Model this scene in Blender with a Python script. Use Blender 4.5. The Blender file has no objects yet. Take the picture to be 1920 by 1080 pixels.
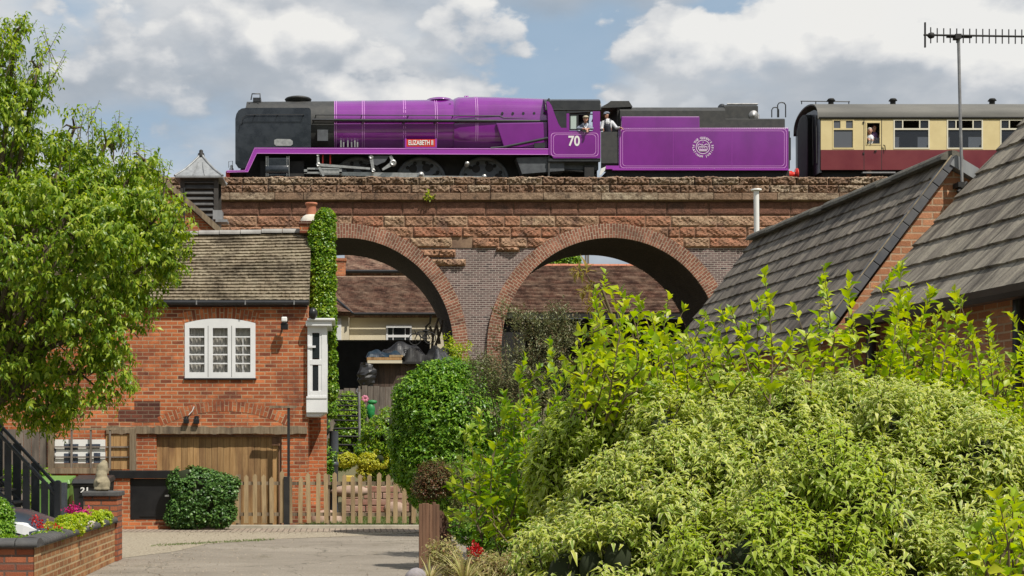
import bpy, math, random
import numpy as np
from mathutils import Vector, Matrix
R = math.radians
SC = bpy.context.scene
COL = SC.collection
# ---------------------------------------------------------------- camera
F = 2750.0          # focal length in pixels of a 1920-wide picture
PX0, PY0, CH = 650.0, 842.0, 1.5
cam = bpy.data.cameras.new('camera'); co = bpy.data.objects.new('camera', cam); COL.objects.link(co)
cam.sensor_width = 36; cam.lens = F/1920*36
cam.shift_x = (960-PX0)/1920; cam.shift_y = (PY0-540)/1920
cam.clip_end = 9000; cam.clip_start = .1
co.location = (0, 0, CH); co.rotation_euler = (R(90), 0, 0)
SC.camera = co
# ---------------------------------------------------------------- light
SUN = Vector((.42, -.50, .98)).normalized()
EL = math.asin(SUN.z)
sl = bpy.data.lights.new('sun', 'SUN'); so = bpy.data.objects.new('sun', sl); COL.objects.link(so)
sl.energy = 4.4; sl.angle = R(.55); sl.color = (1, .94, .84)
so.rotation_euler = SUN.to_track_quat('Z', 'Y').to_euler()
SC.view_settings.view_transform = 'Standard'; SC.view_settings.look = 'None'
SC.view_settings.exposure = 0.16; SC.view_settings.gamma = 1
w = bpy.data.worlds.new('World'); SC.world = w; w.use_nodes = True
def dirv(px, py):
    return Vector(((px-PX0)/F, 1, (PY0-py)/F)).normalized()
def build_world():
    nt = w.node_tree; N = nt.nodes; L = nt.links; N.clear()
    out = N.new('ShaderNodeOutputWorld'); bg = N.new('ShaderNodeBackground'); L.new(bg.outputs[0], out.inputs[0])
    bg.inputs[1].default_value = .135
    sky = N.new('ShaderNodeTexSky'); sky.sky_type = 'NISHITA'; sky.sun_disc = False
    sky.sun_elevation = EL; sky.sun_rotation = math.atan2(SUN.x, SUN.y)
    sky.air_density = 1.0; sky.dust_density = .6
    tc = N.new('ShaderNodeTexCoord'); V = tc.outputs['Generated']
    def math_(op, a, b=None, c=None, clamp=False):
        n = N.new('ShaderNodeMath'); n.operation = op; n.use_clamp = clamp
        for i, x in enumerate((a, b, c)):
            if x is None: continue
            if isinstance(x, (int, float)): n.inputs[i].default_value = x
            else: L.new(x, n.inputs[i])
        return n.outputs[0]
    def noise(vec, scale, det, rough, sc=(1, 1, 1.9), off=(0, 0, 0)):
        m = N.new('ShaderNodeMapping'); m.inputs['Scale'].default_value = sc; m.inputs['Location'].default_value = off
        L.new(vec, m.inputs[0]); n = N.new('ShaderNodeTexNoise'); n.inputs['Scale'].default_value = scale
        n.inputs['Detail'].default_value = det; n.inputs['Roughness'].default_value = rough
        L.new(m.outputs[0], n.inputs['Vector']); return n.outputs['Fac']
    nv = N.new('ShaderNodeVectorMath'); nv.operation = 'NORMALIZE'; L.new(V, nv.inputs[0]); D = nv.outputs[0]
    # two layers: a soft grey-blue veil, and crisp cumulus heaps (px, py, radius in px, amount)
    heaps = [(440, 60, 80, .20), (545, 95, 60, .20), (640, 150, 40, .08), (690, 175, 55, .20), (790, 165, 60, .20), (880, 185, 45, .16), (860, 70, 60, .10), (930, 40, 60, .14), (200, 60, 90, .10), (300, 95, 90, .08), (60, 150, 60, .06),
             (1200, 70, 60, .20), (1290, 90, 60, .18), (1400, 115, 60, .10), (1490, 80, 60, .24), (1560, 120, 70, .24), (1640, 60, 85, .30), (1600, 10, 60, .26), (1700, 150, 80, .20), (1870, 115, 70, .28), (1790, 175, 60, .18), (1930, 130, 60, .24), (1240, 180, 60, .10),
             (520, 30, 60, .12), (390, 220, 70, .06), (340, 300, 60, .14), (640, 300, 400, -.04), (120, 180, 70, .06), (2300, 120, 160, .2), (-400, 100, 200, .1), (-1200, 200, 400, .15), (3500, 250, 500, .15)]
    gaps = [(1000, 150, 70, -.30), (1060, 190, 60, -.22), (1340, 50, 60, -.40), (1430, 30, 60, -.45), (1770, 25, 60, -.50), (1880, 20, 60, -.50), (1150, 20, 50, -.22), (960, 5, 70, -.20), (290, 265, 110, -.20), (420, 190, 50, -.14), (110, 15, 60, -.14), (1090, 100, 50, -.18), (980, 230, 60, -.2)]
    def blobsum(vec, bl):
        s = math_('ADD', 0.0, 0.0)
        for px, py, r, k in bl:
            d = dirv(px, py)
            vm = N.new('ShaderNodeVectorMath'); vm.operation = 'SUBTRACT'; L.new(vec, vm.inputs[0]); vm.inputs[1].default_value = d
            v2 = N.new('ShaderNodeVectorMath'); v2.operation = 'MULTIPLY'; L.new(vm.outputs[0], v2.inputs[0]); v2.inputs[1].default_value = (1, 1, 1.35)
            vl = N.new('ShaderNodeVectorMath'); vl.operation = 'DOT_PRODUCT'; L.new(v2.outputs[0], vl.inputs[0]); L.new(v2.outputs[0], vl.inputs[1])
            s = math_('MULTIPLY_ADD', math_('EXPONENT', math_('MULTIPLY', vl.outputs['Value'], -1/(2*(r/F)**2))), k, s)
        return s
    def billow(vec):
        s = math_('MULTIPLY', noise(vec, 12, 9, .56), .62)
        wn = N.new('ShaderNodeTexNoise'); wn.inputs['Scale'].default_value = 16; wn.inputs['Detail'].default_value = 6; L.new(vec, wn.inputs['Vector'])
        wv = N.new('ShaderNodeVectorMath'); wv.operation = 'MULTIPLY_ADD'; L.new(wn.outputs['Color'], wv.inputs[0]); wv.inputs[1].default_value = (.05, .05, .05); L.new(vec, wv.inputs[2])
        for sc_, am in ((20, .22), (46, .12)):
            vo_ = N.new('ShaderNodeTexVoronoi'); vo_.feature = 'F1'; vo_.inputs['Scale'].default_value = sc_
            mp = N.new('ShaderNodeMapping'); mp.inputs['Scale'].default_value = (1, 1, 1.4); L.new(wv.outputs[0], mp.inputs[0]); L.new(mp.outputs[0], vo_.inputs['Vector'])
            s = math_('MULTIPLY_ADD', math_('SUBTRACT', .55, vo_.outputs['Distance']), am, s)
        return s
    def ramp(x, a, b):
        m = N.new('ShaderNodeMapRange'); m.interpolation_type = 'SMOOTHSTEP'; L.new(x, m.inputs[0]); m.inputs[1].default_value = a; m.inputs[2].default_value = b
        return m.outputs[0]
    def cramp(x, cols):
        cr = N.new('ShaderNodeValToRGB'); e = cr.color_ramp.elements; L.new(x, cr.inputs[0])
        e[0].position = cols[0][0]; e[0].color = (*cols[0][1], 1); e[1].position = cols[-1][0]; e[1].color = (*cols[-1][1], 1)
        for p, c in cols[1:-1]: q = e.new(p); q.color = (*c, 1)
        mul = N.new('ShaderNodeVectorMath'); mul.operation = 'SCALE'; mul.inputs['Scale'].default_value = 6.3; L.new(cr.outputs[0], mul.inputs[0]); return mul.outputs[0]
    def mix(f, a, b):
        mx = N.new('ShaderNodeMix'); mx.data_type = 'RGBA'; L.new(f, mx.inputs[0]); L.new(a, mx.inputs[6]); L.new(b, mx.inputs[7]); return mx.outputs[2]
    blue = N.new('ShaderNodeMix'); blue.data_type = 'RGBA'; blue.inputs[0].default_value = .85
    L.new(sky.outputs[0], blue.inputs[6]); blue.inputs[7].default_value = (2.15, 3.0, 3.9, 1)
    soft = math_('ADD', noise(D, 4.5, 7, .55, (1, 1, 2.6), (3.1, 7.7, 1.3)), blobsum(D, gaps))
    veil = cramp(noise(D, 7, 8, .55, (1, 1, 2.2), (1.7, 2.2, 5)), [(.32, (.35, .40, .46)), (.48, (.48, .52, .57)), (.64, (.72, .73, .74))])
    col = mix(math_('MULTIPLY_ADD', ramp(soft, .22, .50), .80, .14), blue.outputs[2], veil)
    heaps = [(a, b, r*1.45, k*.80) for a, b, r, k in heaps]; hs = blobsum(D, heaps); b0 = billow(D); f0 = math_('ADD', b0, hs)
    vo = N.new('ShaderNodeVectorMath'); vo.operation = 'ADD'; L.new(D, vo.inputs[0]); vo.inputs[1].default_value = (.005, 0, .013)
    b1 = billow(vo.outputs[0])
    vo2 = N.new('ShaderNodeVectorMath'); vo2.operation = 'ADD'; L.new(D, vo2.inputs[0]); vo2.inputs[1].default_value = (.008, 0, .03)
    hs1 = blobsum(vo2.outputs[0], heaps)
    lit = math_('ADD', math_('MULTIPLY', math_('SUBTRACT', b0, b1), 3.6), math_('MULTIPLY', math_('SUBTRACT', hs, hs1), 2.6))
    lit = math_('MULTIPLY_ADD', ramp(f0, .46, .80), .10, math_('ADD', lit, .20), clamp=True)
    heap = cramp(lit, [(.0, (.42, .46, .51)), (.30, (.56, .59, .63)), (.62, (.74, .75, .76)), (1., (.92, .91, .88))])
    col = mix(math_('MULTIPLY', ramp(f0, .47, .53), math_('MULTIPLY_ADD', ramp(lit, .0, .5), .55, .40)), col, heap)
    L.new(col, bg.inputs[0])
build_world()
# ---------------------------------------------------------------- helpers
def X(px, Y): return (px-PX0)*Y/F
def Z(py, Y): return CH+(PY0-py)*Y/F
def P(px, py, Y): return Vector((X(px, Y), Y, Z(py, Y)))
ORG = {}
def tag(o, label=None, cat=None, group=None, kind=None):
    if label: o['label'] = label
    if cat: o['category'] = cat
    if group: o['group'] = group
    if kind: o['kind'] = kind
    return o
def thing(name, label, cat, loc=(0, 0, 0), group=None):
    o = bpy.data.objects.new(name, None); COL.objects.link(o); o.location = loc; o.empty_display_size = .2
    ORG[o.name] = Vector(loc); return tag(o, label, cat, group)
def copy_thing(o, loc, label=None, rz=None, scale=None, parent=None):
    c = o.copy(); COL.objects.link(c); c.parent = parent
    if parent is None:
        c.location = loc; ORG[c.name] = Vector(loc)
        if rz is not None: c.rotation_euler = (0, 0, rz)
        if scale: c.scale = (scale,)*3
        if label: c['label'] = label
    for ch in list(o.children): copy_thing(ch, None, parent=c)
    return c
class MB:
    def __init__(s): s.v = []; s.f = []; s.uv = []; s.sm = []
    def add(s, vs, fs, uvs=None, smooth=False):
        b = len(s.v); s.v += [tuple(x) for x in vs]
        for i, f in enumerate(fs):
            s.f.append(tuple(b+k for k in f)); s.uv.append(uvs[i] if uvs else None); s.sm.append(smooth)
        return s
    def box(s, x0, x1, y0, y1, z0, z1, rz=0, piv=None):
        if x0 > x1: x0, x1 = x1, x0
        if y0 > y1: y0, y1 = y1, y0
        if z0 > z1: z0, z1 = z1, z0
        vs = [(x, y, z) for z in (z0, z1) for y in (y0, y1) for x in (x0, x1)]
        if rz:
            cx, cy = piv if piv else ((x0+x1)/2, (y0+y1)/2); c_, s_ = math.cos(rz), math.sin(rz)
            vs = [(cx+(x-cx)*c_-(y-cy)*s_, cy+(x-cx)*s_+(y-cy)*c_, z) for x, y, z in vs]
        return s.add(vs, [(0, 2, 3, 1), (4, 5, 7, 6), (0, 1, 5, 4), (2, 6, 7, 3), (0, 4, 6, 2), (1, 3, 7, 5)])
    def pbox(s, px0, px1, py0, py1, Y0, Y1):            # front face measured at its own distance Y0
        return s.box(X(px0, Y0), X(px1, Y0), Y0, Y1, Z(py1, Y0), Z(py0, Y0))
    def prism(s, pts, y0, y1):                          # polygon in (x, z), extruded along y
        a = sum(pts[i][0]*pts[(i+1) % len(pts)][1]-pts[(i+1) % len(pts)][0]*pts[i][1] for i in range(len(pts)))
        if a < 0: pts = pts[::-1]
        n = len(pts); vs = [(x, y0, z) for x, z in pts]+[(x, y1, z) for x, z in pts]
        return s.add(vs, [tuple(range(n)), tuple(range(2*n-1, n-1, -1))]+[(i+n, (i+1) % n+n, (i+1) % n, i) for i in range(n)])
    def pprism(s, pp, Y0, Y1):
        return s.prism([(X(a, Y0), Z(b, Y0)) for a, b in pp], Y0, Y1)
    def tube(s, pts, r, n=8, caps=True):
        pts = [Vector(p) for p in pts]; rs = r if isinstance(r, (list, tuple)) else [r]*len(pts)
        b = []; up = None
        for i, p in enumerate(pts):
            d = (pts[min(i+1, len(pts)-1)]-pts[max(i-1, 0)]).normalized()
            if up is None: up = Vector((0, 0, 1)) if abs(d.z) < .9 else Vector((1, 0, 0))
            a = d.cross(up).normalized(); c = a.cross(d).normalized(); up = c
            for k in range(n):
                t = 2*math.pi*k/n; b.append(p+(a*math.cos(t)+c*math.sin(t))*rs[i])
        fs = [(i*n+k, i*n+(k+1) % n, (i+1)*n+(k+1) % n, (i+1)*n+k) for i in range(len(pts)-1) for k in range(n)]
        s.add(b, fs, smooth=True)
        if caps:
            m = len(pts)-1; s.add(b[:n], [tuple(range(n-1, -1, -1))]); s.add(b[m*n:], [tuple(range(n))])
        return s
    def lathe(s, c, prof, n=24, axis='z', smooth=True):  # prof: (radius, offset along axis)
        vs = []
        for r, h in prof:
            for k in range(n):
                t = 2*math.pi*k/n; a, b = r*math.cos(t), r*math.sin(t)
                vs.append({'z': (c[0]+a, c[1]+b, c[2]+h), 'x': (c[0]+h, c[1]+a, c[2]+b), 'y': (c[0]-a, c[1]+h, c[2]+b)}[axis])
        m = len(prof)
        s.add(vs, [(i*n+k, i*n+(k+1) % n, (i+1)*n+(k+1) % n, (i+1)*n+k) for i in range(m-1) for k in range(n)], smooth=smooth)
        s.add(vs[:n], [tuple(range(n-1, -1, -1))]); s.add(vs[-n:], [tuple(range(n))]); return s
    def ball(s, c, r, n=12, sc=(1, 1, 1)):
        vs = [(c[0], c[1], c[2]-r*sc[2])]
        for i in range(1, n//2):
            ph = -math.pi/2+math.pi*i/(n//2)
            for k in range(n):
                t = 2*math.pi*k/n; vs.append((c[0]+r*sc[0]*math.cos(ph)*math.cos(t), c[1]+r*sc[1]*math.cos(ph)*math.sin(t), c[2]+r*sc[2]*math.sin(ph)))
        vs.append((c[0], c[1], c[2]+r*sc[2])); m = n//2-1; fs = []
        for k in range(n):
            fs.append((0, 1+(k+1) % n, 1+k)); fs.append((1+(m-1)*n+k, 1+(m-1)*n+(k+1) % n, len(vs)-1))
            for i in range(m-1): fs.append((1+i*n+k, 1+i*n+(k+1) % n, 1+(i+1)*n+(k+1) % n, 1+(i+1)*n+k))
        return s.add(vs, fs, smooth=True)
    def loft(s, secs, caps=True, smooth=True):
        n = len(secs[0]); vs = [p for q in secs for p in q]
        s.add(vs, [(i*n+k, i*n+(k+1) % n, (i+1)*n+(k+1) % n, (i+1)*n+k) for i in range(len(secs)-1) for k in range(n)], smooth=smooth)
        if caps: s.add(secs[0], [tuple(range(n-1, -1, -1))]); s.add(secs[-1], [tuple(range(n))])
        return s
    def build(s, name, mat, parent=None, bevel=0, loc=None, **kw):
        me = bpy.data.meshes.new(name)
        org = ORG[parent.name] if parent is not None else Vector(loc) if loc is not None else Vector((0, 0, 0))
        me.from_pydata([(x-org.x, y-org.y, z-org.z) for x, y, z in s.v], [], s.f)
        me.update()
        uvl = me.uv_layers.new(name='UVMap'); data = np.zeros(len(me.loops)*2)
        for p, u in zip(me.polygons, s.uv):
            p.use_smooth = s.sm[p.index]
            if u is None:
                nx, ny, nz = (abs(q) for q in p.normal)
                u = []
                for vi in p.vertices:
                    x, y, z = s.v[vi]
                    u.append((x, z) if ny >= nx and ny >= nz*.7 else (y, z) if nx >= nz*.7 else (x, y))
            for k, li in enumerate(p.loop_indices): data[2*li], data[2*li+1] = u[k]
        uvl.data.foreach_set('uv', data)
        me.materials.append(mat)
        o = bpy.data.objects.new(name, me); COL.objects.link(o)
        if parent is not None: o.parent = parent
        else: o.location = org
        ORG[o.name] = org
        if bevel:
            b = o.modifiers.new('bevel', 'BEVEL'); b.width = bevel; b.segments = 2; b.limit_method = 'ANGLE'; b.angle_limit = R(40)
        if kw: tag(o, **kw)
        return o
def text_mesh(name, body, size, mat, parent, loc, thick=.003, bold=0.0, align='CENTER', sx=1, xform=None):
    c = bpy.data.curves.new('txt', 'FONT'); c.body = body; c.size = size; c.extrude = thick; c.align_x = align; c.align_y = 'CENTER'; c.offset = bold
    t = bpy.data.objects.new('txt', c); COL.objects.link(t)
    dg = bpy.context.evaluated_depsgraph_get(); me = bpy.data.meshes.new_from_object(t.evaluated_get(dg)); bpy.data.objects.remove(t)
    org = ORG[parent.name]
    for v in me.vertices:
        x, y, z = v.co; x *= sx
        if xform: x, y = xform(x, y)
        v.co = Vector((x+loc[0], -z+loc[1], y+loc[2]))-org
    me.name = name; me.materials.clear(); me.materials.append(mat)
    o = bpy.data.objects.new(name, me); COL.objects.link(o); o.parent = parent; ORG[o.name] = org
    return o
# ---------------------------------------------------------------- materials
def newmat(name):
    m = bpy.data.materials.new(name); m.use_nodes = True; nt = m.node_tree; b = nt.nodes['Principled BSDF']
    return m, nt, nt.nodes, nt.links, b
def c4(c): return (c[0], c[1], c[2], 1)
def mixc(N, L, fac, a, b, mode='MIX'):
    n = N.new('ShaderNodeMix'); n.data_type = 'RGBA'; n.blend_type = mode
    for i, x in ((0, fac), (6, a), (7, b)):
        if isinstance(x, (int, float)): n.inputs[i].default_value = x
        elif isinstance(x, tuple): n.inputs[i].default_value = c4(x)
        else: L.new(x, n.inputs[i])
    return n.outputs[2]
def noise_n(N, L, vec, scale, det=4, rough=.55, sc=None):
    if sc:
        m = N.new('ShaderNodeMapping'); m.inputs['Scale'].default_value = sc; L.new(vec, m.inputs[0]); vec = m.outputs[0]
    n = N.new('ShaderNodeTexNoise'); n.inputs['Scale'].default_value = scale; n.inputs['Detail'].default_value = det; n.inputs['Roughness'].default_value = rough
    L.new(vec, n.inputs['Vector']); return n.outputs['Fac']
def rampf(N, L, x, a, b):
    m = N.new('ShaderNodeMapRange'); L.new(x, m.inputs[0]); m.inputs[1].default_value = a; m.inputs[2].default_value = b; return m.outputs[0]
def bump_n(N, L, b, h, st, dist=.01):
    n = N.new('ShaderNodeBump'); n.inputs['Strength'].default_value = st; n.inputs['Distance'].default_value = dist
    L.new(h, n.inputs['Height']); L.new(n.outputs[0], b.inputs['Normal'])
def M(name, col, col2=None, rough=.6, metal=0, cior=1.5, vs=3, sc=None, bump=0, bs=20, coat=0, spec=.5, lo=.35, hi=.65, det=5, dist=.01):
    m, nt, N, L, b = newmat(name)
    b.inputs['Roughness'].default_value = rough; b.inputs['Metallic'].default_value = metal
    b.inputs['Coat IOR'].default_value = cior; b.inputs['Coat Weight'].default_value = coat; b.inputs['Coat Roughness'].default_value = .08; b.inputs['Specular IOR Level'].default_value = spec
    tc = N.new('ShaderNodeTexCoord'); V = tc.outputs['Object']
    if col2: L.new(mixc(N, L, rampf(N, L, noise_n(N, L, V, vs, det, .6, sc), lo, hi), col, col2), b.inputs['Base Color'])
    else: b.inputs['Base Color'].default_value = c4(col)
    if bump: bump_n(N, L, b, noise_n(N, L, V, bs, 5, .6, sc), bump, dist)
    return m
def brick(name, c1, c2, mortar, bw=.225, bh=.075, ms=.011, rough=.85, dirt=(.10, .07, .06), dirtamt=.35, off=.5, bump=.6, c3=None, dscale=1.2, dlo=.50, dhi=.75, patch=None, sub=None):
    m, nt, N, L, b = newmat(name)
    b.inputs['Roughness'].default_value = rough; b.inputs['Specular IOR Level'].default_value = .25
    tc = N.new('ShaderNodeTexCoord'); V = tc.outputs['UV']; O = tc.outputs['Object']
    wob = N.new('ShaderNodeVectorMath'); wob.operation = 'MULTIPLY_ADD'
    nz = N.new('ShaderNodeTexNoise'); nz.inputs['Scale'].default_value = 9; L.new(V, nz.inputs['Vector'])
    L.new(nz.outputs['Color'], wob.inputs[0]); wob.inputs[1].default_value = (.008, .008, 0); L.new(V, wob.inputs[2])
    t = N.new('ShaderNodeTexBrick'); L.new(wob.outputs[0], t.inputs['Vector']); t.offset = off
    t.inputs['Scale'].default_value = 1; t.inputs['Brick Width'].default_value = bw; t.inputs['Row Height'].default_value = bh
    t.inputs['Mortar Size'].default_value = ms; t.inputs['Mortar Smooth'].default_value = .25
    t.inputs['Color1'].default_value = (0, 0, 0, 1); t.inputs['Color2'].default_value = (1, 1, 1, 1); t.inputs['Mortar'].default_value = (.5, .5, .5, 1)
    r = N.new('ShaderNodeValToRGB'); L.new(t.outputs['Color'], r.inputs[0]); e = r.color_ramp.elements
    e[0].color = c4(c1); e[1].color = c4(c2)
    if c3:
        e[0].color = c4(c3); q = e.new(.16); q.color = c4(c1); q = e.new(.78); q.color = c4(c2); e[len(e)-1].color = c4(tuple(min(.8, x*1.25+.02) for x in c2))
    col = mixc(N, L, rampf(N, L, noise_n(N, L, O, 2.2, 5, .65), .35, .7), r.outputs[0], tuple(.62*x+.25*y for x, y in zip(c1, c2)))
    col = mixc(N, L, t.outputs['Fac'], col, mortar)
    lm = N.new('ShaderNodeMath'); lm.operation = 'MULTIPLY'; lm.inputs[1].default_value = .34; L.new(rampf(N, L, noise_n(N, L, O, 1.7, 7, .75, (2.2, 2.2, .8)), .54, .74), lm.inputs[0])
    col = mixc(N, L, lm.outputs[0], col, tuple(.35*x+.65*y for x, y in zip(c2, mortar)))
    d = rampf(N, L, noise_n(N, L, O, dscale, 6, .7), dlo, dhi)
    mm = N.new('ShaderNodeMath'); mm.operation = 'MULTIPLY'; mm.inputs[1].default_value = dirtamt; L.new(d, mm.inputs[0])
    col = mixc(N, L, mm.outputs[0], col, dirt)
    fine = noise_n(N, L, O, 60, 3, .6)
    col = mixc(N, L, .35, col, mixc(N, L, rampf(N, L, fine, .3, .7), (.35, .35, .35), (.68, .68, .68)), 'OVERLAY')
    L.new(col, b.inputs['Base Color'])
    h = N.new('ShaderNodeMath'); h.operation = 'MULTIPLY_ADD'; L.new(t.outputs['Fac'], h.inputs[0]); h.inputs[1].default_value = -1.2; L.new(fine, h.inputs[2])
    bump_n(N, L, b, h.outputs[0], bump, .008)
    return m
def leafmat(name, cols, rough=.45, trans=.35, edge=None, edgew=.45, spec=.4):
    """leaf colours picked per leaf; edge = a paler margin"""
    m, nt, N, L, b = newmat(name)
    g = N.new('ShaderNodeNewGeometry'); r = N.new('ShaderNodeValToRGB'); L.new(g.outputs['Random Per Island'], r.inputs[0])
    e = r.color_ramp.elements; k = len(cols); e[0].color = c4(cols[0]); e[1].color = c4(cols[-1])
    for i in range(1, k-1): q = e.new(i/(k-1)); q.color = c4(cols[i])
    col = r.outputs[0]
    if edge:
        tc = N.new('ShaderNodeTexCoord'); sp = N.new('ShaderNodeSeparateXYZ'); L.new(tc.outputs['UV'], sp.inputs[0])
        a = N.new('ShaderNodeMath'); a.operation = 'ABSOLUTE'; L.new(sp.outputs[0], a.inputs[0])
        col = mixc(N, L, rampf(N, L, a.outputs[0], edgew, min(1, edgew+.2)), col, edge)
    L.new(col, b.inputs['Base Color']); b.inputs['Roughness'].default_value = rough; b.inputs['Specular IOR Level'].default_value = spec
    tr = N.new('ShaderNodeBsdfTranslucent'); hs = N.new('ShaderNodeHueSaturation'); L.new(col, hs.inputs['Color']); hs.inputs['Value'].default_value = 1.5; hs.inputs['Saturation'].default_value = 1.15; L.new(hs.outputs[0], tr.inputs[0])
    mx = N.new('ShaderNodeMixShader'); mx.inputs[0].default_value = trans; L.new(b.outputs[0], mx.inputs[1]); L.new(tr.outputs[0], mx.inputs[2])
    L.new(mx.outputs[0], N['Material Output'].inputs[0]); return m
def glassy(name, tint=(.05, .06, .07), mixv=.75, rough=.03):
    m, nt, N, L, b = newmat(name)
    b.inputs['Base Color'].default_value = c4(tint); b.inputs['Roughness'].default_value = rough; b.inputs['Specular IOR Level'].default_value = .6
    tr = N.new('ShaderNodeBsdfTransparent'); mx = N.new('ShaderNodeMixShader'); mx.inputs[0].default_value = mixv
    L.new(tr.outputs[0], mx.inputs[1]); L.new(b.outputs[0], mx.inputs[2]); L.new(mx.outputs[0], N['Material Output'].inputs[0]); return m
# ---------------------------------------------------------------- leaves
def leaf_mesh(name, mat, Pn, Dn, Un, Ln, Wn, parent=None, curl=.25, fold=.25, **kw):
    n = len(Pn); D = Dn/np.linalg.norm(Dn, axis=1, keepdims=True)
    S = np.cross(D, Un); S /= np.maximum(np.linalg.norm(S, axis=1, keepdims=True), 1e-6); U = np.cross(S, D)
    L = Ln[:, None]; W = Wn[:, None]
    b = Pn; m = Pn+D*L*.5; t = Pn+D*L-U*L*curl
    l = Pn+D*L*.45-S*W*.5+U*W*fold; r = Pn+D*L*.45+S*W*.5+U*W*fold
    V = np.stack([b, l, m, r, t], 1).reshape(-1, 3)
    org = np.array(ORG[parent.name]) if parent is not None else np.zeros(3)
    V = V-org
    idx = (np.arange(n)*5)[:, None, None]+np.array([[0, 2, 1], [0, 3, 2], [1, 2, 4], [2, 3, 4]])[None]
    idx = idx.reshape(-1).astype(np.int32)
    me = bpy.data.meshes.new(name); me.vertices.add(n*5); me.vertices.foreach_set('co', V.reshape(-1).astype(np.float32))
    nf = n*4; me.loops.add(nf*3); me.loops.foreach_set('vertex_index', idx)
    me.polygons.add(nf); me.polygons.foreach_set('loop_start', np.arange(nf, dtype=np.int32)*3); me.polygons.foreach_set('loop_total', np.full(nf, 3, np.int32))
    uvv = np.array([[0, 0], [-1, .45], [0, .5], [1, .45], [0, 1]], np.float32); uvs = uvv[idx % 5]
    uvl = me.uv_layers.new(name='UVMap'); uvl.data.foreach_set('uv', uvs.reshape(-1))
    me.update(); me.materials.append(mat)
    o = bpy.data.objects.new(name, me); COL.objects.link(o)
    if parent is not None: o.parent = parent
    ORG[o.name] = Vector(org)
    if kw: tag(o, **kw)
    return o
def unit(a): return a/np.maximum(np.linalg.norm(a, axis=1, keepdims=True), 1e-6)
def shell(rng, blobs, n, thick=.35, keep_in=.12, clump=None, cs=3.0, cth=-.35):
    """points near the surface of a union of ellipsoids; blobs rows: cx cy cz rx ry rz"""
    B = np.array(blobs, float); a = (B[:, 3]*B[:, 4]*B[:, 5])**(2/3); a /= a.sum()
    k = rng.choice(len(B), n, p=a); d = unit(rng.normal(size=(n, 3)))
    rr = 1-np.abs(rng.normal(size=n))*thick; rr = np.clip(rr, .05, 1.08)
    Pn = B[k, :3]+d*B[k, 3:]*rr[:, None]; ok = np.ones(n, bool)
    for j in range(len(B)):
        q = (((Pn-B[j, :3])/B[j, 3:])**2).sum(1); ok &= (q > .62) | (k == j) | (rng.random(n) < keep_in)
    if clump is not None:
        s = np.zeros(n)
        for _ in range(5):
            v = rng.normal(size=3)*cs; s += np.sin(Pn@v+rng.random()*6.3)
        ok &= (s/2.2 > cth+rng.normal(size=n)*.15)
    return Pn[ok], unit((d/B[k, 3:])[ok])
def sprigs(rng, Pn, D, k, Ls, Ll, Lw, spread=.9, grav=.0, upd=None, jit=.3, taper=.3, lup=0.0):
    """k leaves spiralled round each sprig"""
    n = len(Pn); D = unit(D); A = unit(np.cross(D, rng.normal(size=(n, 3)))); Bv = np.cross(D, A); out = []
    for j in range(k):
        t = (j+.5)/k; ang = 2.4*j+rng.random(n)*.8
        rad = A*np.cos(ang)[:, None]+Bv*np.sin(ang)[:, None]
        dd = D*(1-spread*(1-.45*t))+rad*spread+np.array([0, 0, -grav+lup])+rng.normal(size=(n, 3))*jit*.3
        pp = Pn+D*(Ls*t)[:, None] if isinstance(Ls, np.ndarray) else Pn+D*Ls*t
        pp = pp-np.array([0, 0, 1])*grav*.25*(t**2)*(Ls[:, None] if isinstance(Ls, np.ndarray) else Ls)
        sz = (1-taper*t)*(1+rng.normal(size=n)*.27).clip(.4, 1.6)
        u = unit(D*.8+np.array([0, 0, .8])+rng.normal(size=(n, 3))*.35)
        out.append((pp, unit(dd), u, Ll*sz, Lw*sz))
    return [np.concatenate([o[i] for o in out]) for i in range(5)]
def cat(*L): return [np.concatenate([l[i] for l in L]) for i in range(5)]
# ---------------------------------------------------------------- material library
m_purple = M('purple_paint', (.225, .019, .28), (.165, .014, .205), rough=.20, coat=1.0, vs=1.1, cior=1.75, lo=.42, hi=.75, det=8, sc=(1, 1, .6))
m_purple_d = M('purple_band', (.33, .045, .40), rough=.28, coat=.6)
m_black = M('black_paint', (.020, .022, .026), (.035, .037, .04), rough=.38, coat=.25, vs=4)
m_soot = M('sooty_black', (.030, .032, .033), (.050, .050, .048), rough=.6, vs=6, bump=.15)
m_slate_gloss = M('slate_gloss', (.012, .016, .023), (.028, .034, .043), rough=.25, coat=.6, vs=3.5, cior=1.5, lo=.4, hi=.6, det=8)
m_steel = M('bright_steel', (.62, .62, .60), (.42, .42, .41), rough=.35, metal=.7, vs=9)
m_wheel = M('wheel_grey', (.105, .115, .125), (.07, .075, .085), rough=.45, vs=5)
m_under = M('dark_underframe', (.010, .010, .011), (.022, .021, .02), rough=.7, vs=5)
m_lining = M('pale_pink_lining', (.66, .30, .70), rough=.4)
m_white = M('white_paint', (.80, .80, .78), rough=.4)
m_upvc = M('white_upvc', (.80, .81, .82), (.72, .73, .74), rough=.35, vs=3)
m_red = M('red_paint', (.62, .035, .022), rough=.4, coat=.3)
m_cream = M('coach_cream', (.72, .60, .32), (.66, .54, .28), rough=.35, coat=.4, vs=2)
m_maroon = M('coach_maroon', (.15, .020, .030), (.19, .035, .042), rough=.3, coat=.5, vs=1.2)
m_roofgrey = M('coach_roof', (.15, .145, .13), (.10, .098, .09), rough=.7, vs=1.6, sc=(.3, 1, 2))
m_glass = glassy('window_glass', (.03, .035, .045), .62)
m_glass_dark = glassy('dark_glass', (.025, .03, .035), .93)
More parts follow.
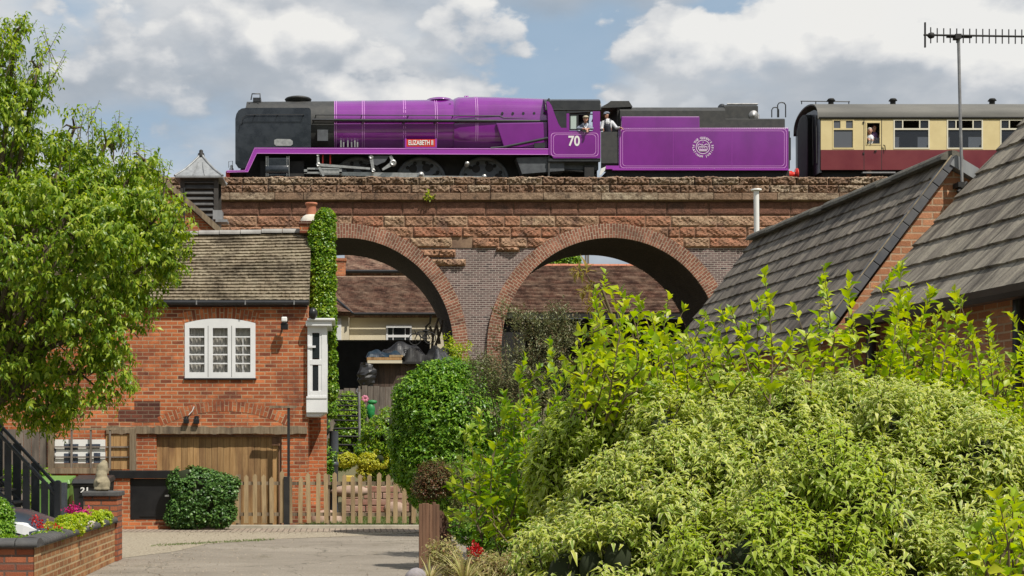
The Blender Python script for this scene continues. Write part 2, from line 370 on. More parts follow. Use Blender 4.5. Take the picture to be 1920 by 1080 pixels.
m_brick_h = brick('cottage_brick', (.34, .085, .034), (.62, .195, .07), (.46, .32, .20), c3=(.10, .035, .028), dirt=(.13, .05, .035), dirtamt=.75, ms=.010, dlo=.46, dhi=.70, dscale=1.7)
m_brick_soot = brick('sooty_brick', (.07, .026, .02), (.20, .065, .04), (.18, .12, .085), dirtamt=.6, dirt=(.05, .02, .016))
m_brick_ring = brick('arch_brick', (.23, .085, .055), (.37, .155, .10), (.48, .39, .29), bw=.235, bh=.1, ms=.013, c3=(.12, .05, .04), dirt=(.07, .045, .035), dirtamt=.7, dlo=.42)
m_brick_blue = brick('blue_brick', (.12, .082, .080), (.22, .145, .135), (.42, .37, .33), ms=.012, c3=(.05, .04, .045), dirt=(.10, .085, .075), dirtamt=.45, dscale=.8)
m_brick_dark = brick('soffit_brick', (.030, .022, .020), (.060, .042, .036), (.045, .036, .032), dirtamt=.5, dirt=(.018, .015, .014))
m_brick_b = brick('bungalow_brick', (.40, .17, .085), (.58, .27, .14), (.50, .35, .23), c3=(.30, .10, .06), dirtamt=.3, ms=.010)
m_brick_p = brick('planter_brick', (.30, .11, .045), (.48, .24, .10), (.50, .38, .22), c3=(.24, .08, .04), dirt=(.16, .10, .045), dirtamt=.6, ms=.012, dlo=.4)
m_brick_pr = brick('pillar_brick', (.30, .085, .040), (.46, .16, .075), (.14, .09, .07), c3=(.20, .06, .04), dirtamt=.35, ms=.012)
def stone(name, a, b, c, dark, vs=1.3):
    m, nt, N, L, bs = newmat(name); tc = N.new('ShaderNodeTexCoord'); O = tc.outputs['Object']; g = N.new('ShaderNodeNewGeometry')
    r = N.new('ShaderNodeValToRGB'); L.new(g.outputs['Random Per Island'], r.inputs[0]); e = r.color_ramp.elements
    e[0].color = c4(a); e[1].color = c4(c); q = e.new(.5); q.color = c4(b)
    col = mixc(N, L, rampf(N, L, noise_n(N, L, O, 3.5, 8, .7, (1, 1, 2)), .35, .65), r.outputs[0], tuple(x*.55 for x in b))
    col = mixc(N, L, rampf(N, L, noise_n(N, L, O, vs, 7, .72), .52, .66), col, dark)
    sp = noise_n(N, L, O, 26, 6, .75)
    col = mixc(N, L, .55, col, mixc(N, L, rampf(N, L, sp, .3, .7), (.12, .12, .12), (.88, .88, .86)), 'OVERLAY')
    L.new(col, bs.inputs['Base Color']); bs.inputs['Roughness'].default_value = .9; bs.inputs['Specular IOR Level'].default_value = .2
    bump_n(N, L, bs, noise_n(N, L, O, 11, 8, .7), .9, .05); return m
m_stone = stone('red_sandstone', (.40, .165, .10), (.44, .25, .16), (.52, .41, .28), (.17, .10, .075), 1.6)
m_stone_w = stone('weathered_parapet_stone', (.24, .14, .095), (.33, .22, .15), (.50, .42, .31), (.075, .052, .04), 3.2)
m_stone_d = stone('dressed_sandstone', (.20, .095, .065), (.24, .12, .085), (.30, .16, .11), (.10, .058, .045), .9)
def wood(name, a, b, dark, pw=.12, axis=0, rough=.75):
    """vertical boards: pw = board width, axis = which object axis runs across the boards"""
    m, nt, N, L, bs = newmat(name); tc = N.new('ShaderNodeTexCoord'); O = tc.outputs['Object']
    gr = noise_n(N, L, O, 7, 6, .6, (4, 4, .35)); st = noise_n(N, L, O, 1.6, 5, .6, (2.5, 2.5, .5))
    col = mixc(N, L, rampf(N, L, gr, .35, .65), a, b); col = mixc(N, L, rampf(N, L, st, .5, .72), col, dark)
    g = N.new('ShaderNodeNewGeometry'); hs = N.new('ShaderNodeHueSaturation'); L.new(col, hs.inputs['Color'])
    L.new(rampf(N, L, g.outputs['Random Per Island'], -1.6, 1.2), hs.inputs['Value']); hs.inputs['Value'].default_value = 1
    mr = N.new('ShaderNodeMapRange'); L.new(g.outputs['Random Per Island'], mr.inputs[0]); mr.inputs[3].default_value = .75; mr.inputs[4].default_value = 1.2
    L.new(mr.outputs[0], hs.inputs['Value'])
    L.new(hs.outputs[0], bs.inputs['Base Color']); bs.inputs['Roughness'].default_value = rough
    bump_n(N, L, bs, gr, .4, .006); return m
m_wood_gold = wood('golden_board', (.33, .185, .070), (.46, .28, .12), (.20, .105, .045))
m_wood_picket = wood('picket_wood', (.30, .21, .11), (.42, .31, .17), (.17, .12, .07))
m_wood_grey = wood('grey_board', (.13, .105, .085), (.22, .185, .155), (.07, .06, .05))
m_wood_old = wood('old_beam', (.16, .115, .07), (.27, .21, .14), (.075, .055, .04))
m_wood_brown = wood('brown_timber', (.15, .075, .042), (.22, .12, .07), (.08, .045, .03))
def tilemat(name, a, b, c, tw=.165, th=.1, lich=(.42, .38, .28), streak=True, ls=2.5, joint=.012):
    m, nt, N, L, bs = newmat(name); tc = N.new('ShaderNodeTexCoord'); V = tc.outputs['UV']; O = tc.outputs['Object']
    t = N.new('ShaderNodeTexBrick'); L.new(V, t.inputs['Vector']); t.inputs['Scale'].default_value = 1; t.inputs['Brick Width'].default_value = tw; t.inputs['Row Height'].default_value = th
    t.inputs['Mortar Size'].default_value = joint; t.inputs['Color1'].default_value = (0, 0, 0, 1); t.inputs['Color2'].default_value = (1, 1, 1, 1); t.inputs['Mortar'].default_value = (0, 0, 0, 1)
    r = N.new('ShaderNodeValToRGB'); L.new(t.outputs['Color'], r.inputs[0]); e = r.color_ramp.elements; e[0].color = c4(a); e[1].color = c4(c); q = e.new(.5); q.color = c4(b)
    col = mixc(N, L, t.outputs['Fac'], r.outputs[0], tuple(x*.35 for x in a))
    col = mixc(N, L, rampf(N, L, noise_n(N, L, V, ls, 7, .7, (2.2, .5, 1) if streak else None), .42, .75), col, lich)
    col = mixc(N, L, rampf(N, L, noise_n(N, L, V, 1.6, 8, .75, (2.2, .4, 1) if streak else None), .47, .62), col, tuple(x*.42 for x in a))
    sp = noise_n(N, L, O, 45, 4, .7)
    col = mixc(N, L, .4, col, mixc(N, L, rampf(N, L, sp, .3, .7), (.3, .3, .3), (.72, .72, .72)), 'OVERLAY')
    L.new(col, bs.inputs['Base Color']); bs.inputs['Roughness'].default_value = .85; bs.inputs['Specular IOR Level'].default_value = .25
    bump_n(N, L, bs, sp, .35, .01); return m
m_tile_c = tilemat('cottage_tile', (.17, .135, .09), (.20, .16, .11), (.25, .205, .145), streak=False, lich=(.31, .27, .19), ls=3, joint=.004)
m_tile_b = tilemat('concrete_tile', (.135, .115, .10), (.155, .135, .115), (.185, .16, .14), tw=.30, th=.25, lich=(.30, .265, .21), ls=3.5, joint=.013)
m_tile_h = tilemat('weathered_tile', (.18, .155, .13), (.21, .185, .155), (.26, .23, .19), tw=.30, th=.345, lich=(.40, .36, .28), ls=4, joint=.010)
m_tile_r = tilemat('brown_tile', (.13, .065, .045), (.20, .10, .07), (.28, .16, .11), streak=False, lich=(.34, .25, .18), ls=1.2)
m_ridge = M('ridge_tile', (.34, .33, .31), (.20, .19, .18), rough=.9, vs=2.2, bump=.4)
m_lead = M('lead_sheet', (.33, .345, .355), (.22, .23, .24), rough=.5, vs=2, sc=(3, 3, .6), metal=.2)
m_darkwood = M('black_louvre', (.030, .027, .024), (.055, .05, .045), rough=.7, vs=5)
m_gutter = M('black_gutter', (.012, .012, .014), (.02, .02, .022), rough=.35, vs=4)
m_cap = M('dark_coping', (.055, .055, .058), (.095, .093, .09), rough=.75, vs=6, bump=.4, bs=30)
m_anth = M('anthracite_metal', (.055, .062, .078), (.075, .085, .10), rough=.4, vs=5)
m_terra = M('terracotta', (.50, .19, .105), (.38, .14, .08), rough=.8, vs=6, bump=.2)
m_render = M('cream_render', (.70, .63, .47), (.60, .54, .40), rough=.9, vs=.7, bump=.3, bs=60)
m_skin = M('skin', (.50, .27, .19), (.44, .22, .15), rough=.55, vs=20)
m_shirt = M('white_shirt', (.66, .67, .70), (.54, .56, .61), rough=.85, vs=9, bump=.3, bs=18)
m_denim = M('blue_grey_cloth', (.16, .19, .26), (.24, .27, .34), rough=.85, vs=9, bump=.3)
m_navy = M('navy_overall', (.018, .02, .035), (.03, .033, .05), rough=.85, vs=9)
m_bark = M('bark', (.085, .06, .04), (.16, .125, .09), rough=.95, vs=9, sc=(1, 1, .3), bump=.6)
m_stem = M('green_stem', (.16, .12, .06), (.10, .07, .04), rough=.8, vs=9)
m_galv = M('galvanised', (.36, .36, .36), (.24, .24, .25), rough=.5, metal=.5, vs=8)
m_soil = M('soil', (.045, .03, .02), (.08, .055, .035), rough=.95, vs=12, bump=.8, bs=15)
m_plastic_b = M('black_plastic', (.018, .018, .02), (.03, .03, .032), rough=.45, vs=5)
m_green_lid = M('green_plastic', (.12, .26, .05), (.15, .30, .07), rough=.45, vs=4)
m_stoneorn = M('ornament_stone', (.38, .33, .22), (.20, .17, .11), rough=.9, vs=7, bump=.6, bs=18)
m_ground = M('ground_earth', (.10, .10, .045), (.15, .13, .07), rough=.95, vs=.8, bump=.5, bs=6)
def asphalt():
    m, nt, N, L, b = newmat('worn_asphalt'); O = N.new('ShaderNodeTexCoord').outputs['Object']
    col = mixc(N, L, rampf(N, L, noise_n(N, L, O, .55, 7, .7, (.7, 1.3, 1)), .36, .66), (.25, .215, .17), (.41, .36, .295))
    col = mixc(N, L, rampf(N, L, noise_n(N, L, O, 55, 4, .8), .40, .64), col, (.19, .165, .135))
    col = mixc(N, L, rampf(N, L, noise_n(N, L, O, 1.0, 8, .8, (1, .6, 1)), .57, .68), col, (.15, .13, .085))
    v = N.new('ShaderNodeTexVoronoi'); v.feature = 'DISTANCE_TO_EDGE'; v.inputs['Scale'].default_value = .55
    wn = N.new('ShaderNodeTexNoise'); wn.inputs['Scale'].default_value = 2.2; wn.inputs['Detail'].default_value = 8; L.new(O, wn.inputs['Vector'])
    wv = N.new('ShaderNodeVectorMath'); wv.operation = 'MULTIPLY_ADD'; L.new(wn.outputs['Color'], wv.inputs[0]); wv.inputs[1].default_value = (1.1, 1.1, 0); L.new(O, wv.inputs[2]); L.new(wv.outputs[0], v.inputs['Vector'])
    col = mixc(N, L, rampf(N, L, v.outputs['Distance'], .0, .012), (.12, .105, .08), col)
    L.new(col, b.inputs['Base Color']); b.inputs['Roughness'].default_value = .9; bump_n(N, L, b, noise_n(N, L, O, 45, 5, .8), .8, .02); return m
m_asphalt = asphalt()
m_gravel = M('pale_gravel', (.40, .35, .26), (.24, .20, .15), rough=.95, vs=26, bump=.9, bs=40, lo=.4, hi=.6, det=6)
m_paver = brick('clay_paver', (.30, .24, .19), (.42, .35, .28), (.12, .10, .08), bw=.105, bh=.21, ms=.010, off=0, dirtamt=.25)
m_kerb = M('pale_kerb', (.48, .44, .36), (.34, .31, .25), rough=.9, vs=5)
# leaves
l_tree = leafmat('cherry_leaf', [(.08, .165, .015), (.18, .29, .02), (.28, .385, .035), (.42, .48, .06)], trans=.40, rough=.38)
l_bush = leafmat('privet_leaf', [(.055, .15, .012), (.12, .26, .02), (.19, .35, .03), (.28, .43, .04)], trans=.28, rough=.35)
l_gold = leafmat('golden_leaf', [(.17, .30, .015), (.32, .44, .02), (.44, .52, .03), (.54, .57, .05)], trans=.42, rough=.42)
l_var = leafmat('variegated_leaf', [(.17, .26, .04), (.29, .38, .055), (.42, .48, .08), (.50, .52, .10)], trans=.34, edge=(.72, .71, .36), edgew=.46, rough=.45)
l_var2 = leafmat('fresh_leaf', [(.24, .35, .03), (.36, .46, .05), (.46, .52, .08)], trans=.4, edge=(.60, .61, .26), edgew=.55, rough=.45)
l_olive = leafmat('olive_leaf', [(.08, .095, .04), (.14, .16, .06), (.21, .22, .10), (.18, .11, .06)], trans=.2)
l_ivy = leafmat('ivy_leaf', [(.03, .085, .018), (.07, .16, .03), (.13, .24, .05)], trans=.15, rough=.4)
l_ivy_g = leafmat('bright_creeper_leaf', [(.07, .18, .015), (.17, .30, .02), (.32, .43, .03)], trans=.3, rough=.35)
l_red = leafmat('bronze_leaf', [(.12, .045, .025), (.18, .08, .03), (.12, .12, .04), (.10, .13, .04)], trans=.2)
l_brown = leafmat('young_bronze_leaf', [(.26, .20, .04), (.34, .22, .06), (.30, .30, .05)], trans=.35)
l_straw = leafmat('straw_leaf', [(.42, .36, .16), (.52, .44, .22), (.30, .32, .09)], trans=.3)
l_yel = leafmat('yellow_flower', [(.55, .50, .04), (.40, .45, .05), (.60, .55, .08)], trans=.35)
l_pink = leafmat('magenta_petal', [(.55, .02, .18), (.65, .04, .28), (.45, .01, .10)], trans=.3)
l_wht = leafmat('white_petal', [(.75, .72, .66), (.65, .55, .50)], trans=.3)
l_dred = leafmat('red_petal', [(.45, .01, .015), (.55, .03, .03)], trans=.3)
l_grass = leafmat('grass_blade', [(.08, .14, .03), (.14, .20, .05), (.22, .24, .10)], trans=.3)
# ---------------------------------------------------------------- ground and road
def gh(x, y):
    t = min(1, max(0, (y-31)/14)); return 2.8*t*t*(3-2*t)
def sheet(name, xs, ys, fz, mat, kind='structure'):
    m = MB(); nx = len(xs)
    m.add([(x, y, fz(x, y)) for y in ys for x in xs], [(j*nx+i, j*nx+i+1, (j+1)*nx+i+1, (j+1)*nx+i) for j in range(len(ys)-1) for i in range(nx-1)], smooth=True)
    return tag(m.build(name, mat), kind=kind)
xs = [-3000, -600, -150, -60, -30]+[x*1.0 for x in range(-20, 31)]+[45, 80, 200, 700, 3000]
ys = [-400, -50, 0]+[y*1.0 for y in range(4, 60)]+[70, 100, 200, 600, 1500, 5000]
sheet('ground', xs, ys, gh, m_ground)
def hill(x, y): t = max(0, min(1, (-100-y)/90)); return -.3+t*t*(3-2*t)*(64+5*math.sin(x*.021+1)+3*math.sin(x*.053)+1.6*math.sin(x*.13+2)+rh_.normal()*.8)
rh_ = np.random.default_rng(2)
sheet('wooded_hill', [-900+12*i for i in range(151)], [-300, -230, -190, -175, -160, -145, -130, -115, -100], hill, M('hill_wood', (.045, .075, .022), (.02, .04, .014), rough=.95, vs=.12, det=8))
tag(MB().add([(-12, -20, .004), (8, -20, .004), (8, 26.0, .004), (-12, 26.0, .004)], [(0, 1, 2, 3)]).build('road', m_asphalt), kind='structure')
# gravel verge between road and paving (left), clay paving strip in front of the fence, kerb
gv = MB(); gp = [(-9, 20.2), (-3.1, 20.0), (-2.5, 21.4), (-2.2, 23.0), (-1.2, 24.3), (.3, 25.3), (1.45, 26.4), (-9, 26.4)]
gv.add([(x, y, .008) for x, y in gp], [tuple(range(len(gp)))]).build('gravel_verge', m_gravel, kind='structure')
MB().add([(-9, 26.35, .012), (1.5, 26.35, .012), (1.5, 27.5, .012), (-9, 27.5, .012)], [(0, 1, 2, 3)]).build('brick_paving', m_paver, kind='structure')
MB().box(-2.9, 1.45, 27.5, 27.62, -.1, .075).build('kerb', m_kerb, bevel=.01, kind='structure')
rgv = np.random.default_rng(12); m = MB()
for _ in range(2400):
    if rgv.random() < .5: x, y = rgv.uniform(-3, 1.4), 26.3+rgv.normal()*.35
    elif rgv.random() < .6: x, y = -2.2+rgv.normal()*.5+.0, rgv.uniform(15.5, 26)
    else: x, y = rgv.uniform(-3, 1.3), rgv.uniform(15, 26)
    r = rgv.uniform(.004, .014); a = rgv.random()*6; c, s_ = math.cos(a)*r, math.sin(a)*r; z = .010
    m.add([(x+c, y+s_, z), (x-s_, y+c, z), (x-c, y-s_*1.2, z), (x+s_*.3, y-c*.2, z+r)], [(0, 1, 3), (1, 2, 3), (2, 0, 3)])
tag(m.build('loose_gravel', M('loose_stone', (.42, .36, .28), (.24, .20, .155), rough=.95, vs=9)), kind='stuff')
# ---------------------------------------------------------------- viaduct
YV = 52.0; WV = 4.6; SV = F/YV
RI = 205/SV; RO = 232/SV; ZC = Z(651, YV)
CX = [X(645+500*k, YV) for k in range(-3, 7)]
XL, XR = X(-1150, YV), X(3400, YV)
ZB0 = Z(464, YV); ZP0 = Z(376, YV); ZP1 = Z(362, YV); ZTOP = Z(331.5, YV); ZD0 = Z(404, YV)
via = thing('viaduct', 'red sandstone and brick railway viaduct with round brick arches, carrying the purple train', 'viaduct', (X(895, YV), YV+WV/2, 2.8))
# brick spandrels and piers
def arch_under(x):
    for c in CX:
        if abs(x-c) < RI: return ZC+math.sqrt(max(0, RI*RI-(x-c)**2))
    return None
def wall_face(y, zt, sign, name, mat, zbot=1.5, inset=0.0):
    m = MB(); xs_ = set([XL, XR])
    for c in CX:
        for k in range(0, 49): xs_.add(c-(RI+inset)*math.cos(math.pi*k/48))
    xs_ = sorted(xs_)
    for a, b in zip(xs_[:-1], xs_[1:]):
        mid = (a+b)/2; c = min(CX, key=lambda q: abs(q-mid))
        if abs(mid-c) < RI+inset:
            za, zb = (ZC+math.sqrt(max(0, (RI+inset)**2-(q-c)**2)) for q in (a, b))
        else: za = zb = zbot
        vs = [(a, y, za), (b, y, zb), (b, y, zt), (a, y, zt)]
        m.add(vs, [(0, 1, 2, 3) if sign > 0 else (3, 2, 1, 0)])
    return m.build(name, mat, via)
wall_face(YV+.06, ZTOP-.3, 1, 'brick_wall', m_brick_blue, inset=.02)
wall_face(YV+WV-.06, ZTOP-.3, -1, 'brick_wall', m_brick_blue, inset=.02)
# soffits (barrels) incl. jambs
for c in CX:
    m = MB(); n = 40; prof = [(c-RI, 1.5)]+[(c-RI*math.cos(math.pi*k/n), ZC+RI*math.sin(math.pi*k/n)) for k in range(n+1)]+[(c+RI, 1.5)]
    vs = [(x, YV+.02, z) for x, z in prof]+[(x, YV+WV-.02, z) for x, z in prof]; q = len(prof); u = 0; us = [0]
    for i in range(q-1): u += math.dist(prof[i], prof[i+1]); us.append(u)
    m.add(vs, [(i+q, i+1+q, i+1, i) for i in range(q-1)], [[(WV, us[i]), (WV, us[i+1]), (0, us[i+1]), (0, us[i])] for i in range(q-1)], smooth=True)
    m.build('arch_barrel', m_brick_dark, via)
    # ring of brick voussoirs, front and back, standing a little proud
    for y0, y1 in ((YV-.05, YV+.10), (YV+WV-.10, YV+WV+.05)):
        m = MB(); n = 64; N2 = []
        for k in range(n+1):
            t = math.pi*k/n; N2.append((-math.cos(t), math.sin(t), t*4.1))
        for k in range(n):
            a, b = N2[k], N2[k+1]
            for r0, r1, q0, q1 in ((RI, RO, 0, .5),):
                p = [(c+a[0]*r0, y0, ZC+a[1]*r0), (c+b[0]*r0, y0, ZC+b[1]*r0), (c+b[0]*r1, y0, ZC+b[1]*r1), (c+a[0]*r1, y0, ZC+a[1]*r1)]
                p2 = [(x, y1, z) for x, _, z in p]
                uv = [(a[2], q0), (b[2], q0), (b[2], q1), (a[2], q1)]; uvn = [(v, u) for u, v in uv]
                m.add(p+p2, [(0, 1, 2, 3), (7, 6, 5, 4), (3, 2, 6, 7), (4, 5, 1, 0)], [uvn, uvn[::-1], [(0, a[2]), (0, b[2]), (.15, b[2]), (.15, a[2])], [(0, a[2]), (0, b[2]), (.15, b[2]), (.15, a[2])]])
        for s in (-1, 1):      # ring running on down the jamb
            xa, xb = sorted((c+s*RI, c+s*RO)); m.box(xa, xb, y0, y1, 1.5, ZC)
        m.build('arch_ring', m_brick_ring, via)
# individual rock-faced stones, one mesh per run
rs = np.random.default_rng(5)
def inside_arch(x, z, pad=0):
    for c in CX:
        if (x-c)**2+(z-ZC)**2 < (RO-.03+pad)**2 and z > ZC: return True
        if abs(x-c) < RO-.03 and z <= ZC: return True
    return False
def rock(m, x0, x1, z0, z1, y, depth=.075, rough=.8, clip=True, flat=False):
    g = .012; x0 += g; x1 -= g; z0 += g; z1 -= g
    nx = max(3, int((x1-x0)/.045)); nz = max(3, int((z1-z0)/.045)); ph = rs.random(6)*6.3
    vs = []; tilt = rs.normal()*.25
    for j in range(nz+1):
        for i in range(nx+1):
            u, v = i/nx, j/nz; x = x0+(x1-x0)*u; z = z0+(z1-z0)*v
            e = min(u*(x1-x0), (1-u)*(x1-x0), v*(z1-z0), (1-v)*(z1-z0)); k = min(1, e/.055); k = k*(2-k)
            d = depth*(.55+.18*math.sin(x*9+ph[0])+.16*math.sin(z*17+x*5+ph[1])+.12*math.sin(x*23+ph[2]-z*9)+.10*math.sin(z*37+x*31+ph[3])+tilt*(v-.5)+rs.normal()*.13*rough)
            if flat: d = depth*(.8+.06*rs.normal())
            jx = rs.normal()*.006*rough if 0 < i < nx else 0; jz = rs.normal()*.006*rough if 0 < j < nz else 0
            vs.append((x+jx, y-max(0, d)*k, z+jz))
    fs = []
    for j in range(nz):
        for i in range(nx):
            cx_ = x0+(x1-x0)*(i+.5)/nx; cz_ = z0+(z1-z0)*(j+.5)/nz
            if clip and inside_arch(cx_, cz_): continue
            fs.append((j*(nx+1)+i, j*(nx+1)+i+1, (j+1)*(nx+1)+i+1, (j+1)*(nx+1)+i))
    if fs: m.add(vs, fs, smooth=False)
VX0, VX1 = X(300, YV), X(2150, YV)
def run(m, z0, z1, lo, hi, y, x0=None, x1=None, gapf=None, **kw):
    x = VX0 if x0 is None else x0; e = VX1 if x1 is None else x1
    while x < e-.02:
        L_ = rs.uniform(lo, hi); L_ = min(L_, e-x)
        if e-x-L_ < .15: L_ = e-x
        if not (gapf and gapf(x+L_/2)): rock(m, x, x+L_, z0, z1, y, **kw)
        x += L_
zz = lambda p: Z(p, YV)
m = MB(); run(m, zz(425), zz(404), .5, 1.7, YV+.03); run(m, zz(445), zz(425), .4, 1.9, YV+.03, depth=.09); run(m, zz(464.5), zz(445), .5, 1.6, YV+.03, depth=.10, gapf=lambda x: X(818, YV) < x < X(872, YV))
for a, b, c_, d in ((792, 855, 467, 482), (806, 874, 485, 499), (770, 800, 467, 481), (930, 975, 462, 472)): rock(m, X(a, YV), X(b, YV), zz(d), zz(c_), YV+.03, depth=.16)
m.build('rock_faced_stonework', m_stone, via)
# backing behind the stones, mortar colour
m_mort = M('stone_joint', (.30, .20, .13), (.16, .10, .07), rough=.95, vs=3)
def backing():
    m = MB(); zt = ZP0+.02; zb = zz(464.5); x = VX0-40; step = .1
    xs_ = [VX0-30]+list(np.arange(VX0, VX1, step))+[XR]
    for a, b in zip(xs_[:-1], xs_[1:]):
        za, zb_ = zb, zb
        for c in CX:
            if abs(a-c) < RO: za = max(za, ZC+math.sqrt(RO*RO-(a-c)**2)-.02)
            if abs(b-c) < RO: zb_ = max(zb_, ZC+math.sqrt(RO*RO-(b-c)**2)-.02)
        vs = [(a, YV+.035, za), (b, YV+.035, zb_), (b, YV+.035, zt), (a, YV+.035, zt)]; m.add(vs, [(0, 1, 2, 3)])
    return m.build('stone_joint', m_mort, via)
backing()
m = MB(); run(m, zz(403.5), zz(378), .9, 1.9, YV+.01, depth=.03, rough=.3, flat=True, clip=False); m.build('dressed_course', m_stone_d, via)
# string course and parapet
m = MB(); x = VX0
while x < VX1:
    L_ = rs.uniform(.8, 2.2); dz = rs.normal()*.006
    m.prism([(x+.008, ZP0), (x+L_-.008, ZP0), (x+L_-.008, ZP1-.02+dz), (x+.008, ZP1-.02+dz)], YV-.17+rs.normal()*.008, YV+.12); x += L_
m.build('string_course', m_stone_w, via, bevel=.015)
m = MB(); run(m, ZP1-.02, zz(346.5), .55, 1.5, YV+.0, depth=.11, rough=1.6, clip=False); run(m, zz(346.5), ZTOP, .5, 1.6, YV+.02, depth=.10, rough=1.8, clip=False)
m.build('parapet_stonework', m_stone_w, via)
m = MB(); nxx = 700; top = []
for i in range(nxx+1):
    x = VX0+(VX1-VX0)*i/nxx; top.append((x, ZTOP+.018*math.sin(x*2.1)+.015*math.sin(x*7.3+1)+rs.normal()*.010))
for (xa, za), (xb, zb) in zip(top[:-1], top[1:]):
    m.add([(xa, YV-.02, za-.05), (xb, YV-.02, zb-.05), (xb, YV+.06, zb), (xa, YV+.06, za), (xb, YV+.42, zb), (xa, YV+.42, za), (xb, YV+.42, ZP1-1), (xa, YV+.42, ZP1-1)], [(0, 1, 2, 3), (3, 2, 4, 5), (5, 4, 6, 7)])
m.box(XL, XR, YV+WV-.42, YV+WV, ZP1-.5, ZTOP); m.box(XL, VX0, YV, YV+.42, ZP1-.5, ZTOP); m.box(VX1, XR, YV, YV+.42, ZP1-.5, ZTOP)
m.build('parapet_top', m_stone_w, via)
ZR = 10.33; YC = YV+WV/2
MB().box(XL, XR, YV+.4, YV+WV-.4, 9.3, ZR-.35).build('deck', m_gravel, via)
trk = thing('railway_track', 'steel rails on sleepers behind the viaduct parapet under the train', 'track', (0, YC, ZR))
m = MB()
for s in (-.755, .755): m.box(XL, XR, YC+s-.035, YC+s+.035, ZR-.15, ZR)
m.build('rail', m_galv, trk)
m = MB(); x = XL
while x < XR: m.box(x, x+.25, YC-1.3, YC+1.3, ZR-.33, ZR-.15); x += .7
m.build('sleeper', m_wood_grey, trk)
# little plants growing from the masonry
for i, (px, py, s) in enumerate(((803, 368, .16), (590, 407, .10), (612, 411, .07))):
    rg = np.random.default_rng(90+i); p = P(px, py, YV-.15)
    Pn = np.array(p)[None]+rg.normal(size=(60, 3))*s*.5*np.array([1, .5, .8]); D = unit(Pn-np.array(p)+np.array([0, -.1, .1])*s*3)
    if i: continue
    leaf_mesh('wall_plant', l_gold, Pn, D, unit(np.tile([0, -.4, 1.], (60, 1))), np.full(60, .09), np.full(60, .06), label='small yellow-green weed growing out of the parapet string course', cat='plant')
# ---------------------------------------------------------------- locomotive
YS = YC-1.33                                    # nearest side of cab and running plate
def sect(x, hw, zt, zb, n, N=36):
    cz = (zt+zb)/2; hz = (zt-zb)/2; out = []
    for k in range(N):
        t = 2*math.pi*k/N; c, s = math.cos(t), math.sin(t)
        out.append((x, YC+hw*math.copysign(abs(c)**(2/n), c), cz+hz*math.copysign(abs(s)**(2/n), s)))
    return out
def lxz(px, py, Y=None): Y = Y or YC-.95; return X(px, Y), Z(py, Y)
loco = thing('steam_locomotive', 'glossy purple steam locomotive with black smoke deflectors, cab number 70 and a red nameplate', 'locomotive', (X(780, YS), YC, ZR))
ZTb = Z(190.5, YC)
def bx(px): return X(px, YC-.6)
def sm(a, b, zt0, zt1, hw0, hw1, n0, n1, zb, mat, name, k=3):
    m = MB(); secs = []
    for i in range(k+1):
        t = i/k; secs.append(sect(bx(a+(b-a)*t), hw0+(hw1-hw0)*t, zt0+(zt1-zt0)*t, zb, n0+(n1-n0)*t))
    m.loft(secs); return m.build(name, mat, loco)
zt = lambda py: Z(py, YC)
sm(462, 627, zt(192.5), zt(191.5), .99, .99, 2.2, 2.2, 12.25, m_soot, 'smokebox')
sm(627, 853, zt(190.5), zt(188), 1.0, 1.02, 2.1, 2.1, 12.25, m_purple, 'boiler')
fb = MB(); secs = []
for px, py, hw, n in ((850, 190, 1.04, 2.2), (853, 187, 1.05, 2.3), (860, 184.8, 1.07, 2.5), (900, 184.6, 1.10, 2.6), (930, 185.5, 1.12, 2.7), (1026, 189.5, 1.16, 2.8)): secs.append(sect(bx(px), hw, zt(py), 12.2, n))
fb.loft(secs); fbo = fb.build('firebox', m_purple, loco)
# flat wide firebox casing panel low on the side
m = MB(); pts = [(930, 231), (1027, 229), (1027, 277), (945, 277)]
yy = YC-1.20
m.pprism(pts, yy, yy+.25); fp = m.build('firebox_side_panel', m_purple, loco, bevel=.03)
# boiler bands with lining
for px in (629, 681, 758, 817, 892):
    m = MB(); hw = 1.005 if px < 800 else 1.03; ztp = zt(190.5-(px-627)*.011)+.006 if px < 850 else zt(184.4)+.004
    if px > 850: hw = 1.103
    for a in (-.035, .035):
        o_ = sect(bx(px)+a-.008, hw+.005, ztp, 12.24, 2.1 if px < 850 else 2.6, 48); o2 = sect(bx(px)+a+.008, hw+.005, ztp, 12.24, 2.1 if px < 850 else 2.6, 48)
        m.loft([o_, o2], caps=False)
    m.build('boiler_band', m_lining, loco)
# smokebox front ring, door, buffer beam
m = MB(); m.lathe((bx(462)-.10, YC, 13.33), [(.0, 0), (.55, .0), (.85, .06), (.92, .1)], 32, 'x'); m.build('smokebox_door', m_black, loco)
m = MB(); cx_, cz_ = bx(558), Z(191.5, YC)
m.lathe((cx_, YC, cz_-.03), [(.38, 0), (.40, .05), (.47, .07), (.50, .12), (.46, .16), (.36, .19), (.30, .20), (.30, .16)], 32); m.build('chimney', m_soot, loco)
m = MB(); m.ball((bx(826), YC, Z(189, YC)), .5, 24, (1, .8, .22)); m.lathe((bx(826), YC, Z(189, YC)-.06), [(.55, 0), (.50, .05), (.42, .07)], 24); m.build('dome', m_purple, loco)
m = MB(); m.tube([(bx(838), YC-.62, Z(203, YC-.6)), (bx(848), YC-.62, Z(203, YC-.6))], .07); m.box(bx(841), bx(845), YC-.75, YC-.5, Z(206, YC-.6), Z(196, YC-.6)); m.build('clack_valve', m_under, loco)
m = MB()
for px in (875, 879): m.lathe((bx(px), YC, Z(184.5, YC)-.01), [(.10, 0), (.10, .03), (.04, .05), (.04, .10)], 10)
m.build('safety_valve', m_purple_d, loco)
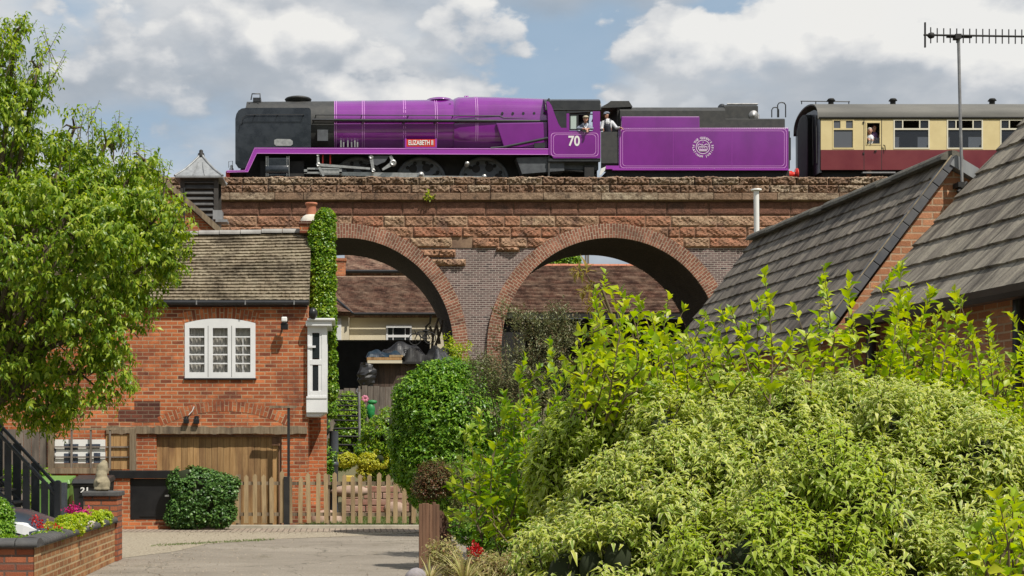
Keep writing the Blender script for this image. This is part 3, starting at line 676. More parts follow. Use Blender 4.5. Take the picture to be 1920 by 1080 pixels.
# smoke deflectors
for s in (-1, 1):
    m = MB(); pp = [(441, 306), (441, 222), (443, 213), (447, 206.5), (453, 202.8), (461, 201.5), (578, 201.5), (581.5, 203), (583, 207), (583, 277), (477, 277), (468, 300), (462, 315), (447, 315)]
    y = YC+s*1.27; Yq = YS; pts = [(X(a, Yq), Z(b, Yq)) for a, b in pp]
    m.prism(pts, y-.012, y+.012); d_ = m.build('smoke_deflector', m_slate_gloss, loco)
    if s < 0:
        q = MB(); q.tube([P(452.5, 232, YS-.08), P(455, 221, YS-.08), P(462, 216, YS-.08), P(478, 215, YS-.08), P(569, 215, YS-.08)], .018, 6)
        for a in (478, 520, 569): q.tube([P(a, 215, YS-.08), P(a, 215, YS+.05)], .02, 6)
        q.build('handrail', m_black, d_)
        q = MB(); pts2 = [(X(a, YS), Z(b, YS)) for a, b in ((514, 262), (519, 260), (544, 260.5), (549, 264), (549, 270), (545, 273), (518, 273), (514, 270))]
        q.prism(pts2, YS+.035, YS+.06); q.build('hand_hole', m_steel, d_)
m = MB(); m.box(bx(474), bx(489), YC-.5, YC+.5, ZTb-.12, ZTb+.03); m.tube([(bx(471), YC-.7, ZTb-.1), (bx(473), YC-.7, ZTb+.12), (bx(488), YC-.7, ZTb+.12), (bx(488), YC-.7, ZTb-.12)], .025, 6); m.build('lamp_bracket', m_black, loco)
# running plate with its deep valance, stepping down at the front
def valance(px_off=0, w=1.0):
    return [(425, 319.5), (459, 319), (477, 277), (1029, 278.5), (1029, 290.5), (482, 288.3), (465, 323), (425, 324)]
for s in (-1, 1):
    m = MB(); y0, y1 = (YS-.02, YS+.03) if s < 0 else (YC+1.31, YC+1.36)
    m.prism([(X(a, YS), Z(b, YS)) for a, b in valance()], y0, y1); v_ = m.build('valance', m_purple_d, loco)
    if s < 0:
        q = MB()
        for off, pts in ((0, [(425, 320.3), (459.5, 319.8), (477.6, 278), (1028, 279.6)]), (0, [(425, 323), (465, 322.4), (481.6, 287.6), (1028, 289.8)])):
            q.tube([P(a, b, YS-.022) for a, b in pts], .012, 4)
        q.build('lining', m_lining, v_)
m = MB(); m.box(bx(477), bx(1028), YS+.03, YC+1.31, Z(280, YS), Z(278.5, YS)); m.box(bx(427), bx(461), YS+.03, YC+1.31, Z(322, YS), Z(320.5, YS)); m.build('footplate', m_under, loco)
m = MB(); m.box(X(424, YS)-.02, X(430, YS), YC-1.25, YC+1.25, Z(338, YS), Z(321, YS)); m.build('buffer_beam', m_red, loco)
for s in (-.87, .87):
    m = MB(); m.lathe((X(424, YS)-.5, YC+s, Z(333, YS)), [(.0, 0), (.25, .01), (.25, .05), (.07, .07), (.10, .3), (.13, .5)], 16, 'x'); m.build('buffer', m_black, loco)
m = MB(); x0, z0 = X(433, YS), Z(320, YS)
m.lathe((x0-.02, YC-.85, z0), [(.08, 0), (.08, .16), (.05, .2), (.06, .26), (.02, .3)], 10); m.tube([(x0-.12, YC-.85, z0+.2), (x0-.12, YC-.85, z0+.42), (x0+.02, YC-.85, z0+.44), (x0+.02, YC-.85, z0+.25)], .015, 6); m.build('front_lamp', m_steel, loco)
# long handrail and pipe
m = MB(); yh = YC-1.12; m.tube([P(591, 215.5, yh), P(936, 217, yh), P(944, 221, yh), P(1012, 222.3, yh)], .017, 6)
for a in (592, 678, 765, 849, 934, 960, 990): m.tube([P(a, 217, yh), P(a, 218.5, yh+.3)], .02, 6)
m.build('handrail', m_black, loco)
m = MB(); m.tube([P(585, 225, yh), P(1027, 227.5, yh)], .055, 8)
for a in (681, 758, 817, 892): m.box(X(a, yh)-.03, X(a, yh)+.03, yh-.03, yh+.25, Z(229, yh), Z(223, yh))
m.build('ejector_pipe', m_black, loco)
m = MB(); m.tube([P(920, 278, YS+.02), P(945, 276, YS+.02), P(1027, 259, YS+.02)], .05, 8); m.box(X(1002, YS), X(1022, YS), YS+.02, YS+.2, Z(277, YS), Z(268, YS)); m.build('injector_pipe', m_black, loco)
m = MB()
for px in (939, 958.5, 978, 998, 1017): m.lathe((bx(px), YC-1.02, Z(214, YC-1.0)), [(.05, 0), (.05, -.12)], 8, 'y')
m.build('washout_plug', m_black, loco)
m = MB(); m.pbox(595, 615, 243, 264, YC-1.06, YC-.8); m.build('smokebox_plate', m_wheel, loco)
m = MB()
for i, px in enumerate((638, 643, 651, 658, 664, 669)): m.box(X(px, YC-1.02), X(px, YC-1.02)+.05, YC-1.08, YC-.9, Z(277, YC-1), Z(264+(i % 2)*3, YC-1))
m.build('lubricator', m_galv, loco)
# nameplate
m = MB(); m.pbox(760.5, 817.5, 261, 275, YS-.03, YS+.01); npz = m.build('nameplate', m_red, loco)
text_mesh('lettering', 'ELIZABETH II', .24, m_white, npz, (X(789, YS-.03), YS-.040, Z(268, YS-.03)), bold=.006, sx=.66)
m = MB(); m.pbox(759, 819, 275.4, 277.6, YS-.03, YS+.05); m.pbox(759, 762, 259.5, 277, YS-.032, YS); m.pbox(816, 819, 259.5, 277, YS-.032, YS); m.build('nameplate_bracket', m_purple_d, loco)
# wheels
def wheel(px, py, r_px, Yw, name='driving_wheel', holes=7, parent=loco, mat=m_wheel):
    c = P(px, py, Yw); r = r_px*Yw/F; th = .13
    m = MB(); N = 48
    prof = [(r, 0), (r, th), (r*.90, th+.0), (r*.90, .02), (r*.86, 0.0)]
    # tyre
    m.lathe((c.x, Yw, c.z), [(r*.86, .03), (r*.87, -.0), (r*.985, -.0), (r, .02), (r, th), (r*.86, th)], N, 'y')
    o = m.build(name, mat, parent)
    q = MB(); q.lathe((c.x, Yw, c.z), [(r*.87, .07), (r*.80, .035), (r*.35, .02), (r*.22, -.03), (0.02, -.03)], N, 'y'); wc = q.build('wheel_disc', mat, o)
    q = MB()
    for k in range(holes):
        t = 2*math.pi*k/holes+.3; hx, hz = c.x+r*.60*math.cos(t), c.z+r*.60*math.sin(t)
        q.lathe((hx, Yw+.02, hz), [(.15, 0), (.15, -.006), (.13, -.008), (.0, -.008)], 12, 'y')
        for s in (-.22, .22):
            hx, hz = c.x+r*.76*math.cos(t+s), c.z+r*.76*math.sin(t+s); q.lathe((hx, Yw+.04, hz), [(.07, 0), (.07, -.016), (.0, -.016)], 8, 'y')
    q.build('lightening_hole', m_under, o)
    return o
YW = YC-.80
for px in (671, 789, 907): wheel(px, 341, 48, YW)
for px in (671, 789, 907):
    q = MB(); c = P(px, 341, YC+.66); q.lathe((c.x, YC+.66, c.z), [(.94, 0), (.94, .14), (.8, .14)], 32, 'y'); q.build('driving_wheel', m_wheel, loco)
for px in (508, 566): wheel(px, 366, 25, YW, 'bogie_wheel', 5)
wheel(1010, 363, 27, YW, 'trailing_wheel', 5)
m = MB(); m.box(bx(455), bx(1120), YC-.55, YC+.55, ZR+.45, Z(285, YC)); m.build('frame', m_under, loco)
# cylinder, slide bars, rods
m = MB(); m.lathe((X(498, YS), YC-1.02, Z(318, YS)), [(.30, 0), (.33, .01), (.33, .82), (.30, .84)], 24, 'x'); m.pbox(499, 541, 296, 330, YS+.02, YS+.5); cyl = m.build('cylinder', m_slate_gloss, loco, bevel=.02)
q = MB()
for a in (499, 502.5, 538, 542): q.pbox(a-.4, a+.4, 293, 331, YS+.008, YS+.1)
q.build('cylinder_flange', m_steel, cyl)
m = MB(); m.pbox(488, 570, 302, 332, YS+.3, YS+.7); m.build('cylinder_cover', m_under, loco)
yr = YS+.05
m = MB(); m.pbox(570, 641, 314.5, 317.5, yr, yr+.12); m.pbox(570, 641, 322, 325.5, yr, yr+.12); m.pbox(570, 576, 314.5, 325, yr, yr+.12); m.pbox(636, 641, 316, 326, yr, yr+.12); m.pbox(600, 636, 318, 328, yr+.02, yr+.1); m.build('slide_bar', m_steel, loco)
def rod(name, a, b, w0, w1, y, th=.05, mat=m_steel, eyes=(0, 0)):
    m = MB(); p, q = P(a[0], a[1], y), P(b[0], b[1], y); d = (q-p).normalized(); nrm = Vector((-d.z, 0, d.x))
    pts = [(v.x, v.z) for v in (p+nrm*w0, q+nrm*w1, q-nrm*w1, p-nrm*w0)]; m.prism(pts, y, y+th)
    for e, v in zip(eyes, (p, q)):
        if e: m.lathe((v.x, y-.01, v.z), [(e*.35, .0), (e*.35, -.004), (e, -.005), (e, th+.02)], 14, 'y')
    return m.build(name, mat, loco)
rod('combination_lever', (596, 291), (597, 309), .035, .05, yr-.04, eyes=(.05, .08)); rod('combination_lever', (595, 308), (607, 330), .05, .035, yr-.04)
rod('valve_rod', (597, 309), (694, 316), .05, .035, yr-.02, eyes=(.07, 0)); rod('return_crank', (717, 318), (737, 305.5), .035, .08, yr-.06, eyes=(0, .12)); rod('expansion_link', (696, 294.5), (700, 320), .06, .05, yr-.03, eyes=(.08, .07)); rod('lifting_arm', (732, 292), (738, 305), .05, .06, yr-.03)
m = MB(); m.pprism([(690, 292), (730, 292), (722, 303), (706, 310), (694, 306)], yr, yr+.1); m.build('motion_bracket', m_wheel, loco)
rod('coupling_rod', (672, 331), (907, 333.5), .06, .06, YS+.25); rod('connecting_rod', (620, 325), (789, 329), .06, .09, YS+.15, eyes=(.08, .13))
for a, b in ((789, 327), (876, 306.5), (908, 331)):
    m = MB(); c = P(a, b, YS+.12); m.lathe((c.x, c.y, c.z), [(.0, -.03), (.08, -.03), (.085, .3)], 14, 'y'); m.build('crank_pin', m_steel, loco)
m = MB(); m.pbox(604, 606.5, 290, 309, yr+.1, yr+.15); m.pbox(618, 620.5, 290, 309, yr+.1, yr+.15); m.build('red_bracket', m_red, loco)
m = MB(); m.pprism([(968, 296), (1058, 292), (1058, 320), (1030, 322), (979, 326)], YS+.12, YS+.8); m.pbox(1055, 1122, 303, 318, YS+.3, YS+1); m.build('ashpan', m_wheel, loco)
m = MB(); m.pbox(1096, 1114, 310, 332, YS+.1, YS+.3); m.tube([P(980, 328, YS+.2), P(1050, 318, YS+.2), P(1095, 322, YS+.2)], .05, 6); m.tube([P(580, 331, YS+.3), P(650, 326, YS+.3)], .05); m.build('pipework', m_under, loco)
# cab
yc0, yc1 = YS-.03, YS+.01
def both(fn, name, mat, **kw):
    m = MB(); fn(m, yc0, yc1); a = m.build(name, mat, loco, **kw)
    q = MB(); q.v = [(x, 2*YC-y, z) for x, y, z in m.v]; q.f = [f[::-1] for f in m.f]; q.uv = m.uv; q.sm = m.sm; q.build(name, mat, loco, **kw)
    return a
def pp_(m, pp, a, b): m.prism([(X(x, YS), Z(y, YS)) for x, y in pp], a, b)
both(lambda m, a, b: (pp_(m, [(1028, 245.5), (1126, 245.5), (1126, 297), (1038, 297), (1034, 292), (1028, 290)], a, b),
     pp_(m, [(1024, 190), (1029, 191), (1034, 198), (1040, 215), (1047, 233), (1052, 240), (1062, 240), (1062, 245.4), (1028, 245.4), (1027, 215)], a-.002, b),
     pp_(m, [(1062, 213), (1067.2, 213), (1067.2, 245.4), (1062, 245.4)], a-.001, b), pp_(m, [(1111, 209), (1125, 209), (1125, 245.4), (1111, 245.4)], a-.001, b)), 'cab_side', m_purple)
both(lambda m, a, b: (pp_(m, [(1026, 189), (1034, 190), (1062, 209.5), (1062, 239.8), (1052, 239.8), (1047.2, 232.8), (1040.2, 214.8), (1034.2, 197.8)], a+.004, b), pp_(m, [(1034, 189), (1125, 189.5), (1125, 208.8), (1062, 212.6), (1062, 208), (1034, 191)], a+.002, b)), 'cab_upper_side', m_black)
m = MB(); secs = []
for px in (1022, 1127):
    xx = X(px, YS); zt_ = Z(188, YC-.3); ze = Z(206, YS); o_ = []
    for k in range(17):
        t = math.pi*k/16; o_.append((xx, YC-1.36*math.cos(t), ze+(zt_-ze)*math.sin(t)**.7))
    secs.append(o_+[(xx, y, z-.04) for _, y, z in o_[::-1]])
m.loft(secs); m.build('cab_roof', m_black, loco)
m = MB(); m.box(X(1028, YS), X(1031, YS), YC-1.3, YC+1.3, ZR+1, Z(200, YC)); m.box(X(1030, YS), X(1126, YS), YC-1.3, YC+1.3, Z(300, YS), Z(297, YS)); m.build('cab_front_wall', m_soot, loco)
m = MB(); m.pbox(1028, 1126, 297.2, 302.5, YS+.0, YS+.15); m.build('cab_footstep', m_black, loco)
q = MB()
for x0_, x1_, y0_, y1_ in ((1067.4, 1070, 214, 244.5), (1081, 1084.5, 214, 244.5), (1070, 1081, 214, 216.5), (1070, 1081, 241.5, 244.5), (1084.5, 1111, 213, 215)): q.pbox(x0_, x1_, y0_, y1_, YS+.02, YS+.045)
wn = q.build('cab_window', m_black, loco)
q = MB(); q.pbox(1070, 1081, 216.5, 241.5, YS+.03, YS+.036); q.build('pane', glassy('pale_pane', (.55, .66, .62), .8, .2), wn)
def lining_rect(parent, px0, px1, py0, py1, Y, w=.017, r=6, mat=m_lining, name='lining'):
    m = MB(); pts = []
    for cx_, cy_, a0 in ((px1-r, py0+r, 0), (px0+r, py0+r, 90), (px0+r, py1-r, 180), (px1-r, py1-r, 270)):
        for k in range(5): t = R(a0+k*22.5); pts.append((cx_+r*math.cos(t), cy_-r*math.sin(t)))
    cxm, cym = (px0+px1)/2, (py0+py1)/2; wp = w*F/Y; n = len(pts)
    ins = [(x-wp*(1 if x > cxm else -1), y-wp*(1 if y > cym else -1)) for x, y in pts]
    vs = [P(a, b, Y) for a, b in pts]+[P(a, b, Y) for a, b in ins]
    m.add(vs, [(i, (i+1) % n, (i+1) % n+n, i+n) for i in range(n)]); return m.build(name, mat, parent)
cs_ = [o for o in loco.children if o.name.startswith('cab_side')][0]
lining_rect(cs_, 1033, 1122, 249, 293, yc0-.004); lining_rect(cs_, 1037.5, 1117.5, 252, 290, yc0-.004, .014)
text_mesh('cab_number', '70', .50, m_white, loco, (X(1076, YS), yc0-.006, Z(265.5, YS)), bold=.012, sx=.86)
m = MB(); m.pbox(1127, 1158, 247, 306, YS+.02, YS+.05); m.pbox(1127, 1158, 306, 322, YS+.12, YS+.16); m.build('cab_door', m_soot, loco)
# ---------------------------------------------------------------- tender
ten = thing('tender', 'purple locomotive tender with a white round crest and black tank top', 'tender', (X(1320, YS), YC, ZR))
yt = YS-.02
m = MB(); xa, xb = X(1160, YS), X(1478.5, YS)
m.box(xa, xb, yt, 2*YC-yt, Z(317.5, YS), Z(239.5, YS)); body = m.build('tank', m_purple, ten, bevel=.025)
m = MB(); m.box(X(1148, YS), xb, yt-.02, 2*YC-yt+.02, Z(319.5, YS), Z(316.8, YS)); m.pbox(1136, 1162, 310.5, 317, yt+.0, yt+.3); m.build('tank_valance', m_purple_d, ten)
m = MB(); m.box(X(1165.5, YS), X(1312.5, YS), yt+.06, 2*YC-yt-.06, Z(239.5, YS), Z(217.5, YS)); m.build('coal_space_side', m_purple, ten, bevel=.03)
m = MB(); m.loft([[(x, YC-1.2, Z(239, YS)), (x, YC-1.2, Z(206, YS)), (x, YC-1.0, Z(197.5, YS)), (x, YC+1.0, Z(197.5, YS)), (x, YC+1.2, Z(206, YS)), (x, YC+1.2, Z(239, YS))] for x in (X(1164, YS), X(1362, YS))], smooth=False)
m.loft([[(x, YC-1.18, Z(239, YS)), (x, YC-1.18, Z(222, YS)), (x, YC-1.1, Z(219.8, YS)), (x, YC+1.1, Z(219.8, YS)), (x, YC+1.18, Z(222, YS)), (x, YC+1.18, Z(239, YS))] for x in (X(1313, YS), X(1474, YS))], smooth=False)
m.loft([[(x, YC-1.05, Z(225, YS)), (x, YC-1.05, Z(196, YS)), (x, YC-.85, Z(190.8, YS)), (x, YC+.85, Z(190.8, YS)), (x, YC+1.05, Z(196, YS)), (x, YC+1.05, Z(225, YS))] for x in (X(1362, YS), X(1425.5, YS))], smooth=False)
m.build('tank_top', m_soot, ten)
m = MB(); m.loft([[(X(a, YS), YC-1.15*k, Z(b, YS)), (X(c, YS), YC-1.15*k, Z(d, YS)), (X(e, YS), YC-1.15*k, Z(f_, YS)), (X(g, YS), YC-1.15*k, Z(h, YS))] for k, (a, b, c, d, e, f_, g, h) in ((1, (1130, 200, 1147, 187, 1181, 187, 1188, 198)), (.6, (1130, 194, 1149, 184, 1182, 184, 1188, 197)), (-.6, (1130, 194, 1149, 184, 1182, 184, 1188, 197)), (-1, (1130, 200, 1147, 187, 1181, 187, 1188, 198)))], smooth=False)
m.build('tender_cab_roof', m_soot, ten)
m = MB(); m.box(X(1160, YS), X(1165, YS), YC-1.1, YC+1.1, Z(245, YS), Z(196, YS)); m.box(X(1158, YS), X(1161, YS), YC-1.1, YC+1.1, Z(315, YS), Z(240, YS)); m.build('tender_bulkhead', m_under, ten)
m = MB(); m.ball((X(1367, YS), YC-.3, Z(191, YS)), .16, 12, (1, 1, 1.1)); m.build('filler_dome', m_black, ten)
m = MB(); m.tube([P(1363, 195, YC-1.0), P(1421, 195, YC-1.0)], .03, 6); m.build('top_rail', m_galv, ten)
m = MB(); c = P(1413, 216, YC-1.06); m.lathe((c.x, c.y, c.z), [(.0, -.02), (.05, -.02), (.06, .0), (.17, -.01), (.19, .06)], 20, 'y'); m.lathe((X(1428, YS), YC-.7, Z(220, YS)), [(.1, 0), (.1, .25), (.05, .27), (.05, .34)], 10); m.build('filler_wheel', m_galv, ten)
for a, b, tz in ((1447, 1460, 201), (1458, 1473, 192)):
    m = MB(); y = YC-1.0; pts = [P(a, 220, y), P(a, tz+5, y), P(a+2.5, tz+1.2, y), P((a+b)/2, tz, y), P(b-2.5, tz+1.2, y), P(b, tz+5, y), P(b, 220, y)]; m.tube(pts, .022, 6); m.build('ladder_rail', m_black, ten)
m = MB(); m.box(X(1140, YS), X(1478, YS), YC-1.1, YC+1.1, ZR+.55, Z(318, YS)); m.pbox(1137, 1480, 320, 345, YS+.1, YS+.2); m.build('tender_frame', m_under, ten)
for px in (1205, 1320, 1435): wheel(px, 363, 28, YW, 'tender_wheel', 5, ten)
m = MB(); m.pprism([(1123, 330), (1127, 316), (1136, 312), (1134, 320), (1127, 328)], YS-.02, YS+.02); m.build('fallplate_step', m_white, ten)
m = MB(); m.pbox(1478.5, 1481, 246, 316, YS+.1, YS+.16); m.pbox(1480, 1483, 258, 300, YS+.2, YS+.25); m.build('rear_pipe', m_black, ten)
for s in (-.87, .87):
    m = MB(); m.lathe((X(1480, YS), YC+s, Z(327, YS+.4)), [(.14, 0), (.14, .22), (.1, .25), (.1, .36), (.24, .37), (.24, .42)], 16, 'x'); m.build('buffer', m_red, ten)
m = MB()
for px in (1262, 1372): m.box(X(px, YS)-.006, X(px, YS)+.006, yt-.004, yt+.02, Z(317, YS), Z(240, YS))
m.build('plate_seam', m_purple_d, body)
m = MB()
for i in range(78):
    for py in (240.6, 316.2): c = P(1162+i*4.06, py, yt); m.lathe((c.x, yt-.008, c.z), [(.0, 0), (.012, 0), (.015, .01)], 6, 'y')
m.build('rivets', m_purple_d, body)
lining_rect(body, 1163, 1475, 241.5, 315, yt-.003, .016); lining_rect(body, 1167, 1471, 245, 311.5, yt-.003, .013)
# round crest: circular text round a crown
cxp, czp = X(1318, yt), Z(275.5, yt); Rr = .345
def ring_text(name, s, a0, a1, rad, size, flip=False):
    n = len(s); out = []
    for i, ch in enumerate(s):
        if ch == ' ': continue
        a = R(a0+(a1-a0)*i/(n-1))
        def xf(x, y, a=a, rad=rad, flip=flip):
            th = a-math.pi/2 if not flip else a+math.pi/2
            return x*math.cos(th)-y*math.sin(th)+rad*math.cos(a), x*math.sin(th)+y*math.cos(th)+rad*math.sin(a)
        out.append(text_mesh('glyph', ch, size, m_white, body, (cxp, yt-.004, czp), bold=.003, xform=xf))
    dg = MB()
    for o in out:
        me = o.data; k = [tuple(v.co+ORG[body.name]) for v in me.vertices]; dg.add(k, [tuple(p.vertices) for p in me.polygons]); bpy.data.objects.remove(o)
    return dg.build(name, m_lining2, body)
m_lining2 = M('pale_crest_paint', (.78, .66, .80), rough=.5)
ring_text('crest_lettering', "THE QUEEN'S", 150, 30, Rr-.02, .105); ring_text('crest_lettering', 'PLATINUM JUBILEE', 172, 368, Rr+.005, .10, True)
m = MB(); N = 40
for r_, w_ in ((.245, .010),):
    vs = [(cxp+(r_+q)*math.cos(2*math.pi*k/N), yt-.004, czp+(r_+q)*math.sin(2*math.pi*k/N)) for q in (w_, -w_) for k in range(N)]; m.add(vs, [(k, (k+1) % N, (k+1) % N+N, k+N) for k in range(N)])
def stroke(pts, w_=.012): m.tube([(cxp+a, yt-.006, czp+b) for a, b in pts], w_, 5)
stroke([(-.14, -.15), (.14, -.15)], .016); stroke([(-.14, -.105), (.14, -.105)]); stroke([(-.15, -.11), (-.19, .03), (-.17, .09), (-.12, .10), (-.05, .06), (0, .05), (.05, .06), (.12, .10), (.17, .09), (.19, .03), (.15, -.11)])
for a in (-.13, -.065, 0, .065, .13): stroke([(a-.025, -.06), (a, -.02), (a+.025, -.06), (a, -.09), (a-.025, -.06)], .009)
stroke([(-.14, .015), (-.05, .0), (.05, .0), (.14, .015)]); stroke([(0, .05), (-.045, .10), (0, .15), (.045, .10), (0, .05)]); stroke([(0, .15), (0, .185)], .016)
m.build('crest_crown', m_lining2, body)
# ---------------------------------------------------------------- coach
YK = YC-1.42
coach = thing('railway_coach', 'cream and maroon passenger coach with grey roof coupled behind the purple tender', 'railway coach', (X(1990, YK), YC, ZR))
kx = lambda p: X(p, YK)
zr_e, zr_t = Z(220.5, YK), Z(193.8, YC-.5); zw0, zw1 = Z(225.5, YK), Z(277.5, YK); zmid = Z(281, YK); zbot = Z(318.4, YK)
wins = [(1562.5, 1599.5, 'big'), (1625, 1650, 'door')]+[(1677+100*k, 1741+100*k, 'saloon') for k in range(9)]
XE = kx(2560)
def zpx(p): return Z(p, YK)
for s in (-1, 1):
    y0, y1 = (YK, YK+.05) if s < 0 else (2*YC-YK-.05, 2*YC-YK)
    m = MB(); cur = kx(1539)
    for a, b, kd in wins:
        t0, t1 = (230, 270) if kd == 'door' else (225.5, 277.5)
        m.box(cur, kx(a), y0, y1, zmid, zr_e); m.box(kx(a), kx(b), y0, y1, zpx(t0), zr_e); m.box(kx(a), kx(b), y0, y1, zmid, zpx(t1)); cur = kx(b)
    m.box(cur, XE, y0, y1, zmid, zr_e); m.build('upper_side', m_cream, coach)
    m = MB(); m.box(kx(1539), XE, y0-.004 if s < 0 else y0, y1 if s < 0 else y1+.004, zbot, zmid); m.build('lower_side', m_maroon, coach)
m = MB(); o_ = []
for k in range(21):
    t = math.pi*k/20; o_.append((YC-1.44*math.cos(t), zr_e-.02+(zr_t-zr_e+.02)*math.sin(t)**.75))
o_ += [(y, z-.05) for y, z in o_[::-1]]
m.loft([[(x, y, z) for y, z in o_] for x in (kx(1533), XE+.1)]); m.build('roof', m_roofgrey, coach)
m = MB(); m.tube([(kx(1536), YK-.03, zr_e-.0), (XE, YK-.03, zr_e-.0)], .03, 6); m.build('roof_gutter', m_under, coach)
m = MB(); m.box(kx(1541), XE-.1, YC-1.3, YC+1.3, zbot, zbot+.08); m.box(XE-.05, XE, YC-1.4, YC+1.4, zbot, zr_e); m.build('floor', m_under, coach)
m = MB(); o2 = []
for y, z in ((-1.40, zbot-.1), (-1.42, zr_e), (-1.2, zr_e+.28), (-.8, zr_e+.42), (0, zr_e+.48), (.8, zr_e+.42), (1.2, zr_e+.28), (1.42, zr_e), (1.40, zbot-.1)): o2.append((YC+y, z))
m.loft([[(kx(1537), y, z) for y, z in o2], [(kx(1540.5), y, z) for y, z in o2]], smooth=False); m.build('coach_end', m_black, coach)
m = MB(); secs = []
for i in range(13):
    x = kx(1527+(1537-1527)*i/12); s_ = 1.0 if i % 2 else .9; secs.append([(x, YC+(y-YC)*.44*s_, zbot+(z-zbot)*(.97 if i % 2 else .93)) for y, z in o2])
m.loft(secs, smooth=False); m.build('gangway_bellows', m_under, coach)
m = MB()
for dy in (.1, .5, 2.2): m.tube([(kx(1536)-.06, YK+dy, zpx(215)), (kx(1536)-.08, YK+dy, zpx(235)), (kx(1536)-.06, YK+dy, zpx(305))], .022, 5)
m.build('end_handrail', m_soot, coach)
m = MB(); m.tube([(kx(1516), YC-.5, zr_t+.08), (kx(1610), YC-.5, zr_t+.06)], .02, 5); [m.tube([(kx(a), YC-.5, zr_t-.03), (kx(a), YC-.5, zr_t+.08)], .02, 5) for a in (1518, 1545, 1572, 1608)]; m.build('roof_rail', m_black, coach)
for px in (1573, 1691, 1880):
    m = MB(); m.lathe((kx(px), YC-.55, zr_t-.04), [(.10, 0), (.10, .1), (.16, .12), (.10, .2)], 10); m.build('roof_ventilator', m_under, coach)
for a, b, kd in wins:
    t0, t1 = (230, 270) if kd == 'door' else (225.5, 277.5)
    m = MB(); yy = YK-.012; fw = .035
    xa, xb, za, zb = kx(a), kx(b), zpx(t1), zpx(t0)
    m.box(xa-fw, xb+fw, yy, yy+.04, za-fw, za+.01); m.box(xa-fw, xb+fw, yy, yy+.04, zb-.01, zb+fw); m.box(xa-fw, xa+.01, yy, yy+.04, za+.01, zb-.01); m.box(xb-.01, xb+fw, yy, yy+.04, za+.01, zb-.01)
    if kd != 'door': m.box(xa+.01, xb-.01, yy, yy+.04, zpx(243.5), zpx(240.5))
    if kd == 'saloon':
        for f_ in (.24, .74): xm = xa+(xb-xa)*f_; m.box(xm-.02, xm+.02, yy, yy+.04, zpx(240.5), zb-.01)
    if kd == 'big': xm = (xa+xb)/2; m.box(xm-.1, xm+.1, yy+.01, yy+.04, zpx(240.5), zb-.01)
    wo = m.build('window' if kd != 'door' else 'door_window', m_cream if kd != 'saloon' else M('aluminium_cream', (.72, .68, .55), rough=.4) if not bpy.data.materials.get('aluminium_cream') else bpy.data.materials['aluminium_cream'], coach)
    q = MB()
    if kd == 'door': q.box(xa, xb, YK+.02, YK+.025, za, zpx(258))
    elif kd == 'saloon':
        q.box(xa, xb, YK+.02, YK+.025, za, zpx(242)); x1 = xa+(xb-xa)*.24; x2 = xa+(xb-xa)*.74; q.box(xa, x1, YK+.02, YK+.025, zpx(242), zb); q.box(x2, xb, YK+.02, YK+.025, zpx(242), zb)
    else: q.box(xa, xb, YK+.02, YK+.025, za, zb)
    q.build('pane', m_glass if kd != 'big' else M('frosted_grey', (.11, .12, .14), rough=.3), wo)
# door outline, step, interior tables and seats
m = MB(); m.pbox(1619.5, 1620.6, 224, 318, YK-.006, YK+.01); m.pbox(1652.5, 1653.6, 224, 318, YK-.006, YK+.01); dr = m.build('door', m_under, coach)
q = MB(); q.tube([P(1656, 272, YK-.05), P(1659, 273, YK-.05), P(1660, 282, YK-.05)], .018, 5); q.pbox(1640, 1644, 282, 284, YK-.04, YK); q.pbox(1618, 1621, 286, 289, YK-.03, YK); q.pbox(1618, 1621, 228, 231, YK-.03, YK); q.build('handle', m_under, dr)
m = MB(); m.pbox(1618, 1679, 322, 324.5, YK-.1, YK+.1); m.build('footboard', m_galv, coach)
m = MB(); m.box(kx(1545), XE, YC-1.2, YC+1.2, ZR+.6, zbot-.02); m.build('underframe', m_under, coach)
for k in range(8):
    m = MB(); x0 = kx(1658+100*k)
    m.box(x0, x0+.22, YK+.12, YK+1.0, zbot+.05, zpx(262)); m.box(x0+1.0, x0+1.35, YK+.12, YK+1.0, zpx(280), zpx(277)); m.build('seat', m_maroon, coach)
    m = MB(); m.ball((x0+.3, YK+.35, zpx(270)), .13, 8, (1, 1, .7)); m.ball((x0+1.1, YK+.45, zpx(274)), .12, 8, (1.6, 1, .5)); m.build('headrest_cover', m_white, coach)
for px in (1585, 1640, 2440, 2500): wheel(px, 366, 25, YW, 'coach_wheel', 4, coach)
# ---------------------------------------------------------------- people on the train
def human(name, label, parts, cloth, loc, vox=.012):
    """parts: tapered limbs [(p, q, r0, r1)] fused into one body; cloth: [(name, material, [(p,q,r0,r1)...])]"""
    t = None
    def fuse(nm, segs, mat, parent, balls=(), v=vox):
        m = MB()
        for p, q, a, b in segs:
            p, q = Vector(p), Vector(q); k = 5; m.tube([p.lerp(q, i/k) for i in range(k+1)], [a+(b-a)*i/k for i in range(k+1)], 12)
            m.ball(p, a, 12); m.ball(q, b, 12)
        for c, r, sc in balls: m.ball(c, r, 16, sc)
        o = m.build(nm, mat, parent, loc=None if parent is not None else loc)
        md = o.modifiers.new('fuse', 'REMESH'); md.mode = 'VOXEL'; md.voxel_size = v; md.use_smooth_shade = True
        sm_ = o.modifiers.new('smooth', 'SMOOTH'); sm_.iterations = 2
        dg = bpy.context.evaluated_depsgraph_get(); me = bpy.data.meshes.new_from_object(o.evaluated_get(dg)); o.modifiers.clear(); me.materials.clear(); me.materials.append(mat); o.data = me
        return o
    b = fuse(name, parts['segs'], m_skin, None, parts.get('balls', ())); tag(b, label, 'person')
    for nm, mat, segs, balls in cloth: fuse(nm, segs, mat, b, balls, .014)
    return b
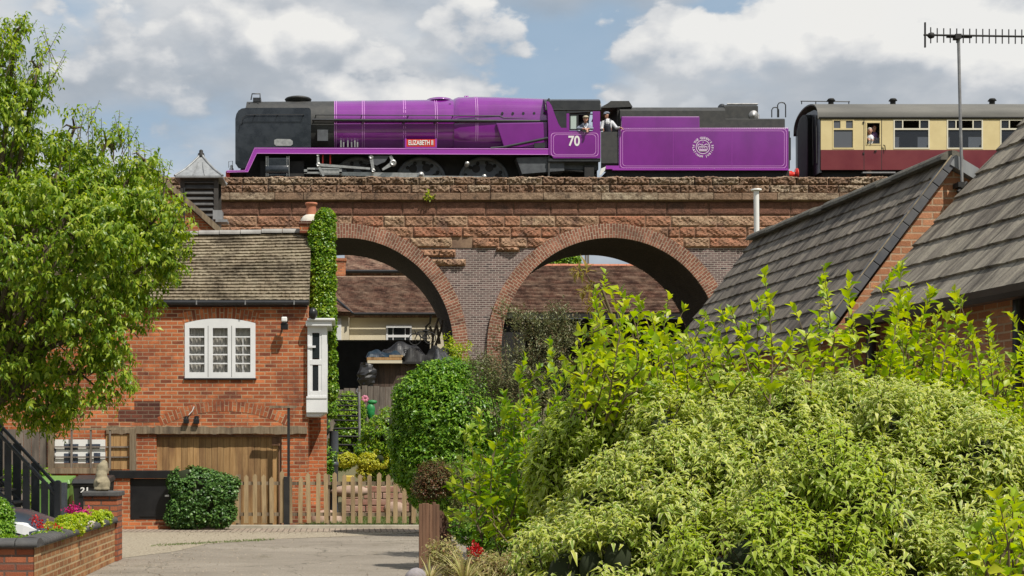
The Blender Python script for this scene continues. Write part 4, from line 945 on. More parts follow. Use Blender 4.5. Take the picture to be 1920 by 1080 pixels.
def hand(c, d, s):     # palm and five curled fingers; d forward, s sideways
    c, d, s = Vector(c), Vector(d).normalized(), Vector(s).normalized(); dn = Vector((0, 0, -1)); o = [(c, c+d*.07, .026, .030)]
    for i, (ln, w_) in enumerate(((.065, -.03), (.075, -.01), (.07, .01), (.055, .03))):
        a = c+d*.08+s*w_; b_ = a+d*ln*.6; o += [(a, b_, .010, .009), (b_, b_+dn*ln*.5+d*ln*.2, .009, .008)]
    a = c+s*-.025; o.append((a, a+d*.05-s*.035, .013, .010)); return o
def head(c, f, s=1):  # c centre of head, f facing
    c = Vector(c); f = Vector(f).normalized(); r = Vector((0, 0, 1)).cross(f).normalized(); up = Vector((0, 0, 1)); L_ = []
    balls = [(c, .095, (.82, .95, 1.18)), (c+f*.025-up*.05, .07, (.85, .9, .9)), (c+f*.1-up*.01, .016, (.8, 1, 1.4)), (c+f*.088-up*.055, .014, (2, .7, .5))]
    for s_ in (-1, 1): balls += [(c+r*s_*.083, .022, (.5, .8, 1.4)), (c+f*.078+r*s_*.03+up*.012, .014, (1, .7, .8))]
    return balls
# driver leaning out of the cab window
hx, hz = X(1098, YS-.1), Z(224, YS-.1); y = YS-.12
dh = Vector((hx, y, hz)); f = Vector((-.15, -1, -.1)); sh = Vector((hx, y+.16, hz-.24)); el = Z(243.5, YS)
segs = [(dh+Vector((0, .03, -.06)), sh+Vector((0, 0, .05)), .055, .06), (sh, sh+Vector((0, .25, -.5)), .15, .15), (sh+Vector((-.17, 0, 0)), Vector((hx-.26, YS-.02, el+.04)), .06, .048), (sh+Vector((.17, 0, 0)), Vector((hx+.24, YS-.02, el+.04)), .06, .048),
        (Vector((hx-.26, YS-.02, el+.04)), Vector((hx-.02, YS-.12, el+.01)), .045, .03), (Vector((hx+.24, YS-.02, el+.04)), Vector((hx+.06, YS-.13, el+.01)), .045, .03)]
segs += hand((hx+.0, YS-.12, el+.01), (.55, -.5, -.7), (.6, .5, 0))+hand((hx+.06, YS-.13, el+.0), (-.1, -.6, -.8), (1, 0, 0))
cl = [('jacket', m_denim, [(sh+Vector((0, 0, .0)), sh+Vector((0, .25, -.5)), .17, .165), (sh+Vector((-.17, 0, 0)), Vector((hx-.26, YS-.02, el+.045)), .076, .064), (sh+Vector((.17, 0, 0)), Vector((hx+.24, YS-.02, el+.045)), .076, .064),
      (Vector((hx-.26, YS-.02, el+.045)), Vector((hx-.14, YS-.07, el+.035)), .062, .052), (Vector((hx+.24, YS-.02, el+.045)), Vector((hx+.15, YS-.07, el+.035)), .062, .052)], ()),
      ('shirt_collar', m_shirt, [(sh+Vector((-.08, -.1, .08)), sh+Vector((0, -.17, -.10)), .035, .02), (sh+Vector((.08, -.1, .08)), sh+Vector((0, -.17, -.10)), .035, .02)], ()),
      ('flat_cap', M('khaki_cap', (.42, .38, .28), rough=.9), [], [(dh+Vector((0, .0, .075)), .115, (.95, 1.05, .55)), (dh+Vector((0, -.09, .055)), .06, (1.3, 1, .3))])]
human('person', 'driver in khaki cap and blue-grey jacket leaning out of the cab window with folded arms', dict(segs=segs, balls=head(dh, f)), cl, (hx, YS+.3, Z(297, YS)))
# fireman standing at the back of the footplate, white shirt, bib overalls
hx, hz = X(1139.5, YS), Z(213.5, YS); y = YS+.12; y += .12; hd = Vector((hx, y, hz)); f = Vector((-.75, -.65, -.15))
sh = Vector((hx+.04, y+.04, hz-.27)); hip = Vector((hx+.07, y+.10, hz-.80)); ft = Z(300, YS)+.02
kneeL = Vector((hx-.02, y-.0, (hip.z+ft)/2)); kneeR = Vector((hx+.2, y+.1, (hip.z+ft)/2))
lh = Vector((X(1132, YS), y-.10, Z(240, YS))); rh = Vector((X(1163, YS), YS-.06, Z(240, YS)))
le, re = Vector((sh.x-.24, y-.02, sh.z-.25)), Vector((sh.x+.31, y-.10, sh.z-.22))
segs = [(hd+Vector((0, .02, -.07)), sh+Vector((0, 0, .06)), .055, .062), (sh, hip, .155, .15), (sh+Vector((-.15, 0, .02)), le, .058, .045), (le, lh, .042, .030), (sh+Vector((.16, 0, .02)), re, .058, .045), (re, rh, .042, .030),
        (hip+Vector((-.09, 0, 0)), kneeL, .09, .065), (kneeL, Vector((hx-.03, y+.02, ft+.06)), .062, .045), (hip+Vector((.09, 0, 0)), kneeR, .09, .065), (kneeR, Vector((hx+.2, y+.12, ft+.06)), .062, .045),
        (Vector((hx-.03, y+.04, ft+.045)), Vector((hx-.08, y-.12, ft+.035)), .045, .035), (Vector((hx+.2, y+.14, ft+.045)), Vector((hx+.18, y-.02, ft+.035)), .045, .035)]
segs += hand(lh, (.1, -.2, -1), (0, 1, 0))+hand(rh, (.6, -.4, -.5), (.3, .8, 0))
cl = [('shirt', m_shirt, [(sh, hip+Vector((0, 0, .25)), .168, .155), (sh+Vector((-.15, 0, .02)), le, .075, .062), (le, lh.lerp(le, .3), .06, .048), (sh+Vector((.16, 0, .02)), re, .075, .062), (re, rh.lerp(re, .3), .06, .048)], ()),
      ('bib_overalls', m_navy, [(sh+Vector((-.02, -.05, -.14)), hip, .135, .17), (sh+Vector((-.09, -.1, .1)), sh+Vector((-.09, -.12, -.2)), .025, .03), (sh+Vector((.07, -.12, .1)), sh+Vector((.05, -.13, -.2)), .025, .03), (hip+Vector((-.09, 0, 0)), kneeL, .11, .085), (kneeL, Vector((hx-.03, y+.02, ft+.1)), .085, .075), (hip+Vector((.09, 0, 0)), kneeR, .11, .085), (kneeR, Vector((hx+.2, y+.12, ft+.1)), .085, .075)], ()),
      ('flat_cap', m_denim, [], [(hd+Vector((.0, .0, .08)), .115, (1.05, 1.0, .5)), (hd+f*.1+Vector((0, 0, .055)), .06, (1.1, 1.1, .3))])]
human('person', 'fireman in white shirt, dark overalls and flat cap standing behind the cab', dict(segs=segs, balls=head(hd, f)), cl, (hx+.1, y+.1, ft))
# two passengers at the droplight of the coach door
for px, py, lab, cap in ((1643, 238, 'dark-haired passenger in a purple top standing behind, higher at the coach door window', (.10, .03, .05)), (1632, 245, 'grey-haired passenger in a pale grey shirt leaning at the coach door window', (.35, .33, .30))):
    y = YK+.22 if px > 1640 else YK+.05; h_ = Vector((kx(px), y, zpx(py))); f = Vector((-.3, -1, 0)); sh = h_+Vector((0.02, .08, -.26)); hip = sh+Vector((0, .1, -.6)); arms = []
    for s_ in (-1, 1):
        e_ = sh+Vector((.17*s_, -.02, -.22)); hnd = Vector((kx(px)+.06*s_, YK+.03 if px < 1640 else y-.05, zpx(259.5 if px < 1640 else 257))); arms += [(sh+Vector((.14*s_, 0, 0)), e_, .05, .04), (e_, hnd, .038, .028)]+hand(hnd, (0, -.8, -.5), (1, 0, 0))
    colr = m_shirt if px < 1640 else M('purple_top', (.14, .08, .18), rough=.9)
    human('person', lab, dict(segs=[(h_+Vector((0, .02, -.07)), sh+Vector((0, 0, .05)), .052, .06), (sh, hip, .14, .14), (hip, hip+Vector((0, 0, -.75)), .12, .09)]+arms, balls=head(h_, f)),
          [('shirt', colr, [(sh, hip, .155, .16)]+[(a, b, r0+.015, r1+.014) for a, b, r0, r1 in (arms[0], arms[14])], ()), ('hair', M('hair', cap, rough=.8), [], [(h_+Vector((0, .03, .04)), .1, (.92, 1, 1.0))])], (h_.x, y, zbot+.1), vox=.014)
# ---------------------------------------------------------------- roofs as stepped courses
rr = np.random.default_rng(11)
def roof(name, e0, e1, r0, r1, gauge, mat, parent, thick=.02, jit=.004, sag=0, nseg=40, under=.12, tooth=0):
    """e0,e1 eave ends; r0,r1 ridge ends (Vectors). stepped tile courses, closed underneath"""
    e0, e1, r0, r1 = map(Vector, (e0, e1, r0, r1)); nrm = (e1-e0).cross(r0-e0).normalized()
    if nrm.z < 0: nrm = -nrm
    L_ = ((r0-e0).length+(r1-e1).length)/2; n = max(2, round(L_/gauge)); m = MB(); W = ((e1-e0).length+(r1-r0).length)/2
    for j in range(n):
        a, b = j/n, (j+1)/n; jj = rr.normal(size=nseg+1)*jit; vs = []
        for i in range(nseg+1):
            u = i/nseg; s_ = sag*math.sin(math.pi*u)
            p = e0.lerp(e1, u).lerp(r0.lerp(r1, u), a); q = e0.lerp(e1, u).lerp(r0.lerp(r1, u), b)
            p = p+Vector((0, 0, -s_*a)); q = q+Vector((0, 0, -s_*b)); dn = (p-q).normalized()
            low = p+dn*.012+nrm*(thick+jj[i]); top = q+nrm*.002
            vs += [p+dn*.012+nrm*-.002, low, top]
        for i in range(nseg):
            k = 3*i; u0, u1 = W*i/nseg, W*(i+1)/nseg; v0, v1 = j*gauge, (j+1)*gauge
            m.add(vs[k:k+6], [(0, 3, 4, 1), (1, 4, 5, 2)], [[(u0, v0+.5*gauge), (u1, v0+.5*gauge), (u1, v0+.5*gauge), (u0, v0+.5*gauge)], [(u0, v0+.02*gauge), (u1, v0+.02*gauge), (u1, v1-.02*gauge), (u0, v1-.02*gauge)]])
    d = nrm*-under
    m.add([e0, e1, r1, r0, e0+d, e1+d, r1+d, r0+d], [(7, 6, 5, 4), (0, 4, 5, 1), (1, 5, 6, 2), (3, 7, 4, 0)])
    return m.build(name, mat, parent)
def ridge_run(m, a, b, r=.11, L_=.33, sag=0):
    a, b = Vector(a), Vector(b); n = max(1, round((b-a).length/L_)); d = (b-a).normalized(); s = d.cross(Vector((0, 0, 1))).normalized()
    for i in range(n):
        p, q = a.lerp(b, i/n), a.lerp(b, (i+1)/n-.012/(b-a).length); z0 = -sag*math.sin(math.pi*(i+.5)/n)+rr.normal()*.004
        for pp in (p, q): pp.z += z0
        o1, o2 = [], []
        for k in range(9):
            t = math.pi*k/8; v = s*(r*math.cos(t))+Vector((0, 0, r*.8*math.sin(t)-.03)); o1.append(p+v); o2.append(q+v)
        m.loft([o1, o2], smooth=False)
# ---------------------------------------------------------------- brick cottage
YH = 28.35; XR_ = X(577, YH); XLH = -7.6; ZE = Z(566, YH); YRG = YH+1.52; ZRG = Z(436, YRG)
cot = thing('brick_cottage', 'orange brick cottage with white arched window, boarded garage and ivy on its chimney', 'house', (X(430, YH), YH+1.5, 0))
hx_ = lambda p: X(p, YH); hz_ = lambda p: Z(p, YH)
gx0, gx1, gz1 = hx_(293), hx_(528), hz_(815); wx0, wx1 = hx_(346.5), hx_(479); wz0, wz1, wzc = hz_(709), hz_(597), hz_(606)
m = MB(); y0, y1 = YH, YH+.25
m.box(XLH, gx0, y0, y1, 0, gz1); m.box(gx1, XR_, y0, y1, 0, gz1); m.box(XLH, XR_, y0, y1, gz1, wz0); m.box(XLH, wx0, y0, y1, wz0, ZE); m.box(wx1, XR_, y0, y1, wz0, ZE)
N = 12; arc = [(wx0+(wx1-wx0)*k/N, wzc+(wz1-wzc)*(1-(2*k/N-1)**2)) for k in range(N+1)]
for (xa, za), (xb, zb) in zip(arc[:-1], arc[1:]): m.add([(xa, y0, za), (xb, y0, zb), (xb, y0, ZE), (xa, y0, ZE), (xa, y1, za), (xb, y1, zb)], [(0, 1, 2, 3), (4, 5, 1, 0)])
m.box(XR_-.25, XR_-.001, y1, YH+3.04, 0, ZE); m.box(XLH, XLH+.25, y1, YH+3.04, 0, ZE); m.box(XLH, XR_, YH+2.8, YH+3.04, 0, ZE)
# gable infill on the right
m.prism([(0, 0)]*0 or [(XLH, ZE), (XLH+.01, ZE+.01), (XLH, ZE+.02)], YH+1, YH+1.1)
m.add([(XR_-.01, YH, ZE), (XR_-.01, YH+3.04, ZE), (XR_-.01, YRG, ZRG-.1)], [(0, 1, 2)])
m.build('wall', m_brick_h, cot)
# flat brick arches (voussoirs) over the window and the old blocked arch over the garage
def seg_arch(name, xa, xb, zs, zc, h, y, mat):
    cx = (xa+xb)/2; hw = (xb-xa)/2; rise = zc-zs; Rad = (hw*hw+rise*rise)/(2*rise); c = zc-Rad; t0 = math.asin(hw/Rad); m = MB(); n = 30
    for k in range(n):
        a, b = -t0+2*t0*k/n, -t0+2*t0*(k+1)/n
        p = [(cx+r*math.sin(t), y, c+r*math.cos(t)) for t, r in ((a, Rad), (b, Rad), (b, Rad+h), (a, Rad+h))]
        ua, ub = Rad*a, Rad*b; m.add(p, [(0, 1, 2, 3)], [[(0.0, ua), (0.0, ub), (h, ub), (h, ua)]])
        m.add([p[0], p[1], (p[1][0], YH+.02, p[1][2]), (p[0][0], YH+.02, p[0][2])], [(3, 2, 1, 0)])
    return m.build(name, mat, cot)
seg_arch('window_arch', wx0-.03, wx1+.03, wzc-.0, wz1, .20, YH-.004, m_brick_h); seg_arch('relieving_arch', hx_(303), hx_(540), hz_(799), hz_(771), .19, YH-.004, m_brick_h)
m = MB(); m.box(hx_(252), hx_(300), YH-.003, YH+.1, hz_(792), hz_(752)); m.box(hx_(222), hx_(254), YH-.0025, YH+.1, hz_(790), hz_(768)); m.build('sooty_patch', m_brick_soot, cot)
# lintel
m = MB(); xs_ = np.linspace(hx_(200), hx_(576), 40); tp = [(x, hz_(800)+rr.normal()*.012) for x in xs_]; bt = [(x, hz_(813.5)+rr.normal()*.008) for x in xs_[::-1]]
m.prism(tp+bt, YH-.05, YH+.1); m.build('old_lintel', m_wood_old, cot)
# garage boards
m = MB(); x = gx0
while x < gx1-.01:
    x2 = min(gx1, x+.118); d = rr.random()*.008; m.box(x+.003, x2-.003, YH+.09-d, YH+.12, .0, gz1-.04); x = x2
m.build('garage_boards', m_wood_gold, cot); m = MB(); m.box(gx0, gx1, YH+.125, YH+.2, 0, gz1); m.box(gx0, gx1, YH+.03, YH+.12, gz1-.045, gz1); m.box(gx1-.06, gx1, YH+.04, YH+.12, 0, gz1-.045); m.build('garage_frame', m_wood_brown, cot)
m = MB(); m.pbox(510, 525, 820, 835, YH+.05, YH+.1); [m.pbox(511, 524, 822+4*k, 823.5+4*k, YH+.04, YH+.06) for k in range(3)]; m.build('vent_cover', m_wood_brown, cot)
# window: arched frame, three casements with glazing bars, curtains
m = MB(); inn = .045
outer = [(wx0, wz0)]+[(wx1, wz0)]+[(x, z) for x, z in arc[::-1]]
yf = YH-.012
m.box(wx0, wx1, yf, yf+.07, wz0, wz0+.05); zt_ = hz_(608)
for (xa, za), (xb, zb) in zip(arc[:-1], arc[1:]): m.add([(xa, yf, zt_-.02), (xb, yf, zt_-.02), (xb, yf, zb), (xa, yf, za)], [(0, 1, 2, 3)])
pan = [(355, 383.5), (399, 427), (441.5, 469.5)]
cuts = [346.5, 355, 383.5, 399, 427, 441.5, 469.5, 479]
for a, b in ((346.5, 355), (383.5, 399), (427, 441.5), (469.5, 479)): m.box(hx_(a), hx_(b), yf, yf+.07, wz0+.05, zt_-.02)
pz0, pz1 = hz_(698), hz_(615)
for a, b in pan: m.box(hx_(a), hx_(b), yf, yf+.07, wz0+.05, pz0); m.box(hx_(a), hx_(b), yf, yf+.07, pz1, zt_-.02)
wf = m.build('window', m_upvc, cot)
for a, b in pan:
    q = MB()
    for k in range(1, 5): zc_ = pz0+(pz1-pz0)*k/5; q.box(hx_(a), hx_(b), yf+.012, yf+.05, zc_-.012, zc_+.012)
    xm = hx_((a+b)/2)
    if a > 440: q.box(xm-.006, xm+.006, yf+.018, yf+.045, pz0, pz0+(pz1-pz0)*.8)
    q.build('glazing_bar', m_upvc, wf)
q = MB()
for a in (390.3, 434.5): q.box(hx_(a)-.004, hx_(a)+.004, yf-.003, yf, wz0+.02, zt_-.03)
q.build('casement_gap', m_under, wf)
q = MB()
for a, b in pan: q.box(hx_(a), hx_(b), YH+.035, YH+.04, pz0, pz1)
q.build('pane', glassy('thin_glass', (.03, .035, .045), .20), wf)
q = MB(); n = 90; vs = []
for i in range(n+1):
    x = wx0+.05+(wx1-wx0-.1)*i/n; yy = YH+.085+.018*math.sin(i*1.1)+.012*math.sin(i*2.7+1); vs += [(x, yy, wz0), (x, yy, wz1)]
q.add(vs, [(2*i, 2*i+2, 2*i+3, 2*i+1) for i in range(n)], smooth=True); q.build('net_curtain', M('net_curtain', (.88, .85, .78), (.55, .52, .46), rough=.9, vs=6, sc=(6, 1, .4)), wf)
m = MB(); m.box(wx0-.02, wx1+.02, YH-.04, YH+.0, wz0-.03, wz0-.002); m.build('window_sill', m_gutter, cot)
# roof
m_e0 = Vector((XLH-.1, YH-.08, ZE+.02)); er = Vector((XR_+.03, YH-.08, ZE+.02))
roof('roof', m_e0, er, (XLH-.1, YRG, ZRG-.02), (XR_+.03, YRG, ZRG+.02), .1, m_tile_c, cot, thick=.034, jit=.006, sag=.05, nseg=170)
roof('roof', (XLH-.1, YRG*2-YH+.14, ZE+.02), (XR_+.03, YRG*2-YH+.14, ZE+.02), (XLH-.1, YRG+.003, ZRG-.02), (XR_+.03, YRG+.003, ZRG+.02), .1, m_tile_c, cot, thick=.015, sag=.05, nseg=20)
m = MB(); ridge_run(m, (XLH-.1, YRG, ZRG+.0), (hx_(575)-.1, YRG, ZRG+.02), .12, .42, .05); m.build('ridge_tiles', m_ridge, cot)
m = MB(); m.tube([(XLH, YH-.105, ZE-.03), (XR_+.02, YH-.105, ZE-.03)], .055, 8); m.box(XLH, XR_, YH-.05, YH-.001, ZE-.10, ZE-.02); gt = m.build('gutter', m_gutter, cot)
q = MB()
for px in (370, 461, 552): q.box(hx_(px)-.012, hx_(px)+.012, YH-.172, YH-.15, ZE-.07, ZE+.01)
q.build('gutter_bracket', m_galv, gt)
# chimney on the gable end: stack, cap, pot
m = MB(); cx0, cx1 = X(566, YRG), X(627, YRG); yq = YRG-.25
m.box(X(580, yq), X(612, yq), yq, yq+.55, 0, Z(424, yq)); m.box(X(562, yq), X(604, yq), yq-.0, yq+.5, Z(436, yq), Z(418.5, yq)); m.build('chimney', m_brick_h, cot)
ch = [o for o in cot.children if o.name.startswith('chimney')][0]
m = MB(); m.box(X(560, yq), X(608, yq), yq-.03, yq+.55, Z(420, yq), Z(414.5, yq)); m.build('chimney_oversail', m_brick_soot, ch)
m = MB(); xc, yc_ = X(583, yq), yq+.25; m.lathe((xc, yc_, Z(414.5, yq)), [(.23, 0), (.22, .06), (.17, .13), (.12, .16)], 16); m.build('flaunching', M('lime_mortar', (.72, .68, .60), (.55, .50, .42), rough=.9, vs=12), ch)
m = MB(); m.lathe((xc, yc_, Z(400, yq)), [(.105, 0), (.10, .14), (.10, .20), (.125, .21), (.125, .25), (.09, .25), (.085, .1)], 18); m.build('chimney_pot', m_terra, ch)
# lamps and cables on the front wall
def floodlight(px, py, s, lab, dirx=.0, white=False):
    t = thing('wall_lamp', lab, 'lamp', P(px, py, YH), group=None); p = P(px, py, YH)
    m = MB(); m.box(p.x-.05*s, p.x+.05*s, YH-.03, YH-.001, p.z-.05*s, p.z+.05*s); m.tube([(p.x, YH-.02, p.z), (p.x+.0, YH-(.14 if white else .06), p.z-.03)], .02*s, 6); m.build('bracket', m_gutter, t)
    m = MB(); m.box(p.x-.07*s, p.x+.07*s, YH-(.24 if white else .13), YH-(.12 if white else .03), p.z-.14*s, p.z-.02*s); m.build('lamp_head', m_gutter, t, bevel=.01)
    if white: m = MB(); m.box(p.x-.055, p.x+.055, YH-.28, YH-.16, p.z+.005, p.z+.10); m.build('sensor', m_white, t, bevel=.02)
floodlight(534, 606, 1, 'small black and white security lamp under the cottage eaves', white=True)
floodlight(350, 784, .75, 'left one of two small dark wall lamps above the garage lintel'); floodlight(369, 784, .8, 'right one of two small dark wall lamps above the garage lintel')
m = MB(); m.tube([P(354, 778, YH-.02), P(361, 770, YH-.03), P(364, 762, YH-.02)], .01, 5); m.build('lamp_cable', m_white, cot)
# tall steel post with a crossbar in front of the corner
YF = 27.75
pp = thing('steel_post', 'rusty dark steel post with a short crossbar against the right corner of the cottage', 'post', (X(541, YF+.2), YF+.2, 0))
m = MB(); m.box(X(538.5, YF+.2), X(543.5, YF+.2), YF+.2, YF+.26, 0, Z(763, YF+.2)); m.build('post', m_under, pp); m = MB(); m.pbox(505, 556, 760.5, 765, YF+.19, YF+.25); m.build('crossbar', m_wood_old, pp)
m = MB(); m.pbox(532, 543, 894, 990, YF-.05, YF+.07); m.build('foot', m_under, pp)
# ---------------------------------------------------------------- bay window on the side wall (white uPVC)
bay = thing('bay_window', 'white plastic bay window jutting out from the right side of the brick cottage', 'bay window', (X(600, YH), YH+.5, Z(778, YH)))
b0, b1, b2 = YH-.10, YH+1.1, X(612, YH-.1)
bz = lambda p: Z(p, b0); bxx = lambda p: X(p, b0)
m = MB(); xa, xb = bxx(576.5), bxx(613)
for q in ((576.5, 581, 612, 745), (603, 613, 612, 745), (581, 603, 612, 624), (581, 603, 674, 684), (581, 603, 733, 745)): m.box(bxx(q[0]), bxx(q[1]), b0, b0+.06, bz(q[3]), bz(q[2]))
m.box(xb-.06, xb, b0+.06, b1, bz(745), bz(700)); m.box(xb-.06, xb, b0+.06, b0+.16, bz(700), bz(612)); m.box(xb-.06, xb, b1-.1, b1, bz(700), bz(612)); m.box(xb-.06, xb, b0+.16, b1-.1, bz(624), bz(612))
m.build('bay_frame', m_upvc, bay, bevel=.004)
m = MB(); m.box(xa-.02, xb, b0+.002, b1, bz(773), bz(745.5)); m.box(xa-.02, xb+.0, b0-.012, b0+.01, bz(747), bz(743)); m.prism([(xa-.02, bz(773)), (xb-.01, bz(773)), (xb-.14, bz(781)), (xa-.02, bz(781))], b0+.05, b1); m.build('bay_base', m_upvc, bay)
m = MB(); m.box(xa-.03, bxx(622), b0-.09, b1+.08, bz(612), bz(602)); m.box(xa-.0, bxx(628), b0-.13, b1+.1, bz(602), bz(597.5)); m.build('bay_roof', m_upvc, bay, bevel=.012)
m = MB()
for q in ((585.5, 599, 625, 672), (586, 597, 686, 732)): m.box(bxx(q[0]), bxx(q[1]), b0+.02, b0+.03, bz(q[3]), bz(q[2]))
m.box(xb-.04, xb-.035, b0+.16, b1-.1, bz(700), bz(624)); m.build('pane', m_glass_dark, bay)
m = MB()
for q in ((581, 585.5, 624, 674), (599, 603, 624, 674), (581, 586, 684, 733), (597, 603, 684, 733)): m.box(bxx(q[0]), bxx(q[1]), b0+.008, b0+.05, bz(q[3]), bz(q[2]))
m.box(bxx(578), bxx(592), b0-.02, b0, bz(652), bz(648)); m.build('casement', m_upvc, bay)
m = MB(); m.ball(P(587, 588, YH-.2), .11, 10, (.8, 1, 1.1)); m.tube([P(580, 600, YH-.15), P(588, 590, YH-.15)], .04); tag(m.build('security_camera', m_gutter), 'round black security camera at the cottage corner above the bay window roof', 'camera')
# ---------------------------------------------------------------- rear brick outbuilding with louvred turret
YD = 39.0
ob = thing('brick_outbuilding', 'gabled red brick building between the cottage roof and the viaduct', 'house', (X(300, YD), YD+3, .9))
ax, az = X(268, YD), Z(300, YD); rx_, rz_ = X(426, YD), Z(440, YD); lx_ = 2*ax-rx_
m = MB(); m.prism([(lx_, .5), (rx_-.15, .5), (rx_-.15, rz_+.1), (ax, az-.1), (lx_, rz_)], YD, YD+7); m.build('wall', m_brick_h, ob)
roof('roof', (rx_, YD-.06, rz_), (rx_, YD+7.1, rz_), (ax, YD-.06, az), (ax, YD+7.1, az), .1, m_tile_r, ob, thick=.015, nseg=12, under=.14)
roof('roof', (lx_, YD-.06, rz_), (lx_, YD+7.1, rz_), (ax, YD-.06, az), (ax, YD+7.1, az), .1, m_tile_r, ob, thick=.015, nseg=12, under=.14)
m = MB(); d = Vector((rx_-ax, 0, rz_-az)); m.prism([(ax, az+.03), (rx_+.05, rz_-.02), (rx_-.0, rz_-.17), (ax, az-.14)], YD-.12, YD-.04); m.build('bargeboard', m_wood_old, ob)
m = MB(); m.tube([P(345, 352, YD-.1), P(345, 434, YD-.1)], .03, 6); m.build('soil_pipe', m_under, ob)
tu = thing('louvred_turret', 'square black louvred ventilation turret with a grey lead pyramid roof left of the viaduct', 'turret', (X(374, 41), 41, Z(430, 41)))
YT = 41.0; tx0, tx1 = X(338, YT), X(409, YT); tw = tx1-tx0; tz0, tz1 = Z(438, YT), Z(331, YT)
m = MB(); m.box(tx0+.08, tx1-.08, YT+.08, YT+tw-.08, tz0, tz1)
for x in (tx0, tx1-.12):
    for y in (YT, YT+tw-.12): m.box(x, x+.12, y, y+.12, tz0, tz1)
m.box(tx0, tx1, YT-.005, YT+.1, tz1-.12, tz1); m.build('turret_frame', m_darkwood, tu)
m = MB(); k = tz0+.35
while k < tz1-.15:
    m.add([(tx0+.12, YT+.005, k), (tx1-.12, YT+.005, k), (tx1-.12, YT+.085, k+.10), (tx0+.12, YT+.085, k+.10), (tx0+.12, YT+.005, k-.02), (tx1-.12, YT+.005, k-.02)], [(0, 1, 2, 3), (4, 5, 1, 0)]); k += .155
m.build('louvres', M('grey_louvre', (.10, .10, .10), (.05, .05, .05), rough=.7, vs=3), tu)
m = MB(); ex = .14; cx_, cy_ = (tx0+tx1)/2, YT+tw/2; zt0, ztp = tz1, Z(285, YT); q = MB()
lv = [(1.0, 0), (.62, .32), (.30, .68), (.10, .93), (.07, 1.0)]; secs = []
for s_, h in lv:
    hw = (tw/2+ex)*s_; z = zt0+(ztp-zt0)*h; secs.append([(cx_-hw, cy_-hw, z), (cx_+hw, cy_-hw, z), (cx_+hw, cy_+hw, z), (cx_-hw, cy_+hw, z)])
m.loft(secs, smooth=False); m.box(cx_-tw/2-ex, cx_+tw/2+ex, cy_-tw/2-ex, cy_+tw/2+ex, zt0-.05, zt0-.002); lr = m.build('lead_roof', m_lead, tu)
q = MB()
for a in range(4): q.tube([secs[k][a] for k in range(5)], .035, 6)
for u in (-.1, .1): q.tube([(cx_+u*1.6, cy_-(tw/2+ex)*.98, zt0+.02), (cx_+u*.6, cy_-(tw/2+ex)*.3, zt0+(ztp-zt0)*.68)], .014, 5)
q.build('lead_roll', m_lead, lr)
m = MB(); m.lathe((cx_, cy_, ztp-.02), [(.10, 0), (.09, .08), (.05, .12), (.06, .16), (.03, .19)], 10); m.build('finial', m_under, tu)
m = MB(); m.pbox(399, 416, 394, 411, YD+.8, YD+1.3); m.pbox(404, 426, 411, 416, YD+.7, YD+1.2); m.build('lead_flashing', m_lead, ob)
# far roof edge just visible above the tree
# ---------------------------------------------------------------- bungalow B (gable facing) and house C on the right
YB = 15.7; ang = 0.06
bu = thing('brick_bungalow', 'brick building with a long sloping grey tiled roof and an aerial on its gable', 'house', (X(1790, YB)+.2, YB+3, 0))
AP = P(1787, 296, YB); RB = P(1414, 449, 21.85); eL = Vector((X(1528, YB), YB, Z(640, YB))); eLb = RB+(eL-AP)
roof('roof', eLb, eL, RB, AP, .25, m_tile_b, bu, thick=.022, jit=.005, nseg=110, under=.06)
eR = AP+Vector((.95, 0, -.57)); roof('roof', eR, RB+(eR-AP), AP, RB, .25, m_tile_b, bu, thick=.02, nseg=12, under=.06)
m = MB(); ridge_run(m, RB+Vector((0, 0, .01)), AP+Vector((0, 0, .01)), .13, .42); m.build('ridge_tiles', m_cap if False else M('mossy_ridge', (.085, .08, .07), (.15, .14, .115), rough=.95, vs=8, bump=.8), bu)
m = MB(); wl = AP.x-.0; m.prism([(eL.x+.18, 0), (AP.x+3.2, 0), (AP.x+3.2, AP.z-1.6), (eR.x, eR.z-.05), (AP.x, AP.z-.12), (eL.x+.18, eL.z+.05)], YB+.06, YB+.3); m.box(eL.x+.18, eL.x+.4, YB+.3, 21.6, 0, eL.z+.0); m.build('wall', m_brick_b, bu)
# verge tiles: blue-grey cloaked verge with mortar
d = (eL-AP); n = 14; m = MB(); mm_ = MB(); dx = d.normalized(); nx = Vector((dx.z, 0, -dx.x)); nx = nx if nx.x > 0 else -nx
for i in range(n):
    a, b = AP+d*(i/n), AP+d*((i+1)/n-.002); c = a+nx*.0; q = [a-nx*.03, b-nx*.03, b+nx*.062, a+nx*.062]; m.prism([(v.x, v.z) for v in q], YB-.03+.004*(i % 3), YB+.10)
m.build('verge_tiles', M('blue_verge', (.075, .08, .095), (.12, .12, .125), rough=.6, vs=5), bu, bevel=.006)
m = MB(); a, b = AP-nx*.040, eL-nx*.040; q = [a, b, b+nx*.010, a+nx*.010]; m.prism([(v.x, v.z) for v in q], YB-.034, YB-.012); m.build('verge_mortar', M('verge_mortar', (.42, .34, .22), (.16, .14, .11), rough=.9, vs=9), bu)
m = MB(); d2 = eR-AP; n2 = Vector((-d2.z, 0, d2.x)).normalized(); n2 = n2 if n2.z < 0 else -n2; q = [AP-n2*.03, eR-n2*.03, eR+n2*.09, AP+n2*.09]; m.prism([(v.x, v.z) for v in q], YB-.04, YB+.10); m.build('lead_verge', m_lead, bu)
m = MB(); m.box(AP.x+.10, AP.x+.16, YB+.03, YB+.065, Z(560, YB), Z(345, YB)); m.build('movement_joint', m_brick_soot, bu)
